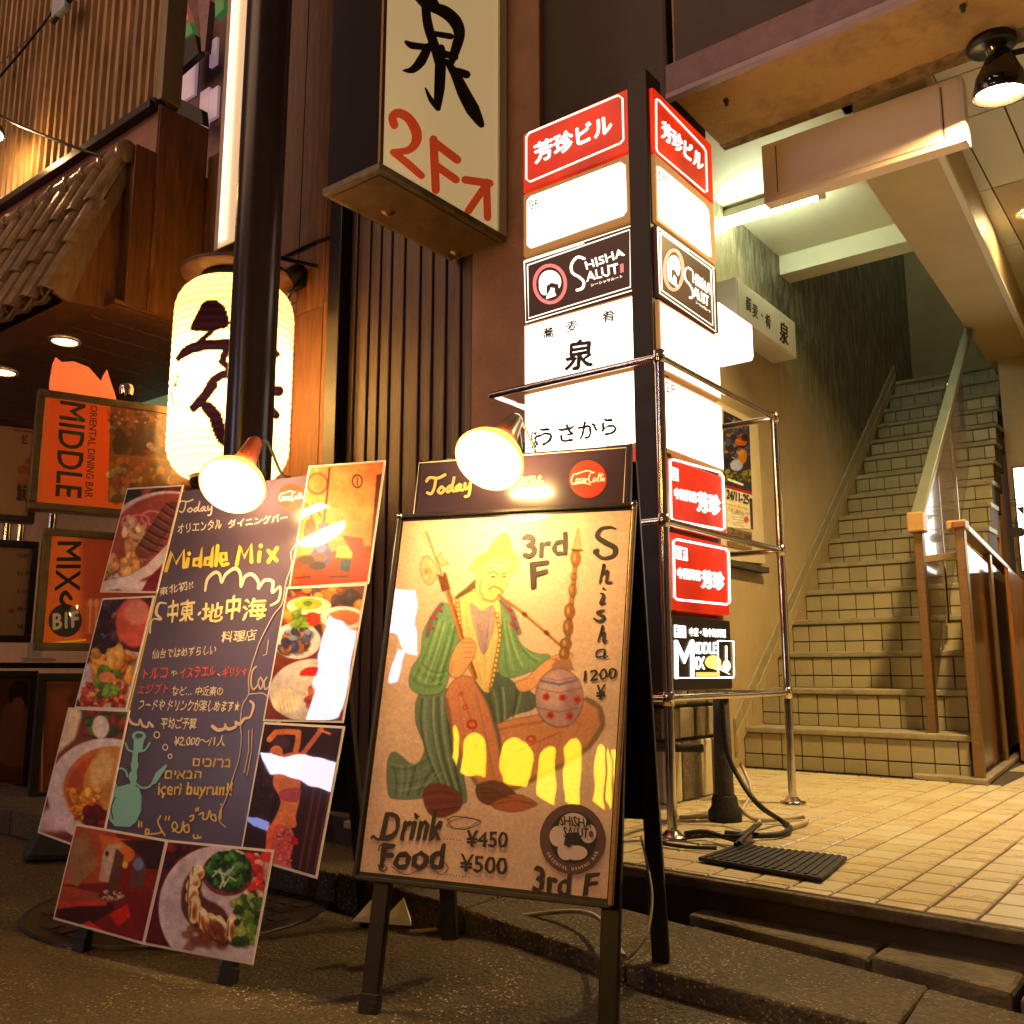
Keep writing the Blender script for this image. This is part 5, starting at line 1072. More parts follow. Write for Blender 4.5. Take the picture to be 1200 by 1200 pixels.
folds([(188, 520), (170, 620), (235, 740)], [(262, 510), (268, 640), (300, 770)], 11, [DG, LG, MG], 5.5, .7)
folds([(102, 690), (120, 730), (112, 770)], [(250, 700), (215, 735), (198, 765)], 9, [DG, LG], 4.5, .6)
folds([(100, 680), (150, 700), (200, 660)], [(130, 770), (190, 770), (250, 720)], 6, [LG, DG], 3.5, .5)
shp([(335, 465), (384, 448), (432, 478), (470, 498), (488, 520), (476, 545), (420, 562), (366, 600), (350, 545)], (92, 108, 94))
folds([(345, 478), (365, 530), (372, 590)], [(462, 500), (452, 530), (440, 556)], 9, [DG, LG, MG], 5, .7)
shp([(372, 596), (420, 572), (480, 560), (560, 540), (615, 516), (652, 538), (662, 585), (628, 640), (570, 680), (490, 722), (412, 756), (376, 700)], (214, 146, 106))
P.line([(616, 518), (650, 540), (658, 588), (622, 642), (565, 684), (480, 726), (420, 752)], 13, (104, 92, 66), .6, 7); P.line([(376, 600), (440, 586), (520, 574), (566, 590)], 6, (150, 96, 70), .6, 5); folds([(400, 610), (440, 640), (430, 720)], [(620, 560), (610, 610), (560, 660)], 7, [(176, 108, 76), (232, 170, 128)], 3.5, .4)
P.line([(430, 655), (500, 625), (545, 605)], 2.5, (190, 60, 44), .7, 1.5); P.ell(472, 622, 13, 10, (196, 66, 48), .8, 4).ell(472, 622, 5, 4, (240, 180, 140), .8, 2)
shp([(248, 528), (258, 485), (290, 457), (330, 470), (358, 520), (384, 600), (400, 700), (396, 776), (350, 765), (304, 700), (268, 620)], (212, 138, 104))
P.line([(252, 520), (266, 610), (300, 695), (345, 760)], 9, (110, 92, 72), .7, 6); P.line([(330, 472), (362, 530), (386, 610), (400, 700)], 10, (84, 92, 74), .75, 6); folds([(275, 490), (285, 600), (330, 740)], [(340, 500), (368, 610), (388, 740)], 6, [(180, 108, 78), (234, 168, 128)], 4, .45)
for x, y, r_ in ((318, 584, 15), (300, 540, 7), (290, 505, 6), (330, 640, 6)): P.ell(x, y, r_, r_ * .9, (190, 58, 40), .85, 3).ell(x, y, r_ * .5, r_ * .45, (236, 150, 90), .9, 2)
P.line([(282, 480), (300, 530), (318, 580), (326, 650)], 2, (170, 70, 60), .6, 1.5)
shp([(190, 770), (200, 745), (235, 738), (272, 752), (292, 772), (286, 805), (240, 826), (205, 814)], (124, 64, 60)); folds([(196, 765), (230, 750), (270, 765)], [(205, 810), (240, 815), (282, 800)], 5, [(76, 36, 38), (160, 96, 84)], 3, .7)
shp([(330, 742), (380, 730), (420, 752), (430, 772), (372, 794), (336, 780)], (116, 74, 60)); shp([(372, 788), (430, 764), (484, 786), (478, 798), (430, 812), (382, 804)], (184, 104, 76)); P.line([(380, 790), (430, 782), (476, 790)], 2.5, (96, 54, 40), .7, 1.5)
folds([(340, 750), (370, 745), (400, 770)], [(350, 780), (390, 780), (430, 775)], 4, [(60, 40, 36)], 3, .6)
P.line([(240, 820), (262, 836), (300, 824), (340, 834), (310, 852), (270, 856), (252, 846), (268, 834)], 2, (70, 50, 60), .8, 1)
GRN = (118, 158, 112)
shp([(243, 268), (270, 285), (288, 330), (288, 380), (266, 405), (260, 450), (242, 498), (190, 508), (156, 486), (160, 440), (184, 400), (190, 345), (214, 300)], GRN)
folds([(225, 310), (200, 400), (165, 470)], [(280, 330), (262, 410), (240, 480)], 10, [(70, 108, 70), (178, 200, 140), (96, 134, 84)], 5, .65); folds([(160, 460), (190, 500), (240, 480)], [(190, 420), (220, 460), (256, 440)], 5, [(64, 100, 68), (180, 200, 150)], 4, .55)
shp([(378, 256), (414, 290), (432, 330), (442, 370), (480, 398), (522, 404), (500, 432), (462, 450), (412, 464), (386, 442), (392, 350)], GRN)
folds([(392, 300), (398, 380), (400, 450)], [(436, 350), (460, 400), (510, 412)], 9, [(72, 110, 70), (182, 204, 140), (100, 138, 86)], 4.5, .6)
shp([(280, 248), (322, 238), (378, 250), (394, 290), (390, 400), (362, 502), (322, 462), (294, 400), (276, 320)], (236, 204, 134))
shp([(314, 268), (344, 292), (372, 274), (376, 322), (350, 402), (328, 346)], (184, 154, 160), 1.2); folds([(320, 280), (335, 320), (348, 396)], [(368, 282), (366, 330), (352, 396)], 5, [(120, 96, 120)], 1.6, .6); folds([(300, 300), (316, 380), (345, 480)], [(384, 300), (378, 390), (362, 490)], 5, [(196, 156, 84), (246, 222, 170)], 2.5, .5)
for k in range(13): P.ell(280 + k * 1.2, 262 + k * 11.5, 4.5, 6.5, (104, 88, 40), .85, 1, .3, 2.2)
for k in range(16): P.ell(392 - abs(k - 4) * 2.2, 300 + k * 13, 4.5, 7, (104, 88, 40), .85, 1, -.3, 2.2)
P.line([(238, 272), (214, 306), (202, 352)], 13, (110, 84, 96), .75, 4); P.line([(396, 262), (422, 292), (440, 345)], 15, (104, 84, 100), .75, 4)
for x, y in ((232, 286), (220, 306), (210, 330), (412, 284), (424, 306), (428, 330), (420, 322)): P.ell(x, y, 6, 5, (196, 52, 44), .85, 2).ell(x + 7, y + 4, 4, 4, (80, 84, 130), .8, 2)
P.poly([(268, 258), (296, 234), (326, 206), (336, 222), (316, 238), (290, 252)], (92, 72, 44), .85, 3); folds([(270, 256), (300, 235), (325, 208)], [(285, 256), (310, 240), (332, 222)], 3, [(50, 38, 26)], 1.6, .6)
P.line([(244, 205), (264, 270), (288, 350), (326, 462)], 12, (170, 104, 60), 1, 2).line([(241, 205), (261, 270), (285, 350), (322, 462)], 3, (214, 156, 104), .7, 1.5).line([(249, 205), (269, 270), (293, 350), (330, 460)], 2.5, (96, 56, 34), .8, 1.2)
P.poly([(228, 196), (250, 188), (262, 232), (240, 240)], (116, 70, 44), 1, 1.5); P.line([(200, 84), (212, 122), (226, 160), (240, 194)], 8, (206, 178, 128), 1, 1.5).line([(200, 84), (214, 124), (240, 194)], 1.8, (86, 70, 50), .9, 1)
shp([(190, 152), (206, 148), (228, 182), (218, 214), (200, 218), (184, 186)], (214, 182, 138), 1.8); P.line([(196, 165), (212, 185), (206, 208)], 2, (150, 110, 80), .7, 1.2).ell(200, 186, 6, 8, (200, 120, 80), .7, 2); shp([(224, 150), (238, 136), (242, 152), (258, 166), (238, 172)], (210, 180, 130), 1.8, sm=False)
shp([(258, 452), (264, 408), (282, 372), (306, 358), (326, 372), (326, 402), (306, 436), (284, 462)], (236, 172, 122))
for k in range(4): P.line([(290 + k * 2, 372 + k * 13), (324 - k, 370 + k * 13)], 1.8, (140, 84, 56), .8, 1)
P.line([(268, 420), (262, 460)], 2, (150, 92, 64), .7, 1)
shp([(430, 476), (462, 462), (496, 428), (536, 404), (572, 398), (580, 408), (556, 424), (528, 440), (484, 486), (446, 500)], (236, 170, 122)); P.line([(520, 418), (556, 404)], 1.8, (140, 84, 56), .7, 1).line([(526, 428), (566, 408)], 1.8, (140, 84, 56), .7, 1).line([(532, 436), (566, 416)], 1.6, (140, 84, 56), .7, 1)
shp([(330, 198), (346, 178), (412, 178), (414, 208), (398, 240), (376, 264), (346, 260), (328, 234)], (244, 200, 128))
P.line([(340, 208), (338, 238), (350, 258), (374, 264), (392, 244)], 5, (140, 104, 56), .7, 3); P.line([(362, 232), (376, 224), (392, 232), (398, 240)], 4, (96, 70, 36), .8, 1.5); P.line([(352, 240), (366, 236), (380, 242)], 2, (150, 90, 56), .7, 1)
P.line([(358, 192), (374, 186), (386, 194)], 3, (86, 62, 34), .85, 1.2).line([(394, 194), (410, 190)], 3, (86, 62, 34), .85, 1.2); P.ell(373, 200, 6, 2.6, (60, 44, 28), .85, 1).ell(402, 200, 5, 2.4, (60, 44, 28), .85, 1); P.line([(388, 198), (394, 216), (386, 222)], 2, (150, 104, 56), .8, 1).line([(364, 208), (378, 208)], 1.5, (150, 110, 60), .6, 1)
shp([(314, 184), (322, 158), (352, 138), (396, 128), (436, 142), (440, 166), (424, 192), (400, 168), (366, 166), (338, 186)], (230, 202, 122)); 
for k in range(6): P.line([(318 + k * 3, 182 - k * 6), (350 + k * 2, 156 - k * 4), (396, 146 - k * 3), (436 - k * 2, 158 - k * 4)], 1.6, (120, 98, 48), .7, 1)
shp([(362, 134), (376, 108), (400, 86), (414, 92), (420, 130), (392, 128)], (196, 166, 92)); folds([(368, 130), (385, 105), (404, 90)], [(416, 130), (416, 110), (412, 94)], 6, [(128, 100, 52), (226, 204, 140)], 1.8, .7)
P.line([(388, 248), (440, 286), (500, 336), (552, 382)], 7, (150, 98, 56), 1, 1.5).line([(388, 246), (440, 284), (500, 334), (552, 380)], 1.8, (214, 164, 106), .7, 1)
for x, y in ((455, 298), (512, 346)): P.ell(x, y, 9, 6, (116, 72, 40), 1, 1.5, .7)
P.line([(588, 140), (582, 220), (572, 300), (562, 410)], 13, (172, 122, 68), 1, 2).line([(592, 140), (587, 220), (578, 300), (568, 410)], 3.5, (100, 66, 36), .7, 2)
for x, y, a_, b_ in ((588, 152, 13, 22), (583, 200, 8, 10), (580, 236, 10, 18), (572, 290, 14, 20), (568, 332, 13, 22), (562, 375, 15, 16), (558, 400, 13, 18)): P.ell(x, y, a_, b_, (150, 100, 56), 1, 1.5).ell(x - 4, y - 3, a_ * .3, b_ * .5, (216, 170, 112), .7, 2).ell(x, y, a_, b_, (80, 54, 32), .7, 1, 0, 1.5)
P.poly([(580, 128), (602, 130), (594, 72)], (196, 160, 106), .8, 2); P.line([(580, 128), (594, 72), (602, 130)], 1.5, (110, 80, 50), .7, 1); P.line([(578, 130), (604, 132)], 5, (84, 54, 34), .9, 1.5)
P.poly([(522, 444), (534, 414), (574, 414), (584, 444)], (170, 124, 100), 1, 3); P.ell(545, 515, 62, 76, (190, 150, 152), 1, 2).ell(528, 496, 34, 46, (222, 188, 186), .6, 16).ell(580, 530, 22, 50, (140, 100, 112), .4, 12).ell(545, 515, 62, 76, (104, 70, 84), .8, 1.5, 0, 2)
P.line([(496, 470), (545, 480), (594, 468)], 7, (106, 104, 150), .8, 2).line([(486, 490), (545, 502), (604, 488)], 2, (110, 76, 92), .8, 1).line([(486, 540), (545, 552), (602, 540)], 2, (110, 76, 92), .7, 1).line([(500, 462), (545, 470), (590, 460)], 2, (110, 76, 92), .7, 1)
for x, y in ((511, 512), (554, 514), (592, 520), (522, 560), (572, 562)):
    for t in range(5): P.ell(x + 6 * math.cos(t * 1.257), y + 6 * math.sin(t * 1.257), 4.5, 4.5, (196, 52, 50), .85, 1.2)
    P.ell(x, y, 3, 3, (110, 30, 36), .9, 1)
P.line([(118, 618), (140, 610), (158, 626), (186, 628)], 2, (244, 230, 196), .9, 1)
R_ = random.Random(12); P.z(440, 590, 3.75)
for _ in range(260):                              # pencil hatching over the robe and legs
    x = R_.uniform(170, 720); y = R_.uniform(430, 1200); c_ = P.sample(np.array([440 + x / 3.75]), np.array([590 + y / 3.75]))[0]
    if c_[0] < .5 and c_.max() > .03: P.line([(x, y), (x + R_.uniform(-14, 10), y + R_.uniform(16, 44))], R_.uniform(1.5, 3), (40, 52, 46) if R_.random() < .6 else (190, 200, 160), R_.uniform(.12, .35), 2)
P.blur(1); P.noise(.05, 10, 90); P.noise(.05, 11, 6); P.noise(.04, 12, 2)
ins = [C[0] * .985 + C[2] * .015, C[1] * .985 + C[3] * .015, C[2] * .985 + C[0] * .015, C[3] * .985 + C[1] * .015]
M_POST = attr_mat('poster_gloss', .5, coat=1.0, spec=.15)
print_sheet('print', [p + B2.n * .001 for p in ins], P, M_POST, fp, .7)
for a, b in ((0, 1), (1, 2), (2, 3), (3, 0)): MB().bar(C[a] + B2.n * .002, C[b] + B2.n * .002, .009, .012, up=tuple(B2.n)).build('frame_bar', M_BFRAME if a != 1 else M_BRUSH, fp, bevel=.002)
for cpt in C[:2]: MB().lathe(cpt + B2.n * .006, B2.n, [(0, .007), (.006, .006), (.008, .0001)], 12).build('corner_clip', M_STEEL, fp)
ar = Art(Plane(B2.pt(0, 0, off + .001), B2.n), fp, .0012, (440, 590, 3.75))
K = mat('poster_ink', (.035, .022, .016), .5)
ar.text(K, '3', (652, 240), (708, 232), (645, 142), bold=.05, wob=.5)
ar.text(K, 'rd', (722, 236), (840, 222), (722, 140), bold=.035, wob=.4); ar.text(K, 'F', (685, 375), (748, 350), (682, 262), (760, 252), bold=.04, wob=.4)
ar.line(K, [(1055, 112, 8), (1030, 104, 12), (990, 112, 14), (975, 145, 22), (1010, 172, 26), (1050, 195, 24), (1045, 228, 16), (1000, 240, 14), (965, 215, 20), (975, 205, 16)], 18, smooth=True)
for pts in ([(985, 350, 7), (1005, 265, 14), (1000, 310, 8), (1020, 295, 10), (1015, 345, 16), (1040, 345, 6)], [(990, 395, 8), (1002, 405, 14), (990, 440, 16), (1010, 435, 6)], [(1005, 468, 8), (975, 480, 14), (1005, 500, 14), (985, 518, 14), (960, 505, 8)],
            [(978, 605, 7), (1000, 535, 12), (992, 580, 8), (1006, 565, 10), (1002, 605, 14), (1018, 602, 6)], [(1004, 640, 6), (976, 648, 9), (972, 674, 8), (1004, 668, 7), (1008, 640, 6), (1004, 676, 8), (1022, 672, 5)]): ar.line(K, pts, 10, smooth=True)
ar.ell(K, 1002, 374, 6, 6)
ar.text(K, '1200', (915, 782), (1058, 768), (918, 735), bold=.03, wob=.4); ar.text(K, '¥', (968, 862), (1008, 858), (972, 800), bold=.03, wob=.4)
ar.z(400, 780, 3)
ar.text(K, 'Drink', (138, 612), (350, 612), (150, 515), bold=.035, wob=1.0, shear=.1); ar.text(K, 'Food', (135, 715), (355, 715), (145, 628), bold=.05, wob=1.0)
ar.line(K, [(105, 610, 4), (112, 600, 10), (130, 612, 10), (150, 590, 6)], 8, smooth=True); ar.line(K, [(345, 575), (352, 560), (345, 552)], 5, smooth=True)
ar.line(K, [(130, 700, 5), (140, 722, 5), (160, 715, 4), (150, 700, 3)], 4, smooth=True); ar.line(K, [(175, 705), (230, 735), (300, 705), (350, 735), (375, 712), (360, 690)], 2.5, smooth=True); ar.line(K, [(130, 650), (140, 630), (175, 640)], 4, smooth=True)
for k in range(6): ar.ell(K, 362 + k * 11, 609 + k, 2.2, 2.2); 
for k in range(8): ar.ell(K, 372 + k * 11, 735 + k * 1.3, 2.2, 2.2)
ar.text(K, '¥450', (438, 636), (582, 640), (442, 580), bold=.03, wob=.4); ar.text(K, '¥500', (415, 722), (580, 735), (420, 662), bold=.03, wob=.4)
ar.text(K, '3rd', (672, 792), (800, 815), (680, 705), bold=.04, wob=.8); ar.text(K, 'F', (850, 808), (892, 806), (862, 735), (908, 730), bold=.04, wob=.5)
ar.line(K, [(372, 545), (400, 530), (490, 548), (440, 575), (395, 570), (375, 550)], 3, smooth=True)
MP = mat('plum_seal', (.10, .035, .06), .4); MW2 = mat('seal_white', (.66, .50, .48), .4)
ar.ell(MP, 812, 610, 115, 124); ar.ell(M_INK, 815, 605, 84, 92, extra=.0004); ar.ell(MW2, 815, 560, 50, 42, extra=.0008); ar.ell(MW2, 760, 600, 28, 36, extra=.0008); ar.ell(MW2, 868, 590, 28, 34, extra=.0008)
ar.ell(MW2, 790, 650, 30, 34, extra=.0008); ar.ell(MW2, 825, 658, 40, 26, extra=.0008); ar.poly(M_INK, [(790, 590), (835, 585), (845, 625), (820, 620), (800, 640), (782, 630)], extra=.0014)
ar.text(M_INK, 'SHISHA', (768, 560), (880, 572), (766, 526), bold=.03, wob=.6, extra=.0018); ar.text(M_INK, 'SALUT', (782, 602), (868, 606), (782, 568), bold=.03, wob=.6, extra=.0018); ar.ell(MP, 878, 592, 8, 12, extra=.0018)
for k, ch in enumerate('ORIENTAL DINING BAR'):
    if ch == ' ': continue
    th = math.radians(152 - k * 7.0); cx = 812 + 101 * math.cos(th); cy = 612 + 108 * math.sin(th); tx = math.sin(th); ty = -math.cos(th)
    w = 8 if ch != 'I' else 3; h = 11; ux, uy = (tx, ty); vx, vy = (-math.cos(th), -math.sin(th))
    ar.text(MW2, ch, (cx - ux * w / 2, cy - uy * w / 2), (cx + ux * w / 2, cy + uy * w / 2), (cx - ux * w / 2 + vx * h, cy - uy * w / 2 + vy * h), bold=.03, extra=.001)
ar.done('lettering')

# ------------------------------------------------------------------ clip lamps on the two boards
def clip_lamp(plane_n, c, rad, neck, m_sock, label, jaw):
    t = thing('clip_lamp', c, label, 'lamp')
    ax = (neck - c); L_ = np.linalg.norm(ax); ax /= L_
    MB().lathe(c, -ax, [(-rad * .95, rad * .42), (-rad * .7, rad * .66), (-rad * .35, rad * .92), (0, rad), (rad * .25, rad * .93), (rad * .42, rad * .7), (rad * .52, rad * .35), (rad * .55, .0001)], 36).build('bulb', glow('bulb_glow', (1.0, .62, .22), 120), t)
    MB().lathe(c, -ax, [(-rad * .6, rad * .80), (-rad * .2, rad * 1.06), (rad * .06, rad * 1.16), (rad * .12, rad * 1.10), (rad * .06, rad * 1.0)], 36).build('amber_glow_rim', glow('bulb_halo_glow', (1.0, .42, .05), 1.5), t)  # added glowing ring stands in for the halo round the bulb
    MB().lathe(c + ax * rad * .9, ax, [(0, rad * .46), (rad * .3, rad * .50), (rad * .7, rad * .40), (L_ - rad * .9, rad * .30), (L_ - rad * .7, rad * .22), (L_ - rad * .7, .0001)], 24).build('socket', m_sock, t)
    MB().bar(neck, jaw, .018, .012).build('arm', M_STEEL, t, bevel=.002)
    for s in (-1, 1): MB().bar(jaw + np.array([0, 0, -.035]) + plane_n * .013 * s, jaw + np.array([0, 0, .03]) + plane_n * .02 * s, .022, .006, up=(1, 0, 0)).build('clamp_jaw', M_BLACK, t, bevel=.002)
    return t
M_SOCKR = mat('orange_socket', (.55, .10, .03), .3, coat=.5); M_SOCKB = mat('brown_socket', (.12, .04, .02), .3, coat=.4)
c1 = B1.plane.at(273, 568, .17); n1 = B1.plane.at(298, 520, .075); j1 = B1.plane.at(322, 560, 0.0)
clip_lamp(B1.n, c1, 34 / FPX * ((c1 - CP) @ CF), n1, M_SOCKR, 'glowing bulb in an orange socket clipped over the left board', B1.pt(.30, 1.15))
c2 = B2.plane.at(574, 538, .15); n2 = B2.plane.at(603, 494, .06)
clip_lamp(B2.n, c2, 37 / FPX * ((c2 - CP) @ CF), n2, M_SOCKB, 'glowing reflector bulb in a dark socket clipped over the right board', B2.pt(.24, 1.15))
cable([n1, n1 + [0.01, .03, .01], B1.pt(.34, 1.18, -.04), B1.pt(.40, 1.1, -.07), B1.pt(.42, .6, -.12), B1.pt(.4, .1, -.2)], .004, M_RUB, 'thin black lamp lead hanging behind the left board')
cable([n2, n2 + [0.0, .03, .0], B2.pt(.26, 1.17, -.05), B2.pt(.30, 1.05, -.1), B2.pt(.4, .5, -.14), B2.pt(.46, .16, -.1), B2.pt(.525, .16, -.05), B2.pt(.535, .24, -.1), B2.pt(.5, .35, -.16)], .0028, M_CABW, 'pale lamp lead looping out beside the right board')
cable([onZ(480, 1092, -.165), onZ(520, 1088, -.15), onZ(600, 1075, -.10), onZ(690, 1070, -.05), B2.pt(.50, .14, -.03)], .005, M_CABW, 'pale flex drooping across under the right board')
# crumpled paper
cp = onZ(450, 1082, GZ)
t = MB(); R_ = random.Random(9)
for a, b, c in (((412, 1080), (446, 1082), (428, 1060)), ((444, 1082), (482, 1085), (464, 1056))):
    p, q_ = onZ(*a, -.081), onZ(*b, -.081)
    top = (p + q_) / 2 + [0.01, .015, .055]; bk = (p + q_) / 2 + [.0, .05, .003]; mid = p * .4 + q_ * .6 + [0, -.004, .018]
    t.add([p, q_, top, bk, mid], [(0, 4, 2), (4, 1, 2), (1, 3, 2), (3, 0, 2), (0, 3, 1, 4)])
o = t.build('crumpled_paper', mat('litter_white', (.75, .72, .68), .6), label='scrap of crumpled white paper on the ground by the left leg of the right board', cat='litter')
# manhole cover under the left board
mc = onZ(215, 1062, GZ + .001)
mh = thing('manhole_cover', mc, 'dark round cast manhole cover in the street under the left board', 'manhole cover')
MB().lathe(mc, (0, 0, 1), [(0, .40), (.004, .40), (.005, .385), (.003, .38), (.003, .0001)], 48).build('plate', M_BLACK, mh)
for i in range(-5, 6):
    for j in range(-5, 6):
        if i * i + j * j < 27: MB().box(mc + [i * .065 - .022, j * .065 - .022, .003], mc + [i * .065 + .022, j * .065 + .022, .006]).build('raised_stud', M_BLACK, mh)

# ================================================================== left building
XS = -4.962
lb = thing('timber_building', (-5.5, 3.0, -0.1), 'dark timber building on the left with corrugated upper wall, tiled skirt roof and downlit porch', 'building')
def px_on(f, *a): return f(*a)
# corrugated upper wall
zc = 3.97; YC = 2.85
mb = MB(); x = -9.6; vs = []; i = 0
prof = []
R_ = random.Random(5)
while x < XS - .03:
    x += R_.uniform(-.006, .006)
    prof += [(x, YC), (x + .028, YC - .004), (x + .04, YC - .030), (x + .072, YC - .030), (x + .084, YC - .004)]; x += .102
n = len(prof); zz = [zc, 5.2, 5.22, 8.5]
for a, b, dy in ((zc, 5.3, 0.0), (5.28, 8.5, -.008)):
    mb.add([(x, y + dy, a) for x, y in prof] + [(x, y + dy, b) for x, y in prof], [(i, i + 1, n + i + 1, n + i) for i in range(n - 1)])
mb.build('corrugated_sheet', mat('corrugated_paint', (.32, .19, .08), .45, var=.55, vscale=4, stretch=(6, 6, .6), grime=.4, gscale=3), lb)
MB().box((-9.6, YC + .01, zc - .02), (XS, YC + .09, 8.5)).build('wall_core', M_WOOD, lb)
MB().box((XS - .05, YC - .035, zc), (XS + .015, YC + .10, 8.5)).build('corner_post', mat('corner_trim', (.22, .17, .09), .5, var=.2), lb, bevel=.004)
sca = MB(); x = -9.6
while x < XS:
    sca.lathe((x, YC - .06, zc - .03), (0, 1, 0), [(0, .0001), (0, .045), (.06, .045)], 10); x += .085
o = sca.build('scalloped_edging', M_BLACK, lb); o['kind'] = 'stuff'
MB().box((-9.6, YC - .04, 3.60), (XS, YC + .05, 3.93)).build('fascia_board', mat('red_fascia', (.26, .10, .06), .55, var=.3, vscale=6, grime=.4), lb, bevel=.004)
MB().box((-9.6, YC - .10, 3.885), (XS - .01, YC - .0, 3.94)).build('drip_rail', M_BLACK, lb, bevel=.004)
# timber box under it and the side panels facing the entrance
Yn = onX(150, 300, XS)[1]
MB().box((-9.6, Yn + .012, 2.60), (XS - .012, 3.9, 3.60)).build('porch_box', M_WOOD, lb)
k = 0
yb = [Yn, 2.82, 3.165]
for a, b in zip(yb[:-1], yb[1:]): MB().box((XS - .011, a, 2.58), (XS + .004 * (k % 2) + .004, b - .004, 3.93 if k else 3.60)).build('side_board', M_WOOD2 if k % 2 else M_WOOD, lb, bevel=.003); k += 1
x = -9.6
while x < XS - .02:
    MB().box((x, Yn - .06, 2.572), (min(x + .27, XS) - .004, 3.9, 2.596)).build('soffit_board', M_WOOD, lb, bevel=.002); x += .27
# skirt roof of clay tiles
T0 = np.array([0, 2.70, 3.50]); dn = np.array([0, -.33, -.93]); ln = np.linalg.norm(dn); dn /= ln; nrm = np.array([0, -dn[2] * -1, 0]); nrm = np.cross([1, 0, 0], dn); nrm = nrm if nrm[1] < 0 else -nrm
M_KAW = mat('clay_tile', (.24, .15, .06), .22, var=.35, vscale=9, bump=.25, bscale=40, grime=.4, gscale=6, coat=.25)
def arc_tile(x, s0, s1, r, lift, cap=False):
    m = MB(); A = T0 + dn * s0; B = T0 + dn * s1; vs = []; nseg = 8
    for P_, l_ in ((A, lift), (B, lift + .022)):
        for th_, rr in ((0, r), (.016, r - .014)):
            for k in range(nseg + 1):
                a = math.pi * k / nseg; vs.append(np.array([x, 0, 0]) + P_ + np.array([1, 0, 0]) * rr * math.cos(a) + nrm * (rr * math.sin(a) + l_))
    w = nseg + 1; f = []
    for k in range(nseg):
        f += [(k, k + 1, 2 * w + k + 1, 2 * w + k), (w + k + 1, w + k, 3 * w + k, 3 * w + k + 1), (2 * w + k, 2 * w + k + 1, 3 * w + k + 1, 3 * w + k)]
    m.add(vs, f, False); return m
rows_ = [(0.0, .36), (.33, .69), (.66, 1.02)]
xr = -5.10
for c in range(16):
    x = xr - c * .215
    for s0, s1 in rows_:
        arc_tile(x, s0, s1, .070, .03).build('cover_tile', M_KAW, lb)
        m = MB(); A = T0 + dn * s0; B = T0 + dn * (s1 + .01); vs = []
        for P_, l_ in ((A, .0), (B, .03)):
            for k in range(7):
                u = k / 6; vs.append(np.array([x - .215 + u * .215, 0, 0]) + P_ + nrm * (l_ + .022 * (math.cos(2 * math.pi * u) * .5 + .5)))
        for P_, l_ in ((B, .008),):
            for k in range(7):
                u = k / 6; vs.append(np.array([x - .215 + u * .215, 0, 0]) + P_ + nrm * (l_ + .022 * (math.cos(2 * math.pi * u) * .5 + .5)))
        m.add(vs, [(k, k + 1, 8 + k, 7 + k) for k in range(6)] + [(7 + k, 8 + k, 15 + k, 14 + k) for k in range(6)]); m.build('pan_tile', M_KAW, lb)
    MB().tube([np.array([x + .10, 0, 0]) + T0 + nrm * .05 + [0, 0, .035], np.array([x - .125, 0, 0]) + T0 + nrm * .05 + [0, 0, .035]], [.062, .054], 14).build('ridge_tile', M_KAW, lb)
    MB().lathe(np.array([x + .10, 0, 0]) + T0 + nrm * .05 + [0, 0, .035], (-1, 0, 0), [(-.005, .0001), (-.005, .070), (.02, .070), (.02, .06)], 16).build('ridge_collar', M_KAW, lb)
B_ = T0 + dn * 1.02
MB().prism([(XS - .09, *(T0 + nrm * .03)[1:]), (XS - .09, *(B_ + nrm * .05)[1:]), (XS - .09, *(B_ - nrm * .05)[1:]), (XS - .09, *(T0 - nrm * .03)[1:])], (-.03, 0, 0)).build('verge_board', mat('verge_wood', (.17, .12, .06), .5, var=.3, vscale=8, stretch=(5, 5, 1)), lb, bevel=.003)
MB().prism([(-9.6, 2.75, 3.5), (-9.6, B_[1] + .04, B_[2]), (-9.6, 2.84, 2.6), (-9.6, 2.84, 3.5)], (9.6 + XS - .13, 0, 0)).build('roof_core', M_WOOD, lb)
# recessed front wall under the porch
MB().box((-9.6, 3.9, -0.12), (-4.4, 4.0, 2.60)).build('recess_wall', mat('tan_render', (.30, .19, .10), .7, var=.15), lb)
MB().box((-4.45, 3.30, -0.12), (-4.35, 3.9, 3.7)).build('recess_side_wall', M_WOOD, lb)
# planked wall between porch and shutter
tw_ = thing('planked_wall', (-4.2, 3.2, -0.1), 'tall reddish brown planked wall behind the utility pole', 'wall')
x = -4.94; k = 0
while x < -3.67:
    w = [.23, .27, .20, .25][k % 4]; x2 = min(x + w, -3.665); top = 3.72 if x2 < -4.3 else 7.5
    mid = 2.42 + (.02 if k % 2 else 0)
    MB().box((x, 3.16, -.1), (x2 - .005, 3.19, mid if top > 4 else top)).build('plank', M_WOOD2 if k % 2 else M_WOOD, tw_, bevel=.003)
    if top > 4: MB().box((x, 3.163, mid + .004), (x2 - .005, 3.19, top)).build('plank', M_WOOD if k % 2 else M_WOOD2, tw_, bevel=.003)
    x = x2; k += 1
MB().box((-4.94, 3.192, -.1), (-3.67, 3.28, 3.7)).build('backing', M_BLACK, tw_)
MB().box((-4.36, 3.192, 3.7), (-3.67, 3.28, 7.5)).build('backing', M_BLACK, tw_)
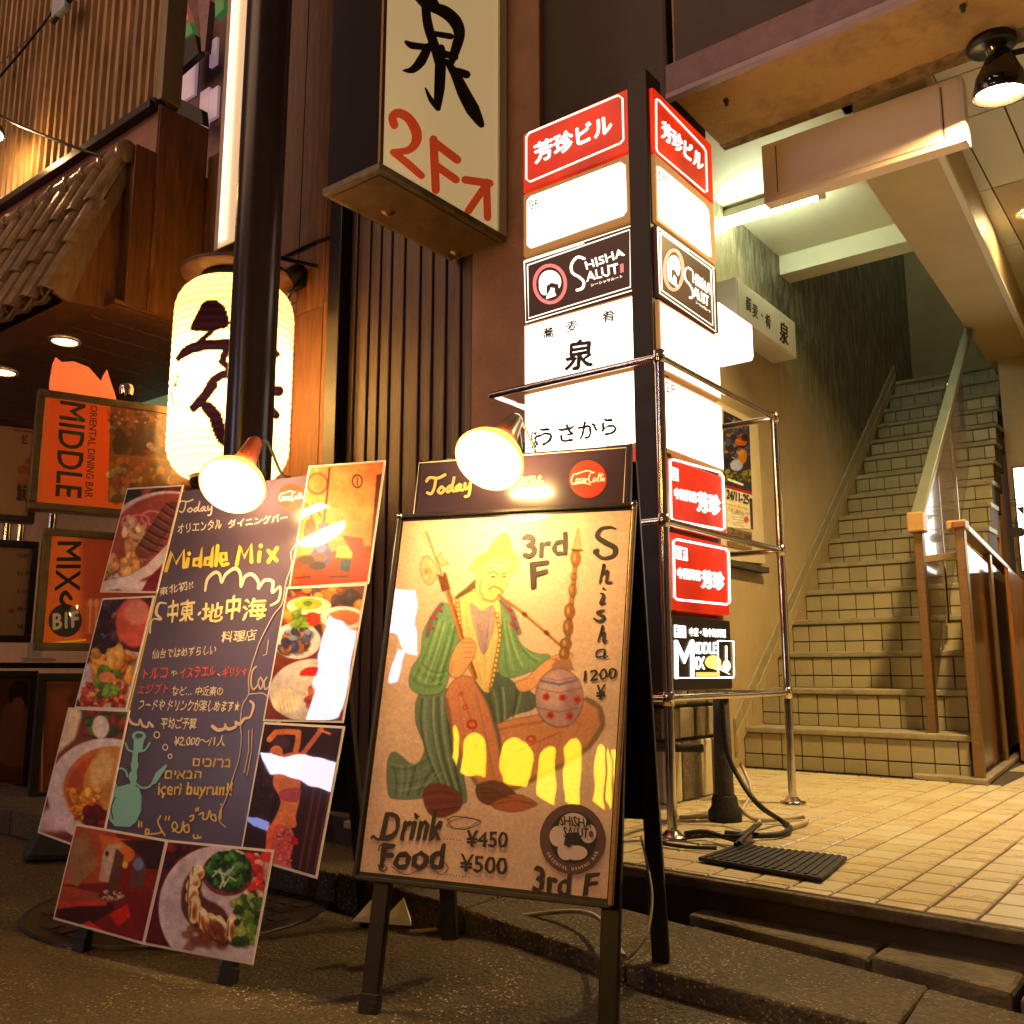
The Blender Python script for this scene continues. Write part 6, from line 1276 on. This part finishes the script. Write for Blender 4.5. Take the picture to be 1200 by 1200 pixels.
# what shows through the gap above: a far house with windows and an awning
fh = thing('far_building', (-9, 8, 0), 'far mauve building glimpsed in the gap beside the corrugated wall', 'building')
MB().box((-15, 8.5, 0), (-6, 8.7, 14)).build('wall', mat('mauve_wall', (.16, .085, .09), .7, var=.3, vscale=2), fh)
M_LW = glow('lilac_window', (.75, .42, .55), .16); 
Pf = Plane((0, 8.5, 0), (0, -1, 0))
for (x0, y0, x1, y1) in ((213, 70, 231, 112), (250, 50, 256, 76), (249, 108, 257, 138), (203, 92, 210, 104), (238, 110, 246, 150)):
    a, b = Pf.at(x0, y0), Pf.at(x1, y1); f = MB().box((a[0], 8.44, b[2]), (b[0], 8.498, a[2])).build('window', M_LW if x1 - x0 < 16 or x0 == 213 else M_BLACK, fh, bevel=.01)
Pf = Plane((0, 8.0, 0), (0, -1, 0))
for pts, m_ in (([(201, -5), (212, -5), (221, 22), (200, 42)], mat('orange_awning', (.50, .20, .10), .6, emis=(.8, .25, .12), stren=.12)), ([(200, 43), (222, 25), (226, 38), (200, 56)], mat('green_awning', (.08, .22, .07), .6, emis=(.1, .4, .1), stren=.12)), ([(198, 58), (228, 40), (233, 62), (199, 92)], M_BLACK), ([(196, 108), (236, 128), (238, 146), (196, 130)], M_BLACK), ([(232, 0), (246, 0), (240, 60), (236, 60)], M_MAUVE), ([(252, 0), (262, 0), (262, 10), (252, 20)], mat('green_awning'))):
    MB().prism([Pf.at(*p) for p in pts], (0, .12, 0)).build('awning', m_, fh)

# ================================================================== utility pole
pp = atD(292, 500, 3.2); r_ = 27.5 / FPX * 3.2
pole = thing('utility_pole', (pp[0], pp[1], -.12), 'thick dark brown round steel pole standing behind the left menu board', 'pole')
MB().tube([(pp[0], pp[1], -.12), (pp[0], pp[1], 7.5)], r_, 40).build('shaft', mat('pole_paint', (.028, .016, .014), .25, var=.15, vscale=5), pole)
MB().lathe((pp[0], pp[1], -.12), (0, 0, 1), [(0, r_ + .03), (.03, r_ + .03), (.035, r_ + .001)], 32).build('base_ring', M_BLACK, pole)

# ================================================================== paper lantern
Dl = 4.75; lc = atD(272, 440, Dl); Rl = 68.5 / FPX * Dl
zt = atD(272, 330, Dl)[2]; zb_ = atD(272, 566, Dl)[2]; lc = np.array([lc[0], lc[1], 0])
ln_ = thing('paper_lantern', (lc[0], lc[1], zb_), 'large glowing yellow paper lantern with black brush characters behind the pole', 'lantern')
P = Paint((195, 320, 350, 575), 3, (255, 222, 158)); P.z(180, 280, 4.2857)
K_ = (12, 4, 8)
P.poly([(185, 440), (215, 380), (250, 318), (310, 305), (355, 335), (375, 380), (380, 440), (300, 462), (270, 466), (230, 465), (190, 462)], K_, 1, 2, True)
P.line([(300, 455), (230, 520), (160, 570), (122, 600)], 27, K_, 1, 2).poly([(115, 600), (150, 545), (230, 510), (370, 502), (440, 510), (440, 560), (330, 558), (220, 570), (150, 600), (125, 618)], K_, 1, 2, True)
P.line([(430, 520), (600, 560), (620, 580)], 35, K_, 1, 2).line([(370, 540), (345, 620), (400, 660)], 40, K_, 1, 2).line([(200, 850), (260, 780), (300, 710), (350, 680), (420, 680)], 43, K_, 1, 3).line([(215, 845), (270, 790), (310, 735)], 32, K_, 1, 2)
P.line([(275, 850), (310, 890), (330, 960), (350, 1000), (400, 1030)], 70, K_, 1, 3).line([(440, 700), (520, 690), (585, 700)], 54, K_, 1, 2).line([(430, 760), (600, 765), (628, 765)], 56, K_, 1, 3).line([(440, 800), (560, 830), (615, 885)], 45, K_, 1, 3).line([(500, 560), (500, 900)], 59, K_, 1, 3)
for pts in ([(100, 690), (125, 685), (110, 730), (95, 750)], [(90, 770), (98, 830)], [(122, 790), (132, 815)], [(115, 815), (128, 835)], [(100, 700), (96, 720)], [(108, 740), (122, 730)]): P.line(pts, 8, K_, .9, 1.5)
nv, nu = 150, 220; prof = []
for i in range(nv + 1):
    t = i / nv; z = zb_ + (zt - zb_) * t; e = min(t, 1 - t) * (zt - zb_); c = .17
    s = 1.0 if e > c else math.sqrt(max(0, 1 - ((c - e) / c) ** 2)) * .42 + .58
    prof.append((z, Rl * s * (1 - .022 * (1 - abs(math.sin(t * math.pi * 27))))))
mbv = []
for z, r in prof:
    for k in range(nu): a = 2 * math.pi * k / nu; mbv.append((lc[0] + r * math.cos(a), lc[1] + r * math.sin(a), z))
V = np.array(mbv); F = [(i * nu + k, i * nu + (k + 1) % nu, (i + 1) * nu + (k + 1) % nu, (i + 1) * nu + k) for i in range(nv) for k in range(nu)]
me = bpy.data.meshes.new('paper_shell'); me.from_pydata([tuple(v) for v in (V - np.array(wloc(ln_)))], [], F); me.polygons.foreach_set('use_smooth', [True] * len(F))
c_ = V - CP; kk = c_ @ CF; pxs = 600 + FPX * (c_ @ CR) / kk; pys = 600 - FPX * (c_ @ CU) / kk
nx = V[:, :2] - lc[:2]; facing = (nx @ (CP[:2] - lc[:2])) > 0
cols = P.sample(pxs, pys); plain = np.array([1.0, .73, .34])
cols[~facing] = plain; colour_verts(me, cols)
ml = bpy.data.materials.new('lantern_paper'); ml.use_nodes = True; N = ml.node_tree.nodes; L = ml.node_tree.links
N.remove(N['Principled BSDF']); at_ = N.new('ShaderNodeAttribute'); at_.attribute_name = 'print'
trn = N.new('ShaderNodeBsdfTranslucent'); dif = N.new('ShaderNodeBsdfDiffuse'); mx_ = N.new('ShaderNodeMixShader'); mx_.inputs[0].default_value = .28
L.new(at_.outputs['Color'], trn.inputs[0]); L.new(at_.outputs['Color'], dif.inputs[0]); L.new(trn.outputs[0], mx_.inputs[1]); L.new(dif.outputs[0], mx_.inputs[2]); L.new(mx_.outputs[0], N['Material Output'].inputs[0])
me.materials.append(ml); link('paper_shell', me, None, ln_)
MB().lathe((lc[0], lc[1], zt - .01), (0, 0, 1), [(0, .0001), (0, Rl * .60), (.05, Rl * .60), (.05, Rl * .5), (.05, .0001)], 36).build('top_ring', M_BLACK, ln_)
MB().lathe((lc[0], lc[1], zb_ - .04), (0, 0, 1), [(0, .0001), (0, Rl * .58), (.05, Rl * .60), (.05, .3 * Rl)], 36).build('bottom_ring', M_BLACK, ln_)
MB().lathe((lc[0], lc[1], zt + .05), (0, 0, 1), [(0, .0001), (0, Rl * .93), (.015, Rl * .95), (.10, Rl * .35), (.12, .0001)], 36).build('rain_hood', mat('hood_brown', (.10, .05, .03), .5, var=.3), ln_)
MB().tube([(lc[0], lc[1], zt + .15), (lc[0], lc[1], zt + .22), (lc[0] + .1, 3.17, zt + .25)], .012, 8).build('hook', M_BLACK, ln_)
pl = bpy.data.lights.new('lantern_bulb', 'POINT'); pl.energy = 46; pl.color = (1, .70, .36); pl.shadow_soft_size = .07
po = bpy.data.objects.new('lantern_bulb', pl); COL.objects.link(po); po.parent = ln_; po.location = (0, 0, (zt - zb_) * .42)

# vertical light box above the lantern
a = atD(250, 295, 4.95); Yx = a[1]; xl = a[0]; zl = a[2]
lx = thing('vertical_light_box', (xl, Yx, zl), 'tall narrow yellowish light box rising above the paper lantern beside the pole', 'light box')
MB().box((xl, Yx, zl), (xl + .30, Yx + .09, 7.0)).build('case', mat('case_cream', (.45, .36, .28), .5), lx, bevel=.004)
MB().box((xl + .045, Yx - .006, zl + .004), (xl + .285, Yx - .001, 7.0)).build('face', glow('strip_face', (1, .60, .26), .32), lx)
for k, w in ((.075, 1.5), (.115, .9)):
    MB().tube([(xl + k, Yx - .012, zl + .03), (xl + k, Yx - .012, 6.9)], .009, 8).build('tube', glow('strip_tube%d' % int(w * 10), (1, .74, .40), w), lx)
lx.children[-1].name = 'tube'

# ================================================================== projecting sign box
XF = -2.495; Y0, Y1 = 2.346, 3.15; zs0 = 2.41
pj = thing('projecting_sign', (XF - .15, Y1, zs0), 'large cream projecting sign box with black brush character and red 2F arrow, over the shutter', 'sign')
MB().box((-2.813, Y0 + .012, zs0 + .03), (XF - .012, Y1, 4.9)).build('case', mat('case_plum', (.012, .007, .008), .8, var=.2, vscale=4), pj, bevel=.006)
MB().box((XF - .011, Y0 + .012, zs0 + .035), (XF, Y1 - .02, 4.9)).build('face', mat('sign_acrylic', (.62, .56, .40), .22, var=.05, vscale=1.5, emis=(1, .68, .30), stren=.20, coat=.3, grime=.08), pj)  # unlit acrylic; faint emission stands in for the street light falling on it
MB().box((-2.825, Y0, zs0), (XF + .008, Y1, zs0 + .03)).build('bottom_rim', mat('rusty_rim', (.20, .17, .10), .45, .4, var=.4, vscale=14, bump=.3), pj, bevel=.003)
MB().box((-2.80, Y0 + .03, zs0 - .004), (XF - .02, Y1 - .02, zs0 - .001)).build('underside', mat('underside_rust', (.14, .075, .04), .6, var=.4, vscale=9, grime=.5), pj)
MB().box((XF + .0005, Y1 - .055, zs0 + .03), (XF + .012, Y1, 4.9)).build('edge_trim', M_CEIL, pj)
MB().box((XF - .002, Y0, zs0 + .031), (XF + .010, Y0 + .018, 4.9)).build('edge_trim', M_BRUSH, pj)
for x, y in ((455, 248), (535, 296)):
    c = onZ(x, y, zs0 - .004); MB().lathe(c, (0, 0, -1), [(0, .03), (.004, .028), (.008, .012), (.018, .010), (.018, .0001)], 20).build('bolt_plate', M_BRUSH, pj)
ar = Art(Plane((XF, 0, 0), (1, 0, 0)), part_of(pj, 'face'), .002, (200, 0, 3.0)); K = M_INK
for pts in ([(845, -60, 30), (870, -20, 40), (900, 10, 46), (925, 15, 40)], [(895, 10, 30), (905, 90, 34), (930, 170, 34), (940, 225, 22)], [(900, 20, 30), (960, 40, 44), (1000, 75, 46), (1015, 120, 40), (1000, 180, 34), (985, 225, 20)], [(925, 118, 20), (985, 128, 22)], [(930, 180, 24), (1000, 200, 26)],
            [(828, 148, 14), (850, 160, 26), (900, 165, 22)], [(905, 165, 30), (880, 215, 36), (850, 245, 26), (818, 248, 6)], [(950, 170, 30), (948, 240, 40), (945, 310, 38), (938, 375, 26)], [(940, 380, 22), (915, 350, 18), (896, 310, 6)],
            [(1040, 262, 30), (1010, 250, 24), (985, 245, 14)], [(970, 215, 18), (1000, 260, 34), (1030, 325, 46), (1062, 385, 50), (1092, 438, 24)]): ar.line(K, pts, 20, smooth=True)
M_RP = mat('vermilion_paint', (.75, .10, .03), .4, emis=(1, .10, .02), stren=.12)
ar.line(M_RP, [(786, 440, 30), (780, 412, 30), (800, 398, 32), (835, 415, 34), (862, 460, 38), (862, 500, 34), (835, 528, 26), (785, 535, 22)], 30, smooth=True); ar.line(M_RP, [(782, 535, 24), (830, 572, 28), (882, 618, 26)], 26)
ar.line(M_RP, [(924, 490), (932, 668)], 30); ar.line(M_RP, [(926, 500), (1008, 562)], 30); ar.line(M_RP, [(930, 580), (1003, 632)], 28)
ar.line(M_RP, [(1035, 632), (1122, 645)], 28); ar.line(M_RP, [(1110, 640), (1114, 765)], 27); ar.line(M_RP, [(1108, 652), (1046, 742)], 27); ar.done('lettering')
# gap strip behind the sign at the wall and small wall fittings
cl = atD(350, 335, 5.35)
wsx = thing('small_wall_spotlight', cl, 'small dark clamp spotlight on the planks right of the paper lantern', 'spotlight')
cw = onY(352, 330, 3.155)
MB().box(cw - [.05, .03, .05], cw + [.05, .0, .05]).build('bracket', M_BLACK, wsx, bevel=.004)
MB().lathe(cw + [0.02, -.05, .03], (-.7, -.4, -.6), [(-.06, .0001), (-.06, .03), (0, .045), (.10, .06), (.10, .05), (.02, .03), (.02, .0001)], 20).build('housing', M_BLACK, wsx)
MB().tube([cw + [-.02, -.03, -.05], cw + [-.05, -.05, -.11], cw + [0, -.03, -.15]], .01, 8).build('knob', M_STEEL, wsx)
cable([onY(333, 300, 3.15), onY(350, 292, 3.15), onY(370, 283, 3.15), onY(405, 272, 3.15)], .008, M_BLACK, 'thin dark wire running across the planks beside the ribbed shutter', 'wire', 'wire')
cable([onY(0, 135, 2.6), onY(30, 150, 2.55), onY(95, 175, 2.55), onY(140, 190, 2.66)], .010, M_BLACK, 'dark wire reaching from the left edge to the end of the tiled ridge', 'wire', 'wire')
cable([onY(-5, 95, 2.75), onY(25, 60, 2.75), onY(55, 22, 2.75), onY(75, -10, 2.75)], .010, M_BLACK, 'dark wire crossing the corrugated wall at the top left corner', 'wire', 'wire')
c = onY(72, 8, 2.7); fx = thing('eave_fitting', c, 'small pale fitting hung on a black bracket at the top left of the corrugated wall', 'lamp')
MB().box(c - [.10, .03, .06], c + [.10, .03, .10]).build('body', mat('pale_blue', (.35, .42, .45), .4), fx, bevel=.02); MB().bar(c + [-.12, 0, -.07], c + [.16, 0, .02], .03, .03).build('bracket', M_BLACK, fx)
c = onY(-6, 161, 2.55); fx = thing('edge_lamp', c, 'tiny lit bulb under a dark shade at the left edge before the corrugated wall', 'lamp')
MB().lathe(c, (1, 0, -.1), [(-.03, .0001), (0, .03), (.05, .033), (.075, .02), (.085, .0001)], 16).build('bulb', glow('small_bulb', (1, .58, .22), 260), fx); MB().lathe(c + [0, 0, .03], (.4, 0, 1), [(-.01, .07), (.04, .05), (.07, .02), (.07, .0001)], 18).build('shade', M_BLACK, fx)
for x, y, lab in ((76, 400, 'round warm downlight in the porch soffit nearer the tiled roof corner'), (4, 436, 'round warm downlight in the porch soffit at the left edge')):
    c = onZ(x, y, 2.571); t = thing('porch_downlight', c, lab, 'ceiling light', 'downlights in the porch soffit')
    MB().lathe(c, (0, 0, -1), [(0, .095), (.008, .095), (.010, .08), (.006, .075)], 24).build('trim_ring', M_WHITEP, t); MB().lathe(c + [0, 0, -.002], (0, 0, -1), [(0, .075), (.003, .0001)], 24).build('lamp_face', glow('porch_light', (1, .58, .22), 26), t)

# ================================================================== framed signs at the left
dv = np.array([.344, .939, 0]); dv /= np.linalg.norm(dv)
o_ = atD(47, 596, 4.3); nS = np.array([dv[1], -dv[0], 0]); SP = Plane(o_, nS); nS = SP.n
M_ALU = mat('tarnished_frame', (.16, .12, .06), .3, .7, var=.3, vscale=15)
M_SPR = attr_mat('sign_print', .3, emis=.12, coat=.5)
def framed(name, tl, tr, bl, label, cat, paint, fm=M_ALU, depth=.09, bw=.035, step=.6, pm=None):
    TL, TR, BL = SP.at(*tl), SP.at(*tr), SP.at(*bl)
    w = (TR - TL) @ dv; h = TL[2] - BL[2]; BL = np.array([TL[0], TL[1], BL[2]]); up = np.array([0, 0, 1.0])
    t = thing(name, BL, label, cat)
    for a, u, v in ((BL, dv * w, up * bw), (BL + up * (h - bw), dv * w, up * bw), (BL + up * (bw + .0005), dv * bw, up * (h - 2 * bw - .001)), (BL + dv * (w - bw) + up * (bw + .0005), dv * bw, up * (h - 2 * bw - .001))):
        MB().obox(a, u, v, -nS * depth).build('frame_bar', fm, t, bevel=.003)
    MB().obox(BL + dv * bw + up * bw - nS * .02, dv * (w - 2 * bw), up * (h - 2 * bw), -nS * (depth - .025)).build('back', M_BLACK, t)
    if paint is not None:
        q = [BL + dv * bw + up * (h - bw), BL + dv * (w - bw) + up * (h - bw), BL + dv * (w - bw) + up * bw, BL + dv * bw + up * bw]
        print_sheet('print', [p - nS * .012 for p in q], paint, pm or M_SPR, t, step)
    return t
SP2 = Plane(o_ - nS * .012, nS)
P = Paint((40, 450, 250, 632), 3, (222, 92, 18)).z(0, 400, 4.6154)
P.poly([(275, 290), (600, 345), (590, 870), (255, 850)], (225, 82, 14), 1, 3).poly([(598, 345), (1110, 395), (1110, 890), (585, 872)], (140, 88, 24), 1, 3)
P.blobs(600, 360, 1070, 610, 130, 9, 26, [(60, 30, 20), (110, 60, 30), (150, 60, 25), (40, 30, 20), (190, 150, 90), (90, 80, 50)], .85, 1.7, 41, 3).blobs(600, 640, 1070, 860, 110, 9, 24, [(150, 80, 20), (190, 120, 30), (90, 60, 25), (210, 90, 30), (220, 190, 110)], .8, 1.8, 42, 3)
P.poly([(600, 610), (1070, 650), (1070, 662), (600, 624)], (160, 100, 30)).blobs(640, 440, 860, 560, 14, 20, 38, [(40, 34, 22), (50, 30, 22)], .9, 1.4, 43, 6).blobs(800, 560, 860, 600, 4, 14, 20, [(215, 200, 160)], .9, 1.6, 44, 2).blobs(620, 380, 1050, 450, 30, 6, 10, [(200, 140, 100), (215, 160, 120)], .9, 1.3, 45, 2)
for x in (870, 950, 1010): P.ell(x, 700, 22, 26, (190, 130, 40), .9, 3).ell(x, 745, 34, 26, (110, 70, 20), .9, 4)
P.poly([(598, 345), (1110, 395), (1110, 890), (585, 872)], (48, 26, 12), .5, 3); P.line([(280, 298), (1080, 405)], 5, (235, 180, 90)).line([(1078, 405), (1074, 880)], 5, (210, 160, 80))
t = msign = framed('framed_sign', (45, 455), (242, 483), (47, 597), 'framed orange poster with sideways black MIDDLE lettering and crowded photos, uppermost at left', 'sign', P)
M_SB = mat('sign_black', (.02, .015, .01), .5)
def vtext(parent, st, tl, tr, br, bl, z, bold):       # lettering turned to read downwards
    ar = Art(SP2, parent, .0015, z); ar.text(M_SB, st, tr if 0 else tr, br, tl, bl, bold=bold); ar.done()
# reading direction runs down the sign, letter tops point right
vtext(t, 'MIDDLE', (328, 318), (465, 340), (440, 850), (300, 832), (0, 400, 4.6154), .03) if 0 else None
ar = Art(SP2, t, .0015, (0, 400, 4.6154)); ar.text(M_SB, 'MIDDLE', (328, 322), (302, 835), (462, 342), (438, 848), bold=.022); ar.text(M_SB, 'ORIENTAL DINING BAR', (490, 345), (458, 842), (528, 350), (500, 848), bold=.015); ar.done()
P = Paint((40, 612, 250, 775), 3, (225, 100, 20)).z(0, 560, 2.4)
P.poly([(120, 150), (500, 190), (500, 480), (118, 472)], (222, 92, 18), 1, 2).poly([(228, 160), (500, 190), (500, 480), (232, 460)], (150, 50, 20), .8, 20).line([(150, 158), (122, 160), (120, 468), (240, 456)], 5, (245, 190, 60)).poly([(240, 345), (300, 340), (300, 440), (240, 440)], (200, 100, 40), .7, 10)  # yellow edge line paints the frame's reflection into the print
P.ell(184, 402, 47, 46, (40, 26, 20), 1, 1.5)
for x in (255, 272, 290): P.line([(x, 350), (x - 3, 435)], 5, (215, 140, 90), .8, 1.5).ell(x, 352, 7, 12, (215, 140, 90), .8, 1.5)
P.noise(.04, 12, 8)
t = framed('framed_sign', (52, 618), (242, 640), (50, 762), 'framed orange poster with sideways MIX and a round B1F badge, lower of the orange pair', 'sign', P)
ar = Art(SP2, t, .0015, (0, 560, 2.4)); ar.text(M_SB, 'MIX', (163, 180), (155, 318), (228, 180), (224, 318), bold=.022)
ar.line(M_SB, [(196, 362, 10), (182, 358, 12), (172, 340, 12), (184, 322, 12), (200, 340, 10)], 10, smooth=True); ar.text(mat('badge_white', (.8, .72, .6), .5), 'B1F', (150, 426), (220, 418), (150, 383), bold=.05); ar.done()
P = Paint((40, 782, 250, 945), 2, (120, 62, 40)).z(0, 560, 2.4)
P.poly([(120, 570), (500, 570), (500, 900), (110, 900)], (96, 48, 30), 1, 3).line([(118, 880), (122, 575), (260, 572)], 6, (200, 140, 60)).poly([(130, 600), (230, 580), (180, 700), (140, 860)], (140, 70, 40), .8, 20).blobs(130, 600, 400, 860, 30, 16, 40, [(70, 40, 30), (130, 60, 50)], .5, 2, 46, 14)
framed('framed_poster', (46, 789), (242, 800), (46, 938), 'dim brown framed picture standing on the ground under the two orange signs', 'poster', P, fm=M_BFRAME, pm=attr_mat('dim_print', .4))
# dark cabinet with menu sheets further left
so = SP; SP = Plane(atD(20, 700, 4.75), nS); SP2 = Plane(atD(20, 700, 4.75) - nS * .012, nS)
M_PAP = attr_mat('menu_paper', .6)
P = Paint((-30, 480, 70, 625), 3, (150, 128, 104)).z(0, 400, 4.6154)
P.blobs(110, 600, 190, 760, 14, 10, 26, [(150, 60, 50)], .4, 1.4, 47, 8).line([(80, 480), (190, 495)], 8, (90, 70, 50))
framed_sheets = framed('framed_menu', (-28, 486), (50, 500), (-28, 608), 'black framed paper menu with brush writing at the left edge, upper one', 'menu', P, fm=M_BFRAME, pm=M_PAP)
ar = Art(SP2, framed_sheets, .0015, (0, 400, 4.6154)); ar.text(M_SB, '虹', (115, 555), (150, 555), (118, 505), bold=.01); ar.text(M_SB, '魚炭', (90, 860), (140, 865), (95, 765), bold=.03, wob=.5); ar.done()
P = Paint((-30, 625, 70, 765), 3, (150, 124, 98)).z(0, 560, 2.4); P.ell(32, 375, 10, 7, (150, 50, 30), .7, 3)
fs2 = framed('framed_menu', (-28, 630), (46, 637), (-28, 752), 'black framed paper menu with small writing at the left edge, lower one', 'menu', P, fm=M_BFRAME, pm=M_PAP)
ar = Art(SP2, fs2, .0015, (0, 560, 2.4))
for k, st in enumerate(('お品書き', 'ねぎ', 'もつ煮', '焼鳥', '地酒')): ar.text(M_SB, st, (48, 225 + k * 50), (84, 226 + k * 50), (48, 212 + k * 50), bold=.01)
ar.done()
P = Paint((-30, 780, 70, 940), 2, (110, 62, 42)).z(0, 560, 2.4)
P.poly([(-60, 550), (110, 550), (110, 905), (-60, 905)], (86, 46, 32), 1, 3).ell(60, 610, 34, 40, (30, 16, 14), 1, 6).poly([(10, 650), (50, 640), (90, 680), (90, 800), (0, 800)], (120, 76, 56), 1, 10, True).ell(52, 640, 18, 24, (140, 80, 60), 1, 4)
framed('framed_photo', (-28, 786), (45, 790), (-28, 930), 'dim brown framed photo of a seated figure near the ground at the left edge', 'photo', P, fm=M_BFRAME, pm=attr_mat('dim_photo', .4))
SP = so
cab = thing('sign_shelf', atD(20, 765, 4.85), 'black metal shelf carrying the framed signs at the left', 'shelf')
a = atD(-30, 783, 4.80); b = atD(66, 778, 4.45)
MB().obox(np.array([a[0], a[1], a[2]]), dv * 1.15, -nS * .30, (0, 0, .03)).build('shelf_plate', M_BLACK, cab, bevel=.003)
for s in (0.02, 1.1): MB().obox(a + dv * s - nS * .25 + [0, 0, -.62], dv * .03, -nS * .03, (0, 0, 1.9)).build('upright', M_BLACK, cab)
a2 = atD(22, 775, 4.62); lf = thing('leaflet_stack', a2, 'small stack of white leaflets on the black shelf beside the orange signs', 'leaflets')
for k in range(4): MB().obox(a2 + np.array([0, 0, .005 * k]) + dv * rnd.uniform(0, .02), dv * .15, -nS * .10, (0, 0, .004)).build('leaflet', M_WHITEP, lf)
MB().obox(a2 + np.array([0, 0, .021]) + dv * .03, dv * .07, -nS * .02, (0, 0, .07)).build('leaflet', M_WHITEP, lf)
for k, x in enumerate((8, 24, 60)):
    p = atD(x, 630, 5.2); MB().tube([(p[0], p[1], p[2] - .05), (p[0], p[1], p[2] + .16)], .022, 12).build('chrome_tube', M_STEEL, label=['short chrome tube leftmost between the two menu frames', 'short chrome tube in the middle between the two menu frames', 'short chrome tube right of the two menu frames'][k], cat='tube')
# orange fish shaped paper shade behind the upper sign
Pz = Plane(atD(100, 450, 4.75), nS)
fsx = [(300, 85), (335, 112), (400, 108), (480, 140), (555, 225), (578, 152), (628, 305), (628, 420), (285, 420), (283, 190)]
MB().prism([Pz.at(x / 4.6154, 400 + y / 4.6154) for x, y in fsx], -nS * .14).build('orange_lantern', mat('orange_paper', (.7, .2, .08), .5, var=.12, vscale=5, emis=(1, .16, .04), stren=.38), label='glowing orange paper shade with pointed fins showing above the orange sign', cat='lantern')
p = atD(148, 463, 4.5); MB().lathe(p, (0, 0, 1), [(0, .03), (.03, .035), (.05, .03), (.065, .0001)], 16).build('chrome_knob', M_STEEL, msign)
fr = thing('wall_picture', onY(180, 460, 3.88), 'dark framed green picture on the recessed wall behind the lantern', 'picture')
a, b = onY(158, 440, 3.88), onY(215, 478, 3.88)
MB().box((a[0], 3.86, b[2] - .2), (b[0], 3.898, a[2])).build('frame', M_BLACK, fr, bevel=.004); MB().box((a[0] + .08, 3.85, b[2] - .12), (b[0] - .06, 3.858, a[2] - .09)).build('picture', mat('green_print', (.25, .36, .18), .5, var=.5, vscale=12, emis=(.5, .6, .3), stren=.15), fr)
# weighted base at left
a, b = onZ(20, 1012, GZ + .001), onZ(128, 1008, GZ + .001); d_ = (b - a); bk = np.cross([0, 0, 1], d_); bk /= np.linalg.norm(bk); bk = bk if bk @ CF > 0 else -bk
m = MB(); w = .26; h = .125; i_ = .045; u = d_ / np.linalg.norm(d_)
m.add([a, b, b + bk * w, a + bk * w, a + u * i_ + bk * i_ + [0, 0, h], b - u * i_ + bk * i_ + [0, 0, h], b - u * i_ + bk * (w - i_) + [0, 0, h], a + u * i_ + bk * (w - i_) + [0, 0, h]], [(0, 3, 2, 1), (4, 5, 6, 7), (0, 1, 5, 4), (1, 2, 6, 5), (2, 3, 7, 6), (3, 0, 4, 7)])
wb = thing('banner_base', a, 'black weighted plastic base with sloping sides on the street at the lower left', 'sign base'); m.build('body', M_RUB, wb, bevel=.025)
c = (a + b) / 2 + bk * w / 2 + [0, 0, h]; MB().lathe(c, (0, 0, 1), [(0, .03), (.02, .03), (.025, .018), (.03, .0001)], 16).build('socket', M_BLACK, wb)

# ================================================================== lit shop fronts across the street, behind the viewer: they mirror in the glossy prints
op = thing('opposite_shop', (-3, -6.2, -.17), 'dark shop building across the street with lilac signs and a row of yellow arched windows', 'building')
MB().box((-12, -6.6, -.17), (5, -6.2, 7)).build('wall', mat('night_wall', (.02, .014, .012), .8), op)
def mirrored(B, off, x, y, Yw=-6.16):              # where the shop front stands that this spot of a glossy print shows
    d = ray(x, y); P_ = Plane(B.pt(0, 0, off), B.n).at(x, y); r = d - 2 * (d @ B.n) * B.n; return P_ + r * ((Yw - P_[1]) / r[1])
def lit(nm, B, off, pts, m_):
    MB().prism([mirrored(B, off, *p) for p in pts], (0, .05, 0)).build(nm, m_, op)
lit('lit_sign', B1, .01, [(386, 722), (417, 740), (405, 800), (396, 843), (362, 845), (374, 790)], glow('lilac_sign', (.90, .78, 1.0), 14))
lit('lit_sign', B1, .01, [(306, 884), (332, 890), (356, 885), (394, 897), (387, 930), (350, 914), (318, 906)], glow('lilac_sign', (.90, .78, 1.0), 14))
lit('lit_sign', B1, .01, [(290, 955), (314, 966), (312, 974), (289, 962)], glow('blue_sign', (.40, .45, 1.0), 6))
lit('lit_sign', B2, .022, [(456, 691), (489, 694), (489, 771), (474, 766), (466, 745), (452, 742)], glow('magenta_sign', (1.0, .70, 1.0), 13))
lit('lit_sign', B2, .022, [(468, 765), (476, 768), (470, 798), (458, 800)], glow('magenta_sign', (1.0, .70, 1.0), 13))
for x0, x1, y0, y1 in ((531, 538, 852, 895), (545, 572, 862, 912), (589, 622, 868, 924), (631, 654, 875, 940), (663, 680, 870, 944), (695, 708, 873, 946), (711, 716, 880, 945), (719, 723, 880, 945)):
    n_ = 8; top = [((x0 + x1) / 2 + (x1 - x0) / 2 * math.cos(t), y0 + 12 - 12 * math.sin(t)) for t in np.linspace(0, math.pi, n_)]
    lit('arched_window', B2, .022, [(x0 - 2, y1 - 8), (x1 - 3, y1)] + top, glow('yellow_window', (1.0, .50, .01), 20))
